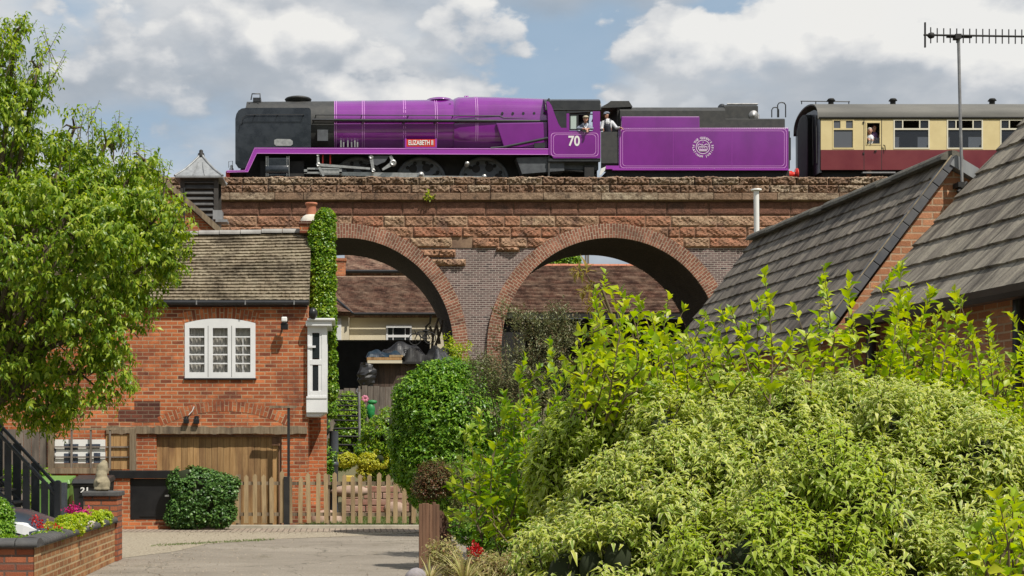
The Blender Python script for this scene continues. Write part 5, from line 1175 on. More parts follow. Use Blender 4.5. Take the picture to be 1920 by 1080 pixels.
# house C, nearer; its left roof slope runs toward the camera
hc = thing('tiled_house', 'nearer brick house at the right edge under a big weathered grey tiled roof', 'house', (8.5, 14, 0))
YC0 = 15.62; E0 = Vector((X(1597, YC0), YC0, Z(597, YC0))); E1 = P(1925, 531, 12.25); E1 = E0+(E1-E0)*1.9
T0 = E0+Vector((math.cos(R(48.9)), 0, math.sin(R(48.9))))*4.4; T1 = T0+(E1-E0)
roof('roof', E0, E1, T0, T1, .345, m_tile_h, hc, thick=.028, jit=.004, nseg=90, under=.07)
m = MB(); dd = E1-E0; a_ = math.atan2(dd.x, -dd.y)
wl0, wl1 = E0+Vector((.30, -.02, 0)), E1+Vector((.30, 0, 0))
m.add([(wl0.x, wl0.y, 0), (wl1.x, wl1.y, 0), (wl1.x, wl1.y, wl1.z), (wl0.x, wl0.y, wl0.z+.2), (wl0.x+4, wl0.y, 0), (wl0.x+4, wl0.y, wl0.z+3.4), (wl0.x+.3, wl0.y, wl0.z+.4)], [(0, 3, 2, 1), (0, 4, 5, 6, 3)]); m.build('wall', m_brick_b, hc)
m = MB(); g0, g1 = E0+Vector((-.02, -.05, -.03)), E1+Vector((-.02, 0, -.03)); secs = []
for g in (g0, g1):
    secs.append([g+Vector(v) for v in ((-.07, 0, .03), (-.065, 0, -.03), (-.03, 0, -.075), (.03, 0, -.085), (.07, 0, -.06), (.12, 0, -.05), (.12, 0, .02), (.09, 0, .03))])
m.loft(secs, smooth=False); m.build('gutter', m_gutter, hc)
m = MB(); x, y = X(1633, 15.5), 15.5; m.tube([(x, y, E0.z-.08), (x, y, 0)], .055, 8); m.build('downpipe', m_gutter, hc)
m = MB(); q_ = P(1909, 660, 12.8); m.tube([(q_.x, q_.y, E1.z*.0+Z(545, 12.8)), (q_.x, q_.y, 0)], .05, 8); m.build('downpipe', m_gutter, hc)
# aerial
ae = thing('tv_aerial', 'thin television aerial with many short vertical rods on a steel mast above the gable', 'aerial', P(1804, 350, YB-.05))
ya = YB-.08
m = MB(); m.tube([P(1804, 352, ya), P(1800, 200, ya), P(1797, 64, ya)], .017, 8); m.build('mast', m_galv, ae)
m = MB(); m.tube([P(1800, 348, ya), P(1806, 348, ya+.1)], .03, 6); m.tube([P(1796, 360, ya), P(1812, 342, ya+.05)], .02, 6); m.pbox(1797, 1809, 341, 350, ya-.02, ya+.12); m.build('mast_bracket', m_under, ae)
m = MB(); m.tube([P(1732, 65.5, ya-.02), P(1985, 69.5, ya-.02)], .011, 6); bm = m.build('boom', m_under, ae)
m = MB(); m.tube([P(1734.5, 42, ya-.02), P(1734.5, 89, ya-.02)], .010, 6); m.tube([P(1737, 65, ya-.02), P(1745, 72, ya-.02), P(1750, 67, ya-.02)], .01, 5); m.build('reflector', m_under, ae)
for k in range(20):
    px = 1745+k*12.2; m = MB(); h = 13.5 if k else 15; m.tube([P(px, 66+.016*(px-1734)-h, ya-.02), P(px, 66+.016*(px-1734)+h, ya-.02)], .0065, 5); m.build('director', m_under, ae)
m = MB(); m.ball(P(1746, 66.5, ya-.02), .035, 8, (1.2, 1, 1)); m.tube([P(1775, 68.5, ya), P(1822, 69, ya)], .016, 6); m.pbox(1792, 1803, 63, 72, ya-.05, ya+.03); m.build('dipole_box', m_under, ae)
# white vent pipe behind the bungalow ridge
YVp = 23.5; vp = thing('vent_pipe', 'white soil vent pipe with flat cap rising behind the bungalow ridge', 'pipe', P(1419, 470, YVp))
m = MB(); m.tube([P(1421, 640, YVp), P(1418, 358, YVp)], .042, 10); m.build('pipe', m_white, vp); m = MB(); c = P(1418, 356, YVp); m.lathe((c.x, c.y, c.z-.01), [(.085, 0), (.085, .02), (.03, .03)], 14); m.build('cap', m_white, vp)
# ---------------------------------------------------------------- buildings beyond the viaduct
YW_ = 66.0
cb = thing('cream_bungalow', 'cream rendered bungalow with brown tiled roof seen through the left arch', 'house', (X(720, YW_), YW_+4, 2.8))
fx, fz = (lambda p: X(p, YW_)), (lambda p: Z(p, YW_))
m = MB(); m.box(fx(655), fx(835), YW_, YW_+6, 2.5, fz(588)); m.build('wall', m_render, cb)
m = MB(); m.box(fx(560), fx(654), YW_-1.2, YW_+6, 2.5, fz(584)); m.build('wing_wall', m_render, cb)
roof('roof', (fx(640), YW_-.3, fz(589)), (fx(836), YW_-.3, fz(589)), (fx(625), YW_+4, fz(500)), (fx(836), YW_+4, fz(500)), .16, m_tile_r, cb, thick=.04, jit=.003, nseg=40, under=.2)
roof('roof', (fx(520), YW_-1.6, fz(585)), (fx(662), YW_-1.5, fz(591)), (fx(520), YW_+4.5, fz(470)), (fx(590), YW_+3.5, fz(490)), .16, m_tile_r, cb, thick=.02, nseg=30, under=.2)
m = MB(); m.tube([(fx(662), YW_-.4, fz(590)), (fx(836), YW_-.4, fz(590))], .07, 6); m.tube([P(662, 588, YW_-1.6), P(622, 553, YW_-.2)], .05, 6); m.tube([P(808, 592, YW_-.4), P(806, 606, YW_-.3), P(799, 612, YW_-.1), P(799, 640, YW_-.1)], .05, 6); m.build('gutter', m_gutter, cb)
m = MB(); ridge_run(m, (fx(620), YW_+4, fz(501)), (fx(836), YW_+4, fz(501)), .13, .4); m.build('ridge_tiles', M('old_ridge', (.25, .17, .12), (.16, .10, .07), rough=.9, vs=3), cb)
m = MB(); ww = YW_-.03; a, b, t_, bo = 724, 772, 609.5, 660
for q in ((a, b, t_, 614.5), (a, a+3.5, t_, bo), (b-3.5, b, t_, bo), (a, b, 628, 632.5), (736.2, 737.8, 614, 628), (759, 760.6, 614, 628), (736.2, 737.8, 632, bo), (759, 760.6, 632, bo)): m.box(fx(q[0]), fx(q[1]), ww+rr.random()*.004, ww+.05, fz(q[3]), fz(q[2]))
wd = m.build('window', m_upvc, cb); q = MB(); q.box(fx(a+2), fx(b-2), ww+.02, ww+.04, fz(bo), fz(614)); q.build('pane', m_glass_dark, wd)
m = MB(); m.pbox(628, 640, 596, 640, YW_-1.24, YW_-1.15); m.build('side_window', m_upvc, cb)
# gabled cream house behind it
YG = 77.0; gh2 = thing('cream_gabled_house', 'cream rendered house under a brown roof, rising behind the cream bungalow in the left arch', 'house', (X(700, YG), YG+3, 2.8))
m = MB(); m.box(X(640, YG), X(860, YG), YG, YG+6, 2.5, Z(511, YG)); m.build('wall', m_render, gh2)
roof('roof', (X(646, YG), YG-.4, Z(512, YG)), (X(870, YG), YG-.4, Z(512, YG)), (X(646, YG), YG+4, Z(440, YG+4)), (X(870, YG), YG+4, Z(440, YG+4)), .16, m_tile_r, gh2, thick=.02, nseg=30, under=.2)
m = MB(); m.tube([(X(648, YG), YG-.5, Z(511, YG)), (X(870, YG), YG-.5, Z(511, YG))], .10, 6); m.build('gutter', m_gutter, gh2)
m = MB(); m.box(X(600, YG-2), X(648, YG-2), YG-2, YG-1.2, 2.5, Z(489, YG-2)); m.box(X(598, YG-2), X(650, YG-2), YG-2.05, YG-1.15, Z(489, YG-2), Z(484, YG-2)); m.build('chimney', m_brick_h, gh2)
# big low brown roof in the right arch
YR = 65.0; br = thing('long_brown_roofed_building', 'dark open-fronted building under a long brown tiled roof seen through the right arch', 'building', (X(1130, YR), YR+4, 2.8))
ax0, ax1 = X(900, YR), X(1420, YR)
roof('roof', (ax0, YR-.3, Z(588, YR)), (ax1, YR-.3, Z(588, YR)), (ax0, YR+5.5, Z(498, YR+5.5)), (ax1, YR+5.5, Z(498, YR+5.5)), .19, m_tile_r, br, thick=.05, jit=.003, nseg=60, under=.2)
m = MB(); ridge_run(m, (ax0, YR+5.5, Z(498, YR+5.5)), (ax1, YR+5.5, Z(498, YR+5.5)), .14, .4); m.build('ridge_tiles', m_terra, br)
m = MB(); m.box(ax0, ax1, YR-.3, YR-.2, Z(598, YR), Z(588.5, YR)); m.box(ax0, ax1, YR+2, YR+2.2, 2.6, Z(590, YR)); m.box(ax0, X(985, YR), YR, YR+.2, 2.6, Z(590, YR)); m.build('fascia', m_under, br)
m = MB(); m.pbox(1140, 1205, 682, 705, YR-.1, YR+.3); m.pbox(1246, 1254, 590, 600, YR-.4, YR-.2); m.build('white_panel', M('grey_panel', (.45, .46, .47), rough=.6), br)
# things in the sky gap over that roof: pole and distant tree come later
pl = thing('wooden_pole', 'dark telegraph pole rising behind the brown roof in the right arch', 'pole', P(1100, 560, 75)); m = MB(); m.box(X(1097, 75), X(1100, 75), 75, 75.1, 2.8, Z(466, 75)); m.box(X(1101.5, 75), X(1104.5, 75), 75, 75.1, 2.8, Z(466, 75)); m.build('pole', m_wood_grey, pl)
# ---------------------------------------------------------------- yard beyond: black hoarding, fence, junk
yb = 57.4; bh = thing('black_hoarding', 'tall black board fence below the cream bungalow in the left arch', 'fence', (X(700, yb), yb, 2.8))
m = MB(); x = X(560, yb)
while x < X(800, yb): m.box(x+.005, x+.24, yb, yb+.04, 2.6, Z(639.5, yb)); x += .245
m.box(X(560, yb), X(800, yb), yb+.045, yb+.08, 2.6, Z(640, yb))
m.build('boards', M('black_board', (.016, .017, .019), (.028, .028, .03), rough=.8, vs=3), bh); m = MB(); m.box(X(560, yb), X(800, yb), yb-.04, yb+.06, Z(641, yb), Z(637.5, yb)); m.build('top_rail', m_darkwood, bh)
yg = 37.0; gf = thing('board_fence', 'weathered grey vertical board fence behind the garden, left of the round bush', 'fence', (X(700, yg), yg, gh(0, yg)))
m = MB(); x = X(600, yg); 
while x < X(860, yg):
    m.box(x+.006, x+.145, yg+rr.random()*.02, yg+.035, gh(x, yg)-.1, Z(726, yg)+rr.normal()*.015+(.02 if x > X(672, yg) else -.04)); x += .15
m.build('boards', m_wood_grey, gf); m = MB(); m.box(X(672, yg), X(676, yg), yg-.06, yg, .8, Z(724, yg)); m.build('fence_post', m_wood_grey, gf)
sh_ = thing('timber_shed', 'low dark brown timber shed with planks stacked on its roof in the left arch', 'shed', P(745, 722, 50))
m = MB(); ysd = 50.0; x = X(700, ysd)
while x < X(850, ysd): m.box(x+.004, x+.18, ysd, ysd+.05, 2.6, Z(681, ysd)); x += .185
m.build('shed_wall', wood('dark_board', (.055, .035, .025), (.085, .055, .04), (.03, .02, .015)), sh_)
m = MB(); m.pbox(690, 856, 678, 682, ysd-.2, ysd+2); m.build('shed_roof', m_under, sh_)
m = MB(); m.pbox(689, 754, 675.5, 681, ysd-.35, ysd+.6); o = m.build('plank', M('pale_plank', (.62, .56, .42), rough=.8)); tag(o, 'lowest pale cream plank of the stack on the shed roof', 'plank')
m = MB(); m.pbox(688, 753, 670, 674.8, ysd-.33, ysd+.6); o = m.build('plank', m_wood_gold); tag(o, 'golden brown plank in the middle of the stack on the shed roof', 'plank')
m = MB(); m.pbox(730, 756, 665.5, 669.3, ysd-.3, ysd+.6); o = m.build('plank', m_wood_picket); tag(o, 'short pale brown plank on top of the stack on the shed roof', 'plank')
rg = np.random.default_rng(3)
def tarp(px0, px1, py0, py1, Y, mat, lab, cat_, name, amp=.12):
    m = MB(); nx, ny = 26, 12; x0, x1, z0, z1 = X(px0, Y), X(px1, Y), Z(py1, Y), Z(py0, Y); vs = []
    ph = rg.random(8)*6
    for j in range(ny+1):
        for i in range(nx+1):
            u, v = i/nx, j/ny; t = math.pi*v
            zz_ = z0+(z1-z0)*math.sin(t/1.0)**.7*(.75+.2*math.sin(u*7+ph[0])+.1*math.sin(u*17+ph[1]))*(1-abs(2*u-1)**6)
            vs.append((x0+(x1-x0)*u, Y+.9*v+amp*math.sin(u*9+ph[2])*.4, zz_+amp*.2*math.sin(u*23+v*9+ph[3])))
    m.add(vs, [(j*(nx+1)+i, j*(nx+1)+i+1, (j+1)*(nx+1)+i+1, (j+1)*(nx+1)+i) for j in range(ny) for i in range(nx)], smooth=False)
    o = m.build(name, mat); return tag(o, lab, cat_)
m_blue_t = M('blue_tarp', (.006, .014, .03), (.008, .03, .05), rough=.55, vs=5); m_blk_t = M('black_sheet', (.008, .008, .010), (.02, .021, .025), rough=.5, vs=4)
tarp(686, 756, 652, 670, ysd-.1, m_blue_t, 'crumpled blue tarpaulin lying over the plank stack', 'tarpaulin', 'tarpaulin')
tarp(712, 800, 638, 668, ysd+.5, m_blk_t, 'dark plastic sheet heaped behind the blue tarpaulin', 'plastic sheet', 'plastic_sheet')
tarp(755, 850, 640, 685, ysd+.1, m_under, 'black heap of covered bric-a-brac under the right side of the left arch', 'heap', 'covered_heap', .3)
tarp(806, 862, 655, 690, ysd-.5, M('grey_sheet', (.07, .075, .085), (.03, .03, .035), rough=.6, vs=6), 'grey plastic sheet draped low against the arch pier', 'plastic sheet', 'plastic_sheet', .3)
m = MB(); vs = []; c0 = P(688, 702, ysd-.25)
for j in range(11):
    for i in range(14):
        t = 2*math.pi*i/14; r_ = .16+.16*math.sin(math.pi*j/10)+.03*rg.normal(); vs.append((c0.x+r_*math.cos(t), c0.y+r_*math.sin(t)*.6, c0.z-.45+.085*j))
m.add(vs, [(j*14+i, j*14+(i+1) % 14, (j+1)*14+(i+1) % 14, (j+1)*14+i) for j in range(10) for i in range(14)], smooth=False)
tag(m.build('rubbish_bag', M('shiny_black_bag', (.02, .02, .022), rough=.35, coat=.2)), 'shiny black plastic bag hanging at the end of the plank stack', 'bag')
# bicycle on top of the heap
byk = thing('bicycle', 'dark bicycle standing on the black heap under the left arch', 'bicycle', P(790, 640, ysd+.4)); yb_ = ysd+.4
for cx_, cy_ in ((778, 636), (806, 634)):
    m = MB(); c = P(cx_, cy_, yb_); n = 20; m.tube([(c.x+.2*math.cos(2*math.pi*k/n), c.y, c.z+.2*math.sin(2*math.pi*k/n)) for k in range(n+1)], .018, 6, caps=False); [m.tube([c, (c.x+.19*math.cos(k), c.y, c.z+.19*math.sin(k))], .004, 4) for k in range(0, 7)]; m.build('wheel', m_under, byk)
m = MB(); A, B, Cc, D_ = P(778, 636, yb_), P(784, 622, yb_), P(799, 622, yb_), P(806, 634, yb_); E_ = P(791, 634, yb_)
for a, b in ((A, B), (B, Cc), (Cc, D_), (E_, D_), (E_, B), (E_, Cc)): m.tube([a, b], .02, 6)
m.build('frame', m_under, byk); m = MB(); m.tube([P(777, 619, yb_-.15), P(780, 625, yb_), P(786, 624, yb_+.1)], .015, 6); m.build('handlebar', m_under, byk); m = MB(); m.ball(P(799, 620, yb_), .08, 8, (1.6, .8, .4)); m.build('saddle', m_under, byk)
# broken branches / frame against the arch
m = MB()
for pts in ([(810, 655), (812, 630), (822, 596)], [(812, 632), (806, 612)], [(816, 650), (826, 622), (830, 600)], [(824, 645), (821, 620), (818, 606)]): m.tube([P(a, b, 54) for a, b in pts], [.06, .05, .035][:len(pts)], 6)
tag(m.build('dead_branches', m_bark), 'dark bare branches leaning against the right side of the left arch', 'branches')
# ---------------------------------------------------------------- picket fence
YF = 27.75
pf = thing('picket_fence', 'low honey coloured picket fence in front of the cottage corner and garden', 'fence', (X(615, YF), YF, 0))
rp = np.random.default_rng(8); pk = None; xsx = [X(447+16.4*k+rp.normal()*1.2, YF) for k in range(21)]
def picket(x, h, tw):
    m = MB(); w_ = .041; zb_ = .10; a = .0; pts = [(x-w_, zb_), (x+w_, zb_), (x+w_+tw, h-.04), (x+tw+.0, h), (x-w_+tw, h-.045)]; m.prism(pts, YF-.02, YF+.004); return m
for i, x in enumerate(xsx):
    if 5.0 < (x-X(447, YF))/((xsx[-1]-xsx[0])/20) < 5.6: continue
    picket(x, Z(889+rp.normal()*3, YF), rp.normal()*.008).build('picket', m_wood_picket, pf)
m = MB()
for zc_ in (Z(906, YF), Z(964, YF)): m.box(X(443, YF), X(782, YF), YF+.008, YF+.045, zc_-.035, zc_+.03)
m.build('rail', m_wood_old, pf)
for px in (447, 615, 771): m = MB(); m.pbox(px-4, px+4, 890, 990, YF+.047, YF+.12); m.build('fence_post', m_wood_old, pf)
# ---------------------------------------------------------------- meter cabinet wall, hedge-side
YM = 27.3
mc = thing('meter_cabinet', 'black cabinet door in a low brick pier under a black plank beside the ivy hedge', 'cabinet', (X(265, YM), YM, 0))
m = MB(); m.pbox(207, 243.5, 896, 993, YM, YM+.5); m.pbox(243.5, 330, 975, 993, YM, YM+.5); m.build('brick_pier', m_brick_h, mc)
m = MB(); m.pbox(204, 330, 882.5, 897, YM-.04, YM+.55); m.build('top_board', m_gutter, mc, bevel=.008); m = MB(); m.pbox(244, 330, 897.5, 974.5, YM+.04, YM+.12); dr_ = m.build('cabinet_door', m_gutter, mc, bevel=.01)
m = MB(); m.pbox(309, 317, 928, 931.5, YM+.03, YM+.042); m.build('label', m_white, dr_); m = MB(); m.pbox(262, 312, 966, 968.5, YM+.025, YM+.04); m.build('bottom_rail', m_gutter, dr_)
# ---------------------------------------------------------------- timber screen with white boards at left
YS2 = 27.9; sc_ = thing('timber_screen', 'weathered timber screen with a trellis and white panels left of the garage', 'screen', (X(150, YS2), YS2, 0))
m = MB(); x = X(-60, YS2)
while x < X(100, YS2): m.box(x+.004, x+.145, YS2+.02, YS2+.05, .2, Z(806, YS2)+rr.normal()*.02); x += .15
m.build('grey_boards', m_wood_grey, sc_)
m = MB(); x = X(198, YS2)
while x < X(244, YS2): m.box(x+.003, x+.14, YS2+.02, YS2+.05, Z(880, YS2), Z(815, YS2)); x += .143
m.build('golden_boards', m_wood_gold, sc_)
m = MB(); m.pbox(90, 100, 800, 882, YS2-.05, YS2+.06); m.pbox(243, 254, 804, 882, YS2-.05, YS2+.06); m.pbox(100, 254, 802, 806.5, YS2-.04, YS2+.05); m.pbox(80, 206, 877.5, 888, YS2-.08, YS2+.05); m.pbox(98, 204, 869, 877, YS2-.02, YS2+.05); m.build('frame', m_wood_old, sc_)
m = MB(); m.pbox(101, 197.5, 824, 868.5, YS2+.03, YS2+.06); wp = m.build('white_panel', m_white, sc_)
m = MB()
for q in ((120, 147, 832.5, 836.5), (161, 188, 832.5, 836.5), (120, 134, 850, 868), (137, 146, 851, 868), (161, 168, 850, 868), (176, 188, 849, 868), (121, 146, 838, 843.5), (162, 187, 838, 841), (100.5, 105, 841, 848), (100.5, 104, 854, 859)): m.pbox(q[0], q[1], q[2], q[3], YS2+.022, YS2+.03)
m.build('dark_marking', M('navy_marking', (.04, .05, .08), (.09, .11, .15), rough=.5, vs=20), wp)
m = MB()
for px in (134, 170, 206): m.pbox(px-1.8, px+1.8, 806, 880, YS2-.03, YS2+.0)
for py in (838, 857): m.pbox(100, 243, py-1.3, py+1.3, YS2-.012, YS2+.008)
m.build('trellis_bar', m_wood_grey, sc_)
# ---------------------------------------------------------------- wheelie bins
def bin_(px, Y, w, lidmat, bodymat, lab, top=893):
    x = X(px, Y); t = thing('wheelie_bin', lab, 'bin', (x, Y+.3, 0), group='wheelie bins behind the railings'); h = Z(top, Y); m = MB()
    m.loft([[(x-w*.42, Y+.06, .12), (x+w*.42, Y+.06, .12), (x+w*.42, Y+.55, .12), (x-w*.42, Y+.55, .12)], [(x-w*.5, Y, h-.14), (x+w*.5, Y, h-.14), (x+w*.5, Y+.62, h-.08), (x-w*.5, Y+.62, h-.08)]], smooth=False); m.box(x-w*.52, x+w*.52, Y-.02, Y+.05, h-.18, h-.13); m.build('body', bodymat, t, bevel=.02)
    m = MB(); m.loft([[(x-w*.53, Y-.04, h-.13), (x+w*.53, Y-.04, h-.13), (x+w*.53, Y+.68, h-.07), (x-w*.53, Y+.68, h-.07)], [(x-w*.50, Y+.0, h-.06), (x+w*.50, Y+.0, h-.06), (x+w*.5, Y+.62, h), (x-w*.5, Y+.62, h)]], smooth=False); m.build('lid', lidmat, t, bevel=.02)
    for s in (-1, 1): m = MB(); m.lathe((x+s*w*.42, Y+.55, .12), [(.12, -.03), (.12, .03)], 14, 'x'); m.build('wheel', m_under, t)
    return t, h
bin_(99, 25.6, .58, m_green_lid, m_green_lid, 'wheelie bin with bright green lid behind the dark railings')
t, h = bin_(170, 25.2, .62, m_plastic_b, m_plastic_b, 'black wheelie bin with white number, between the green bin and the stone ornament', 892)
text_mesh('bin_number', '21', .12, m_white, t, (X(160, 25.2), 25.2-.03, Z(919, 25.2)), sx=1.3, bold=.004)
m = MB(); m.pbox(112, 122, 905, 985, 24.6, 24.8); tag(m.build('gate_post', m_anth), 'square dark grey post just right of the end post of the railings', 'post')
# ---------------------------------------------------------------- dark metal staircase
YT1, YT0 = 22.6, 21.6
st = thing('metal_staircase', 'dark grey metal outdoor staircase with double handrails coming down from the left', 'staircase', (X(40, 22), 22, 0))
sl_ = (908-797)/(104-0.0)
def hy(px, b=797): return b+sl_*px
def par(Y, off, name, r, mat): m = MB(); a, b = P(-160, hy(-160, off), Y), P(104, hy(104, off), Y); m.tube([a, b], r, 8); return m.build(name, mat, st)
par(YT1, 797, 'handrail', .028, m_anth); par(YT0, 815, 'handrail', .028, m_anth); par(YT1, 900, 'bottom_rail', .03, m_anth); par(YT0, 925, 'bottom_rail', .03, m_anth)
for k in range(15):
    px = -142+17.2*k+2; Y = YT0 if k % 2 else YT1; a = hy(px, 815 if k % 2 else 797); m = MB(); w_ = .062 if k % 2 == 0 else .05; c = X(px, Y); m.box(c-w_, c+w_, Y-.015, Y+.015, max(.02, Z(a+120, Y)), Z(a, Y)); m.build('baluster', m_anth, st)
m = MB(); m.box(X(103, YT0), X(114, YT0), YT0-.05, YT0+.05, 0, Z(903, YT0)); m.ball(P(108.5, 903, YT0), .045, 10, (1, 1, .5)); m.build('end_post', m_anth, st)
for k in range(9):
    z = .18*(k+1); x1 = X(100, 22)-.17*k; m = MB(); m.box(x1-.28, x1, YT0+.03, YT1-.03, z-.03, z); m.build('tread', m_anth, st)
# ---------------------------------------------------------------- planter with pillar
s1, s2 = F/190, F/141
PXR = X(64, s1); zc0 = CH-(1026-842)/190
pw = thing('brick_planter', 'low buff brick planter wall with dark rounded coping running away from the lower left corner', 'planter', (PXR-.5, s1+2, 0))
m = MB(); m.box(-8, PXR, s1, s1+.22, -.05, zc0); m.build('front_wall', m_brick_pr, pw); m = MB(); m.box(PXR-.22, PXR-.001, s1+.22, s2-.0, -.05, zc0); m.box(PXR-.005, PXR+.002, s1, s2, -.05, zc0); m.box(PXR-1.05, PXR-.95, s1+.5, s2, -.05, zc0-.25); m.build('side_wall', m_brick_p, pw)
# bullnose coping bricks
m = MB(); r_ = .14; x = -8
def cope(m, p, q, axis):
    n = 7; o1, o2 = [], []
    for k in range(n+1):
        t = math.pi*k/n; a, b = -.15*math.cos(t), .085*math.sin(t)**.6
        if axis == 'x': o1.append((p, s1+.10+a, zc0+b)); o2.append((q, s1+.10+a, zc0+b))
        else: o1.append((PXR-.10-a, p, zc0+b)); o2.append((PXR-.10-a, q, zc0+b))
    m.loft([o1, o2] if axis == 'x' else [o2, o1], smooth=True)
y = s1+.26
while y < s2-.05: cope(m, y+.006, y+.105, 'y'); y += .111
x = PXR+.04
while x > -6: cope(m, x-.218, x-.004, 'x'); x -= .224
m.build('coping', m_cap, pw)
m = MB(); m.box(-8, PXR-.2, s1+.2, s1+.9, zc0-.12, zc0-.02); m.box(PXR-.95, PXR-.2, s1+.9, s2, zc0-.12, zc0-.02); m.build('planter_soil', m_soil, pw)
pil = thing('brick_pillar', 'square red brick pillar with a flat dark cap at the far end of the planter', 'pillar', (X(190, s2), s2+.2, 0))
m = MB(); m.box(X(156.5, s2), PXR+.03, s2, s2+.45, -.05, Z(931, s2)); m.build('brick_shaft', m_brick_pr, pil); m = MB(); m.box(X(154, s2), X(223.5, s2), s2-.04, s2+.5, Z(930.8, s2), Z(921.5, s2)); m.build('cap_stone', m_cap, pil, bevel=.012)
# squirrel ornament
m = MB(); Yo = s2+.2; c = lambda a, b, dy=0: P(a, b, Yo+dy)
m.ball(c(191, 908), .115, 14, (1, .9, 1.15)); m.ball(c(190, 892), .085, 14, (.95, .9, 1.0)); m.ball(c(192, 880, .03), .075, 12, (1.1, .9, 1.3)); m.ball(c(195, 872, .06), .06, 12, (.9, .9, 1.2)); m.ball(c(186, 917, -.05), .06, 10, (1.3, 1, .5)); m.ball(c(196, 917, -.05), .06, 10, (1.3, 1, .5)); m.tube([c(184, 872, .02), c(185, 882)], [.012, .035], 6); m.tube([c(197, 870, .02), c(195, 880)], [.012, .035], 6); m.tube([c(183, 900, -.08), c(186, 906, -.10)], .025, 6)
m.v = [tuple(P(191, 921, Yo)[i]+(v[i]-P(191, 921, Yo)[i])*1.0 for i in range(3)) for v in m.v]
o = m.build('stone_owl', m_stoneorn, loc=P(191, 921, Yo)); md = o.modifiers.new('fuse', 'REMESH'); md.mode = 'VOXEL'; md.voxel_size = .012; md.use_smooth_shade = True; tag(o, 'small weathered stone owl standing on the brick pillar cap', 'ornament')
# ---------------------------------------------------------------- car, only its nose shows
car = thing('parked_car', 'dark grey blue car behind the planter, only its bonnet and headlight showing', 'car', (-5.9, 17.6, 0))
m = MB(); xn = X(104, 17.2); y0, y1 = 16.75, 18.45
def cs(x, hw, zb_, zt_, crown): return [(x, 17.6-hw, zb_), (x, 17.6-hw, zt_-.10), (x, 17.6-hw*.93, zt_-.02), (x, 17.6-hw*.5, zt_+crown*.7), (x, 17.6, zt_+crown), (x, 17.6+hw*.5, zt_+crown*.7), (x, 17.6+hw*.93, zt_-.02), (x, 17.6+hw, zt_-.10), (x, 17.6+hw, zb_)]
m.loft([cs(xn-4.1, .78, .3, .85, .05), cs(xn-3.9, .86, .22, .90, .04), cs(xn-2.8, .88, .2, .88, .03), cs(xn-1.35, .87, .2, .83, .03), cs(xn-.9, .86, .2, .79, .04), cs(xn-.45, .82, .2, .72, .05), cs(xn-.15, .70, .22, .62, .05), cs(xn, .50, .26, .52, .03)]); m.build('body', M('dark_car_paint', (.035, .046, .070), rough=.32, coat=.25), car)
m = MB(); m.loft([cs(xn-3.7, .72, .9, 1.1, .02), cs(xn-3.2, .70, .9, 1.36, .04), cs(xn-2.0, .70, .9, 1.38, .04), cs(xn-1.1, .76, .85, .95, .02)]); m.build('windscreen', m_glass_dark, car)
m = MB(); xl = xn-.33
m.loft([[(xn-.62, 16.74, .62), (xn-.62, 16.74, .69), (xn-.60, 16.80, .71)], [(xn-.3, 16.82, .52), (xn-.3, 16.82, .63), (xn-.28, 16.90, .65)], [(xn-.12, 16.95, .47), (xn-.12, 16.95, .55), (xn-.10, 17.05, .57)]], smooth=False); m.build('headlight', M('headlight_lens', (.75, .77, .78), rough=.1, coat=1), car)
for x in (xn-.75, xn-3.3):
    for yy in (16.74, 18.3): m = MB(); m.lathe((x, yy, .31), [(.31, 0), (.31, .18), (.2, .19)], 20, 'y'); m.build('wheel', m_under, car)
# ---------------------------------------------------------------- garden things right of the cottage
yl = 33.0; zg = gh(0, yl)
tr = thing('rope_ladder_trellis', 'tall black ladder-like metal trellis leaning before the green creeper', 'trellis', (X(652, yl), yl, zg))
m = MB(); m.tube([P(673, 735, yl), P(675, 880, yl), P(679, 985, yl-.2)], .035, 6); m.tube([P(672, 738, yl), P(668, 734, yl), P(671, 728, yl)], .02, 6); m.build('upright', m_galv, tr)
for i, py in enumerate((743, 752, 761, 770, 780, 789, 803, 819, 835, 851, 867)):
    m = MB(); m.tube([P(626, py-1 if i != 6 else 804, yl), P(674, py, yl)], .018 if i < 6 else .028, 6); m.build('rung', m_under, tr)
yq_ = 30.5; m = MB(); a = P(626, 808, yq_); m.lathe((a.x, a.y, gh(0, yq_)), [(.09, 0), (.09, 1.15), (.10, 1.16), (.10, 1.22), (.075, 1.24), (.075, Z(808, yq_)-gh(0, yq_))], 16)
m.lathe((a.x, a.y, Z(848, yq_)), [(.095, 0), (.095, .42), (.10, .44)], 16); tag(m.build('black_flue_pipe', m_anth), 'thick black standing pipe in the garden left of the ladder trellis', 'pipe')
# toy windmill figure: pink flower and green body
yt_ = 34.5; wt = thing('garden_figure', 'garden ornament with pink flower head, grey wings and a green body before the board fence', 'ornament', P(690, 800, yt_))
m = MB(); c = P(684, 748, yt_)
for k in range(7): t = 2*math.pi*k/7; m.ball((c.x+.05*math.cos(t), c.y-.02*k*.1, c.z+.05*math.sin(t)), .045, 8, (1, .5, 1))
m.build('flower_head', M('pink_plastic', (.50, .16, .24), rough=.5), wt)
m = MB(); c = P(695, 768, yt_); m.ball(c, .12, 12, (.9, .6, 1.2)); m.ball(P(698, 754, yt_), .09, 10, (1.3, .6, .6)); m.tube([P(699, 753, yt_), P(706, 752, yt_)], .015); m.lathe((X(695, yt_), yt_, Z(786, yt_)), [(.05, 0), (.10, .12), (.09, .2)], 10); m.build('body', M('green_plastic_body', (.015, .20, .05), rough=.5), wt)
m = MB(); m.pprism([(671, 748), (683, 757), (682, 775), (674, 768)], yt_+.02, yt_+.05); m.build('wing', m_galv, wt); m = MB(); m.tube([P(684, 770, yt_), P(686, 800, yt_), P(688, 850, yt_)], .035, 6); m.build('stake', m_under, wt)
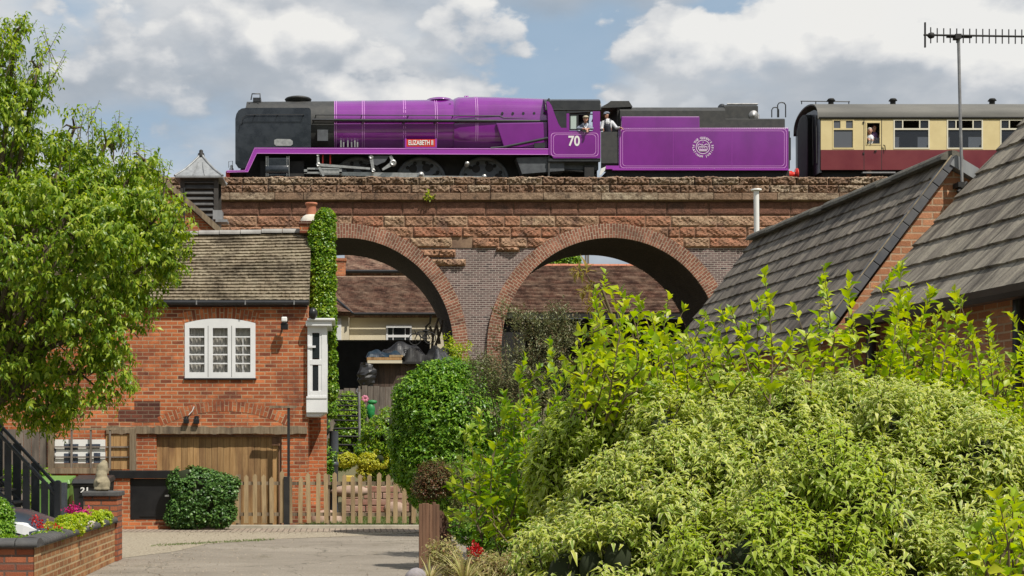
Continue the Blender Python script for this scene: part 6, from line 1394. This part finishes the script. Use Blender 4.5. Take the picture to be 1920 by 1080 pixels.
# low rubble wall behind the picket fence
yw2 = 31.6; m = MB(); rb = np.random.default_rng(4)
for j in range(5):
    x = X(640, yw2)
    while x < X(762, yw2):
        L_ = rb.uniform(.16, .34); m.box(x+.008, x+L_-.008, yw2+rb.random()*.04, yw2+.3, j*.14-.0+.008, j*.14+.132+rb.random()*.01); x += L_
tag(m.build('rubble_wall', M('rubble_brick', (.28, .12, .085), (.42, .28, .22), rough=.9, vs=3, bump=.4), bevel=.015), 'low rough wall of red and pale bricks just behind the picket fence', 'wall')
m_pst = M('pinkish_stone', (.42, .31, .24), (.32, .22, .17), rough=.9, vs=5, bump=.6)
for c_, r_, sc__, lb in (((X(612, 29.2), 29.2, .02), .30, (1.15, .8, .95), 'rounded pinkish boulder just right of the cottage corner, behind the pickets'), ((X(655, 30.5), 30.5, .62), .28, (1.6, .7, .45), 'flat pale stone lying on the low rubble wall behind the pickets'), ((X(740, 30.6), 30.6, .25), .2, (1.2, .7, .8), 'small pale stone before the rubble wall near the right end of the pickets')):
    m = MB(); m.ball(c_, r_, 12, sc__); tag(m.build('garden_boulder', m_pst), lb, 'stone')
m = MB(); m.box(X(643, 31), X(664, 31), 31.0, 31.3, Z(925, 31), Z(892, 31)); tag(m.build('yellow_crate', M('yellow_plastic', (.62, .45, .08), (.55, .40, .08), rough=.5), bevel=.02), 'small yellow box on the ground behind the picket fence', 'box')
m = MB(); m.box(X(604, 36.5), X(622, 36.5), 36.4, 36.6, Z(728, 36.5), Z(721, 36.5)); tag(m.build('white_box', m_white), 'small white box on top of the board fence', 'box')
# ---------------------------------------------------------------- timber retaining end and flower bed, right of the road
yk = 17.0
for i in range(9):
    pass
te = thing('timber_edging', 'brown upright timber edging at the corner of the shrub border', 'edging', (X(812, 18), 18, 0))
m = MB(); x = X(786, 18)
for k in range(10):
    w_ = .042; zt_ = Z(947+(k/9)*18 if k > 5 else 945+rr.normal()*1, 18); m.box(x+k*w_, x+(k+1)*w_-.003, 18+rr.random()*.01+(.03*k if k > 5 else 0), 18.1+.03*k, 0, zt_)
m.build('boards', m_wood_brown, te)
m = MB(); pts = []
bed = [(1.15, 10), (X(775, 15.2), 14.4), (X(772, 16.5), 16.3), (X(800, 17.9), 17.9), (3.5, 17.9), (9, 17.9), (9, 6), (.95, 6)]
m.add([(x, y, .10) for x, y in bed], [tuple(range(len(bed)))][::1]); m.build('flower_bed', m_soil, kind='structure')
m = MB(); rb = np.random.default_rng(6)
def rockball(c, r, sc): 
    k = len(m.v); m.ball(c, r, 12, sc)
    for i in range(k, len(m.v)): x, y, z = m.v[i]; f_ = 1+.10*math.sin(x*23+1)*math.cos(z*19)+.06*rb.normal(); m.v[i] = (c[0]+(x-c[0])*f_, c[1]+(y-c[1])*f_, c[2]+(z-c[2])*f_)
m_lil = M('lilac_stone', (.38, .35, .36), (.22, .20, .21), rough=.85, vs=4, bump=.5)
rockball((X(782, 16.0), 16.0, .08), .14, (1.0, .9, .9)); tag(m.build('border_stone', m_lil), 'rounded grey lilac border stone nearer the brown timber edging', 'stone')
m = MB(); rockball((X(800, 15.1), 15.1, .04), .15, (1.2, 1, .8)); tag(m.build('border_stone', m_lil), 'larger border stone under the strappy plant at the bottom edge', 'stone')
# ---------------------------------------------------------------- vegetation
def pb(px, py, rpx, Y, sz=1.0, sy=1.0, dy=0):
    c = P(px, py, Y+dy); r = rpx*Y/F; return (c.x, c.y, c.z, r, r*sy, r*sz)
def limb(m, pts, r0, r1, n=7):
    k = len(pts); m.tube(pts, [r0+(r1-r0)*i/(k-1) for i in range(k)], n)
# --- tree on the left
YTr = 20.6; rg = np.random.default_rng(21)
tree = thing('cherry_tree', 'large bright green broadleaf tree filling the left edge in front of the cottage', 'tree', (X(-60, YTr), YTr, 0))
blobs = [pb(-15, 120, 50, YTr, 1.2), pb(70, 130, 22, YTr, 1.5), pb(35, 205, 48, YTr, 1.2), pb(-40, 250, 90, YTr), pb(80, 330, 85, YTr, .9), pb(160, 315, 75, YTr, .85, 1, .3), pb(235, 365, 72, YTr, .9), pb(285, 420, 60, YTr, 1.0), pb(140, 440, 120, YTr, 1, 1, -.5),
         pb(30, 480, 140, YTr, 1, 1, -.3), pb(240, 500, 80, YTr, 1), pb(120, 590, 105, YTr, 1, 1, -.2), pb(215, 600, 66, YTr, 1.1), pb(-30, 620, 130, YTr), pb(55, 705, 88, YTr, .9), pb(150, 700, 68, YTr, .9), pb(205, 695, 45, YTr), pb(300, 480, 42, YTr, 1), pb(230, 410, 90, YTr, 1, 1, 1.0), pb(20, 400, 120, YTr, 1, 1, 1.2), pb(-100, 500, 150, YTr), pb(90, 765, 45, YTr, .8), pb(200, 268, 30, YTr, 1.3), pb(270, 300, 26, YTr, 1.2), pb(140, 240, 26, YTr, 1.4), pb(30, 60, 16, YTr, 1.5)]
m = MB(); base = Vector((X(-60, YTr), YTr, 0)); fork = Vector((X(-40, YTr), YTr, 2.0)); limb(m, [base+Vector((0, 0, -.1)), base+Vector((.04, 0, 1)), fork], .20, .15, 10)
for b in blobs:
    c = Vector(b[:3]); mid = fork.lerp(c, .5)+Vector((0, 0, .25)); limb(m, [fork, mid, c], .075, .02, 6)
    for _ in range(4):
        d = Vector(rg.normal(size=3)).normalized(); limb(m, [c, c+d*b[3]*.6+Vector((0, 0, .05)), c+d*b[3]*.95], .02, .006, 5)
m.build('trunk', m_bark, tree)
Pn, Nn = shell(rg, blobs, 13500, thick=.30, keep_in=.10, clump=1, cs=5.5, cth=-.22)
kp = rg.random(len(Pn)) < np.where(Pn[:, 2] > Z(250, YTr), .75, np.where(Pn[:, 2] > Z(330, YTr), .75, 1)); Pn, Nn = Pn[kp], Nn[kp]
Dd = unit(Nn*.8+np.array([0, 0, .1])+rg.normal(size=Pn.shape)*.45)
A = sprigs(rg, Pn, Dd, 9, .24, .112, .048, spread=.75, grav=.75, jit=.4, taper=.35)
# upright shoots on top
tops = [(10, 70), (45, 40), (70, 95), (95, 60), (100, 105), (60, 130), (150, 210), (190, 230), (225, 225), (262, 262), (290, 290), (128, 255), (210, 250), (30, 95), (5, 45), (175, 205), (240, 245), (310, 310), (330, 380)]
Pt = np.array([P(a, b+34, YTr+rg.normal()*.3) for a, b in tops for _ in range(3)])+rg.normal(size=(len(tops)*3, 3))*.05
Dt = unit(np.array([0.12, 0, 1.])+rg.normal(size=Pt.shape)*.22)
B_ = sprigs(rg, Pt, Dt, 13, .36, .10, .036, spread=.75, grav=.35, jit=.3, taper=.3)
leaf_mesh('crown', l_tree, *cat(A, B_), parent=tree, curl=.35, fold=.18)
m = MB()
for p, d in zip(Pt, Dt): m.tube([p-d*.2, p+d*.34], [.006, .003], 4)
m.build('twigs', m_bark, tree)
# --- clipped round bush
YBs = 25.3; bu_ = thing('round_clipped_bush', 'dense rounded dark green clipped bush to the right of the picket fence', 'bush', (X(838, YBs), YBs, 0))
blobs = [pb(838, 785, 92, YBs, 1.0), pb(825, 850, 84, YBs, 1.0), pb(897, 780, 56, YBs), pb(795, 752, 54, YBs), pb(778, 825, 44, YBs, 1.3), pb(845, 728, 52, YBs), pb(885, 732, 48, YBs), pb(810, 712, 30, YBs), pb(815, 915, 46, YBs, 1.0), pb(903, 845, 44, YBs, 1.3), pb(768, 775, 26, YBs), pb(928, 790, 30, YBs), pb(915, 850, 40, YBs), pb(775, 880, 34, YBs)]
Pn, Nn = shell(rg, blobs, 17000, thick=.12, keep_in=.06, clump=1, cs=7, cth=-1.25)
A = sprigs(rg, Pn, unit(Nn+np.array([0, 0, .35])+rg.normal(size=Pn.shape)*.3), 5, .09, .082, .046, spread=.8, grav=.30, jit=.35)
leaf_mesh('foliage', l_bush, *A, parent=bu_, curl=.15, fold=.15)
m = MB()
for b in blobs: limb(m, [Vector((X(830, YBs), YBs, 0)), Vector(b[:3])], .05, .02)
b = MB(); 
for q in blobs: b.ball(q[:3], 1, 12, (q[3]*.70, q[4]*.70, q[5]*.70))  # solid near-black balls: the bush's inner shade put in as colour, blocks see-through
b.build('dark_core', M('core_shade', (.02, .028, .01), rough=1), bu_); m.build('stem', m_bark, bu_)
# --- ivy hedge clump by the cabinet, ivy / creeper on walls
def leafy(name, lab, cat_, blobs, n, k, Ls, Ll, Lw, mat, core=True, thick=.12, spread=.8, grav=.2, up=.3, cth=-.6, cs=6, group=None, stem=None, seed=1, curl=.15, keep=.06, jit=.35, taper=.3, corecol=(.02, .028, .01), lup=0):
    r_ = np.random.default_rng(seed); B = np.array(blobs); c = B[:, :3].mean(0); t = thing(name, lab, cat_, (c[0], c[1], max(0, B[:, 2].min()-B[:, 5].max())), group=group)
    Pn, Nn = shell(r_, blobs, n, thick=thick, keep_in=keep, clump=1, cs=cs, cth=cth)
    zok = Pn[:, 2] > gh(0, c[1])-.02; Pn, Nn = Pn[zok], Nn[zok]
    A = sprigs(r_, Pn, unit(Nn+np.array([0, 0, up])+r_.normal(size=Pn.shape)*.3), k, Ls, Ll, Lw, spread=spread, grav=grav, jit=jit, taper=taper, lup=lup)
    leaf_mesh('foliage', mat, *A, parent=t, curl=curl, fold=.15)
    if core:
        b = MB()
        for q in blobs: b.ball(q[:3], 1, 12, (q[3]*core, q[4]*core, q[5]*core))  # opaque dark core closes gaps; its colour stands in for shade among leaves
        b.build('dark_core', M('core_shade', corecol, rough=1), t)
    if stem:
        m = MB(); r0 = t.location
        for q in blobs: limb(m, [Vector((r0.x, r0.y, gh(0, r0.y))), Vector(q[:3])], stem, stem*.4, 6)
        m.build('stem', m_bark, t)
    return t
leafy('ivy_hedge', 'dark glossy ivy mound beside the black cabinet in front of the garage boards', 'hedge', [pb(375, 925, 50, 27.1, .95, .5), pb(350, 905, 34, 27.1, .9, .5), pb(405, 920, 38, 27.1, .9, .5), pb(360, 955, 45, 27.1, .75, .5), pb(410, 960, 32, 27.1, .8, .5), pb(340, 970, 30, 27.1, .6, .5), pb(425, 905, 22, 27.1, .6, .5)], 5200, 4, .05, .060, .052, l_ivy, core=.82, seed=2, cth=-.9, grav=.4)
YI = YRG-.3
leafy('chimney_ivy', 'column of bright green ivy climbing the cottage chimney stack', 'climber', [pb(602+dx, py, r, YI, 1.3, .8) for py, r, dx in ((414, 17, 8), (440, 23, 2), (470, 24, 1), (500, 25, 1), (530, 25, 1), (560, 24, 0), (585, 24, 2), (605, 22, 4), (618, 16, 10))], 5600, 4, .05, .062, .05, l_ivy_g, core=.6, seed=3, cth=-2, grav=.5, up=.1)
leafy('side_creeper', 'narrow strip of creeper trailing down behind the white bay window', 'climber', [pb(620+dx, py, r, YH+1.4, 1.6, .8) for py, r, dx in ((640, 9, 0), (670, 9, 1), (700, 10, 0), (730, 12, -1))], 900, 4, .05, .06, .045, l_ivy_g, core=.7, seed=4, cth=-1)
leafy('wall_creeper', 'green creeper covering the ground beside the cottage under the bay window', 'climber', [pb(600, 800, 26, 30.5, 1.3), pb(600, 850, 28, 30.5, 1.3), pb(598, 890, 26, 30.5, 1.1), pb(612, 765, 18, 31), pb(585, 830, 20, 30)], 2600, 4, .08, .065, .045, l_bush, core=.75, seed=5)
leafy('tall_creeper', 'tall rounded green creeper behind the ladder trellis', 'climber', [pb(650, 775, 34, 34, 1.1), pb(650, 815, 34, 34, 1.2), pb(640, 850, 30, 34)], 2600, 4, .06, .065, .05, l_ivy_g, core=.8, seed=6)
leafy('garden_shrub', 'loose mid-green shrub between the ladder trellis and the round bush', 'shrub', [pb(718, 820, 34, 32.5, 1), pb(735, 795, 26, 32.5), pb(700, 850, 30, 32.5), pb(740, 850, 34, 32.5), pb(712, 875, 26, 32.5)], 1700, 6, .14, .085, .05, l_ivy_g, core=.5, seed=7, stem=.02)
leafy('yellow_flower_bush', 'low shrub of yellow flowers low behind the ladder trellis', 'shrub', [pb(690, 865, 18, 32, .8), pb(712, 860, 16, 32), pb(645, 862, 24, 32.2, .5), pb(683, 885, 14, 32)], 900, 5, .05, .05, .045, l_yel, core=.45, seed=8)
# --- grey green willowy shrub before the pier
leafy('olive_shrub', 'tall thin dull olive shrub in front of the viaduct pier between the arches', 'shrub', [pb(985, 680, 70, 19.5, 1.2), pb(950, 740, 70, 19.5, 1.2), pb(1030, 650, 48, 19.5, 1.3), pb(1010, 760, 80, 19.5), pb(965, 620, 30, 19.5, 1.3), pb(1065, 625, 30, 19.5, 1.1), pb(910, 690, 30, 19.5, 1), pb(940, 590, 12, 19.5, 1.5), pb(1050, 588, 12, 19.5, 1.5)], 5200, 8, .16, .046, .019, l_olive, core=False, thick=.5, seed=9, stem=.015, up=.9, grav=.0, spread=.6, cth=-.3, keep=.5, cs=8)
# --- berberis and small shrubs over the timber
leafy('bronze_shrub', 'small bronze-leaved shrub above the brown timber edging', 'shrub', [pb(815, 900, 30, 18.3, 1), pb(800, 920, 22, 18.3, .7)], 2000, 6, .10, .034, .017, l_red, core=.4, seed=10, up=.9, thick=.45, cth=-.6)
leafy('fine_leaved_shrub', 'fine olive green shrub right of the bronze shrub, arching over the border', 'shrub', [pb(870, 905, 45, 18.4, .8), pb(915, 920, 50, 18.4, .8), pb(955, 900, 40, 18.4), pb(880, 965, 40, 18.2, .9), pb(930, 990, 50, 18.2, .7)], 6500, 6, .09, .034, .014, l_olive if False else leafmat('fine_leaf', [(.07, .09, .02), (.12, .15, .03), (.20, .22, .06), (.16, .13, .05)], trans=.25), core=.5, seed=11, up=.8, grav=.1, thick=.3)
leafy('border_evergreen', 'glossy dark green broadleaf shrub low in the border', 'shrub', [pb(890, 990, 36, 16.6, .8), pb(940, 1010, 40, 16.6, .7), pb(985, 985, 40, 16.6, .9)], 1800, 6, .08, .05, .028, l_bush, core=.7, seed=12)
leafy('golden_spirea', 'low golden leafy perennial at the front edge of the flower bed', 'plant', [pb(835, 1040, 26, 14.8, .9), pb(862, 1058, 30, 14.6, .8), pb(950, 1068, 34, 14.4, .7), pb(905, 1072, 30, 14.2, .8), pb(985, 1075, 42, 14.0, .7), pb(925, 1050, 16, 14.6, 1.2), pb(880, 1035, 12, 15, 1.4), pb(1000, 1045, 20, 14.6, 1.2), pb(850, 1022, 12, 15.2, 1.4)], 2300, 7, .13, .048, .020, leafmat('yellowish_leaf', [(.22, .24, .05), (.34, .32, .10), (.42, .38, .18), (.30, .15, .08)], trans=.3), core=.5, seed=13, corecol=(.05, .04, .02), thick=.4, cth=-.3, up=.7)
# strappy plants and flowers in the bed
def straps(name, lab, px, py, Y, n, L_, mat, seed):
    r_ = np.random.default_rng(seed); c = P(px, py, Y); c.z = .1; m = MB(); 
    for _ in range(n):
        a = r_.random()*6.28; d = Vector((math.cos(a), math.sin(a), 0)); l = L_*r_.uniform(.6, 1.1); k = r_.uniform(.25, .8); s = d.cross(Vector((0, 0, 1)))*.008
        pts = [c+d*(l*k*t*t)+Vector((0, 0, l*(t-.45*k*t*t*1.3))) for t in (0, .25, .5, .75, 1)]; vs = []
        for i, p in enumerate(pts): w_ = (1, 1.2, 1, .7, .1)[i]; vs += [p-s*w_, p+s*w_]
        m.add(vs, [(2*i, 2*i+1, 2*i+3, 2*i+2) for i in range(4)])
    o = m.build(name, mat, loc=c); return tag(o, lab, 'plant')
straps('strappy_plant', 'strappy straw coloured grass plant leaning over the border stones', 806, 1075, 14.3, 34, .46, l_straw, 1); straps('strappy_plant', 'tall pale strappy plant in the middle of the flower bed', 872, 1080, 13.7, 56, .62, l_straw, 2); straps('strappy_plant', 'short pale strappy plant below the red flower', 915, 1080, 13.4, 30, .42, l_straw, 3)
def flowers(name, lab, pts, Y, mat, seed, r=.03, n=26, sc=.05):
    r_ = np.random.default_rng(seed); cs_ = [P(a, b, Y+r_.normal()*.05) for a, b in pts]; Pn = np.array([c for c in cs_ for _ in range(n)])+r_.normal(size=(len(pts)*n, 3))*sc*.5
    D = unit(r_.normal(size=Pn.shape)+np.array([0, -.5, .6])); o = leaf_mesh(name, mat, Pn, D, unit(D+r_.normal(size=D.shape)), np.full(len(Pn), r), np.full(len(Pn), r*.9)); return tag(o, lab, 'flowers', kind=None)
flowers('red_flowers', 'deep red flower cluster in the flower bed', [(893, 1028), (899, 1034), (890, 1036), (886, 1030)], 14.1, l_dred, 1)
flowers('magenta_flowers', 'magenta geraniums on the planter, nearest to the brick pillar', [(125, 958), (133, 955), (141, 953), (148, 957), (158, 960), (165, 963), (137, 960)], 17.6, l_pink, 2)
flowers('red_and_white_flowers', 'red and white flowers on the planter in front of the car headlight', [(70, 980), (76, 985), (65, 975), (92, 1005), (88, 1000), (105, 992)], 16.0, l_dred, 3); flowers('yellow_flower', 'single yellow flower cluster between the red ones on the planter', [(86, 986), (91, 984), (94, 988)], 16.1, l_yel, 4); flowers('white_flowers', 'white flowers among the lime green planter plants', [(148, 980), (96, 1000), (172, 985), (60, 1008)], 16.8, l_wht, 5, n=16)
Yp = 17.0
leafy('planter_plants', 'lime green bedding plants along the planter next to the pillar', 'plants', [pb(125, 985, 18, 16.7, .8), pb(150, 980, 18, 17.4, .7), pb(172, 975, 16, 18.2, .8), pb(192, 972, 14, 18.9, .8), pb(138, 990, 16, 16.8, .6), pb(118, 996, 14, 16.4, .6)], 1300, 5, .05, .045, .03, l_gold, core=.5, seed=14)
leafy('planter_plants', 'low dark bedding plants along the planter below the headlight', 'plants', [pb(80, 1010, 16, 15.6, .45), pb(48, 1018, 18, 15.2, .35), pb(102, 1004, 13, 15.9, .5), pb(12, 1018, 20, 15.0, .4)], 900, 5, .05, .035, .022, l_ivy_g, core=.5, seed=15)
leafy('corner_box_bush', 'clipped dark bush at the left picture edge beside the car bonnet', 'bush', [pb(-15, 975, 36, 15.4, 1.1), pb(0, 1000, 22, 15.3, 1)], 2400, 5, .05, .035, .02, l_bush, core=.8, seed=16)
leafy('yard_weeds', 'green weeds growing behind the dark railings', 'plants', [pb(70, 900, 18, 26.2, 1.2), pb(25, 900, 16, 26.2, 1.2), pb(75, 940, 16, 26.2), pb(95, 925, 10, 26.2)], 500, 6, .12, .07, .05, l_ivy_g, core=False, seed=17, thick=.4)
# --- grass strip behind picket fence (uncountable)
r_ = np.random.default_rng(30); n = 9000; gx = r_.uniform(X(560, 29), 1.6, n); gy = r_.uniform(27.7, 31.4, n); Pn = np.stack([gx, gy, np.zeros(n)], 1); D = unit(np.stack([r_.normal(size=n)*.35, r_.normal(size=n)*.35, np.ones(n)], 1))
leaf_mesh('grass', l_grass, Pn, D, unit(r_.normal(size=(n, 3))), r_.uniform(.05, .12, n), np.full(n, .012), kind='stuff')
n = 700; px_ = r_.uniform(-3.0, -1.2, n); py_ = 22.6+r_.normal(size=n)*.12+(px_+3)*.9; Pn = np.stack([px_, py_, np.zeros(n)], 1); leaf_mesh('verge_weeds', l_grass, Pn, unit(np.stack([r_.normal(size=n)*.8, r_.normal(size=n)*.8, np.ones(n)], 1)), unit(r_.normal(size=(n, 3))), r_.uniform(.02, .05, n), np.full(n, .012), kind='stuff')
# --- distant trees in the arch gap and beyond
leafy('distant_tree', 'distant green tree in the sky gap of the right arch', 'tree', [pb(1062, 492, 20, 85, 1), pb(1040, 500, 14, 85)], 900, 6, .3, .22, .12, l_ivy_g, core=.6, seed=18, stem=.15)
leafy('arch_weeds', 'weeds climbing the pier foot at the right side of the left arch', 'plant', [pb(848, 655, 12, 50.5, 1), pb(862, 672, 14, 50.5), pb(838, 640, 7, 50.5), pb(870, 650, 6, 50.5, 1.6)], 150, 5, .22, .13, .06, l_gold, core=False, seed=19, thick=.4)
# ---------------------------------------------------------------- foreground shrubs
def upright(name, lab, stems, Y, seed, mat, ll=.076, lw=.045, step=.0122, fill=None, sd=.25, rad=.0):
    """many upright leafy shoots: stems = list of (px, py_top, px_base, py_base, dy)"""
    r_ = np.random.default_rng(seed); c = P(stems[0][2], 842, Y); t = thing(name, lab, 'shrub', (c.x, Y, 0)); m = MB(); Ps, Ds, Us, Ls, Ws = [], [], [], [], []
    def shoot(a, b, k0=0.0, gap=1):
        L_ = (b-a).length; d0 = (b-a).normalized(); n = int(L_/step); bend = Vector((r_.normal(), r_.normal(), r_.normal()*.3))*.085*L_; ph = r_.random()*6.3; fr = r_.uniform(16, 30)
        cv = lambda u: a.lerp(b, u)+bend*math.sin(math.pi*u)
        pts = [cv(i/8) for i in range(9)]; m.tube(pts, [.006-.004*i/8 for i in range(9)], 5)
        for i in range(n):
            u = (i+.5)/n
            if u < k0 or (gap and u < .93 and math.sin(u*L_*fr+ph)+r_.normal()*.45 < -.5): continue
            p = cv(u); d = (cv(min(1, u+.05))-cv(max(0, u-.05))).normalized(); ang = 2.4*i+r_.random(); s1_ = d.orthogonal().normalized(); s2_ = d.cross(s1_)
            rd = s1_*math.cos(ang)+s2_*math.sin(ang); up_ = r_.uniform(.2, .8)+1.1*u**4; ld = (rd+d*up_+Vector(r_.normal(size=3))*.22).normalized(); z = ll*(1.1-.25*u)*r_.uniform(.5, 1.25)
            Ps.append(p); Ds.append(ld); Us.append((d-rd*.3+Vector(r_.normal(size=3))*.3).normalized()); Ls.append(z); Ws.append(z*lw/ll*r_.uniform(.8, 1.1))
    for (px, py, qx, qy, dy) in stems:
        b = P(px, py, Y+dy); a = P(qx+(qx-px)*.3+r_.normal()*26, qy, Y+dy+r_.normal()*.1); shoot(a, b, .05)
        for _ in range(int((b-a).length/.15)):
            u = r_.uniform(.0, .75); p = a.lerp(b, u); d = Vector((r_.normal()*.8, r_.normal()*.7, r_.uniform(.35, 1.1))).normalized(); shoot(p, p+d*r_.uniform(.08, .26)*(1.1-u), .25)
    leaf_mesh('foliage', mat, np.array(Ps), np.array(Ds), np.array(Us), np.array(Ls), np.array(Ws), parent=t, curl=.22, fold=.22); m.build('stems', m_stem, t); return t
rs2 = np.random.default_rng(77)
def fan(lst, spread=22, base=760, k=2, by=12):
    out = []
    for px, py in lst:
        for i in range(k): out.append((px+(rs2.normal()*spread*.6 if i else 0), py+(abs(rs2.normal())*45 if i else 0), px+rs2.normal()*by, base+rs2.normal()*12, rs2.normal()*.35))
    return out
YG1 = 8.4
upright('golden_privet', 'yellow-green shrub of tall upright leafy shoots in front of the right arch', fan([(1135, 512), (1160, 540), (1195, 560), (1255, 552), (1230, 590), (1180, 600), (1120, 580), (1285, 575), (1150, 620), (1320, 590), (1370, 580), (1350, 640), (1250, 640), (1300, 650), (1090, 640), (1130, 680), (1200, 670)], 20, 780, 3), YG1, 41, l_gold)
upright('golden_shoots', 'slender bright shoots rising in front of the grey roof, centre right', fan([(1433, 515), (1425, 560), (1488, 575), (1546, 502), (1592, 528), (1520, 620),  (1380, 690), (1500, 690)], 9, 770, 2, 8), YG1-.2, 42, l_gold)
upright('golden_bush', 'dense yellow-green shrub in front of the nearer house at the far right', fan([(1692, 492), (1690, 545), (1685, 610), (1700, 560), (1745, 540), (1790, 545), (1775, 590), (1730, 610), (1680, 620), (1820, 620), (1850, 600), (1895, 590), (1860, 660), (1900, 680), (1800, 670), (1740, 680), (1680, 690), (1830, 730), (1890, 760), (1770, 750), (1700, 740), (1930, 640), (1690, 770), (1940, 740)], 22, 860, 3), YG1+.3, 43, l_gold)
upright('yellow_green_shoots', 'bright yellow-green shoots between the round bush and the variegated shrub', fan([(1030, 640), (1060, 680), (985, 665), (1000, 740), (945, 735), (900, 775), (960, 790), (1040, 740), (1085, 720), (930, 850), (880, 800), (1000, 820), (1060, 800), (950, 880), (1010, 880), (1060, 870), (1105, 760), (1130, 720), (985, 930), (940, 960)], 22, 1010, 3), 11.0, 44, leafmat('bright_leaf', [(.10, .22, .015), (.20, .34, .02), (.32, .43, .03), (.42, .48, .05)], trans=.4), ll=.095, lw=.050)
upright('fresh_shoots', 'fresh yellow-green shoots pushing up in the lower right corner', fan([(1880, 960), (1900, 930), (1860, 990), (1920, 980), (1885, 1010), (1840, 1040), (1870, 930)], 14, 1130, 3, 8), 6.1, 45, l_gold, ll=.075)
# twig with bronze young leaves
r_ = np.random.default_rng(50); tw = thing('bronze_leaved_branch', 'thin branch with bronze young leaf fans reaching up before the right arch', 'branch', P(1180, 760, 8.9)); m = MB()
ends = [((1180, 760), (1150, 600), (1100, 515)), ((1150, 600), (1130, 545), (1120, 530)), ((1165, 650), (1140, 640), (1120, 575)), ((1180, 700), (1150, 640), (1135, 635)), ((1185, 720), (1165, 660), (1150, 655))]
for e in ends: m.tube([P(a, b, 8.9) for a, b in e], [.012, .009, .004], 5)
m.build('stem', m_stem, tw); Pn = np.array([P(*e[-1], 8.9) for e in ends]); Pn = np.concatenate([Pn, np.array([P(1090, 510, 8.9), P(1105, 545, 8.9), P(1130, 620, 8.9)])]); A = sprigs(r_, Pn, unit(np.tile([-.8, -.2, .1], (len(Pn), 1))+r_.normal(size=Pn.shape)*.3), 14, .07, .085, .020, spread=.8, grav=.35, jit=.5); leaf_mesh('foliage', l_brown, *A, parent=tw, curl=.3)
# variegated shrub: rounded mound of arching pale leaves
YVg = 7.4
blobs = [pb(1480, 930, 215, YVg, .95, 1, .3), pb(1250, 960, 170, YVg, 1, 1, 0), pb(1700, 930, 190, YVg, .95, 1, .2), pb(1400, 850, 135, YVg, .9, 1, .3), pb(1560, 830, 120, YVg, .9, 1, .6), pb(1850, 960, 160, YVg, .95, 1, .1), pb(1130, 1010, 120, YVg, 1, 1, 0), pb(1280, 870, 110, YVg, .95, 1, .3), pb(1680, 840, 115, YVg, .9, 1, .5), pb(1450, 1060, 190, YVg, .8, 1, -.5), pb(1080, 1060, 90, YVg, 1, 1, -.1), pb(1650, 1070, 170, YVg, .8, 1, -.4), pb(1190, 1080, 150, YVg, .9, 1, -.3), pb(1950, 1020, 150, YVg, 1, 1, -.1), pb(1340, 790, 60, YVg, .8, 1, .8), pb(1450, 775, 60, YVg, .8, 1, 1.0), pb(1560, 775, 55, YVg, .8, 1, 1.0), pb(1780, 850, 80, YVg, .8, 1, .4)]
blobs = [(b[0], b[1], b[2]-.115, *b[3:]) for b in blobs]; rb_ = np.random.default_rng(99); extra = []
for _ in range(95):
    b = blobs[rb_.integers(len(blobs))]; d = rb_.normal(size=3); d[1] = -abs(d[1])*.6; d[2] = abs(d[2]); d /= np.linalg.norm(d); r_s = rb_.uniform(.05, .16)
    extra.append((b[0]+d[0]*b[3]*.98, b[1]+d[1]*b[4]*.98, b[2]+d[2]*b[5]*.98, r_s, r_s, r_s*1.35))
blobs = blobs+extra
def mound(name, lab, blobs, n, mat, seed, k=11, ll=.060, lw=.021, cth=-.95, up=1.0, core=.58):
    r_ = np.random.default_rng(seed); t = thing(name, lab, 'shrub', (blobs[0][0], blobs[0][1], 0)); Pn, Nn = shell(r_, blobs, n, thick=.16, keep_in=.14, clump=1, cs=9, cth=cth)
    front = Nn[:, 1] < .55; Pn, Nn = Pn[front], Nn[front]; D = unit(Nn*.7+np.array([0, 0, up])+r_.normal(size=Pn.shape)*.28)
    A = sprigs(r_, Pn, D, k, .12, ll, lw, spread=.88, grav=.12, jit=.3, taper=.25); leaf_mesh('foliage', mat, *A, parent=t, curl=.45, fold=.2)
    m = MB(); sub = r_.choice(len(Pn), min(len(Pn), 1400), replace=False)
    for i in sub: a = Vector(Pn[i]-D[i]*.08); b = Vector(Pn[i]+D[i]*.12); m.tube([a, b], [.003, .0015], 4, caps=False)
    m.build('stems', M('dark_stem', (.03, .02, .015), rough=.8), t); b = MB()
    for q in blobs: b.ball(q[:3], 1, 14, (q[3]*core, q[4]*core, q[5]*core))  # dark filler balls: shade deep in the mound painted as near-black colour
    b.build('dark_core', M('core_shade', (.02, .028, .01), rough=1), t); return t
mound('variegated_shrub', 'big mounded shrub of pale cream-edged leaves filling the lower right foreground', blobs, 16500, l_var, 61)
mound('fresh_shrub', 'yellow-green leafed patch growing at the bottom centre of the variegated shrub', [pb(1420, 1060, 120, 6.5, .85), pb(1340, 1080, 90, 6.5, .8), pb(1500, 1090, 130, 6.4, .75), pb(1560, 900, 60, 6.6, 1.0), pb(1600, 960, 55, 6.5, .9)], 1300, l_var2, 62, cth=-.3, core=.5)
mound('pale_green_shrub', 'lighter green shrub filling the gap on top of the variegated mound', [pb(1180, 800, 70, 9.0, .7), pb(1290, 785, 70, 9.0, .6), pb(1420, 780, 80, 9.0, .55), pb(1540, 800, 70, 9.0, .6), pb(1100, 840, 70, 9.0, .9), pb(1650, 850, 70, 9.0, .8), pb(1080, 900, 80, 9.0, 1), pb(1200, 800, 80, 9.0)], 3600, l_var2, 63, ll=.070, lw=.026)
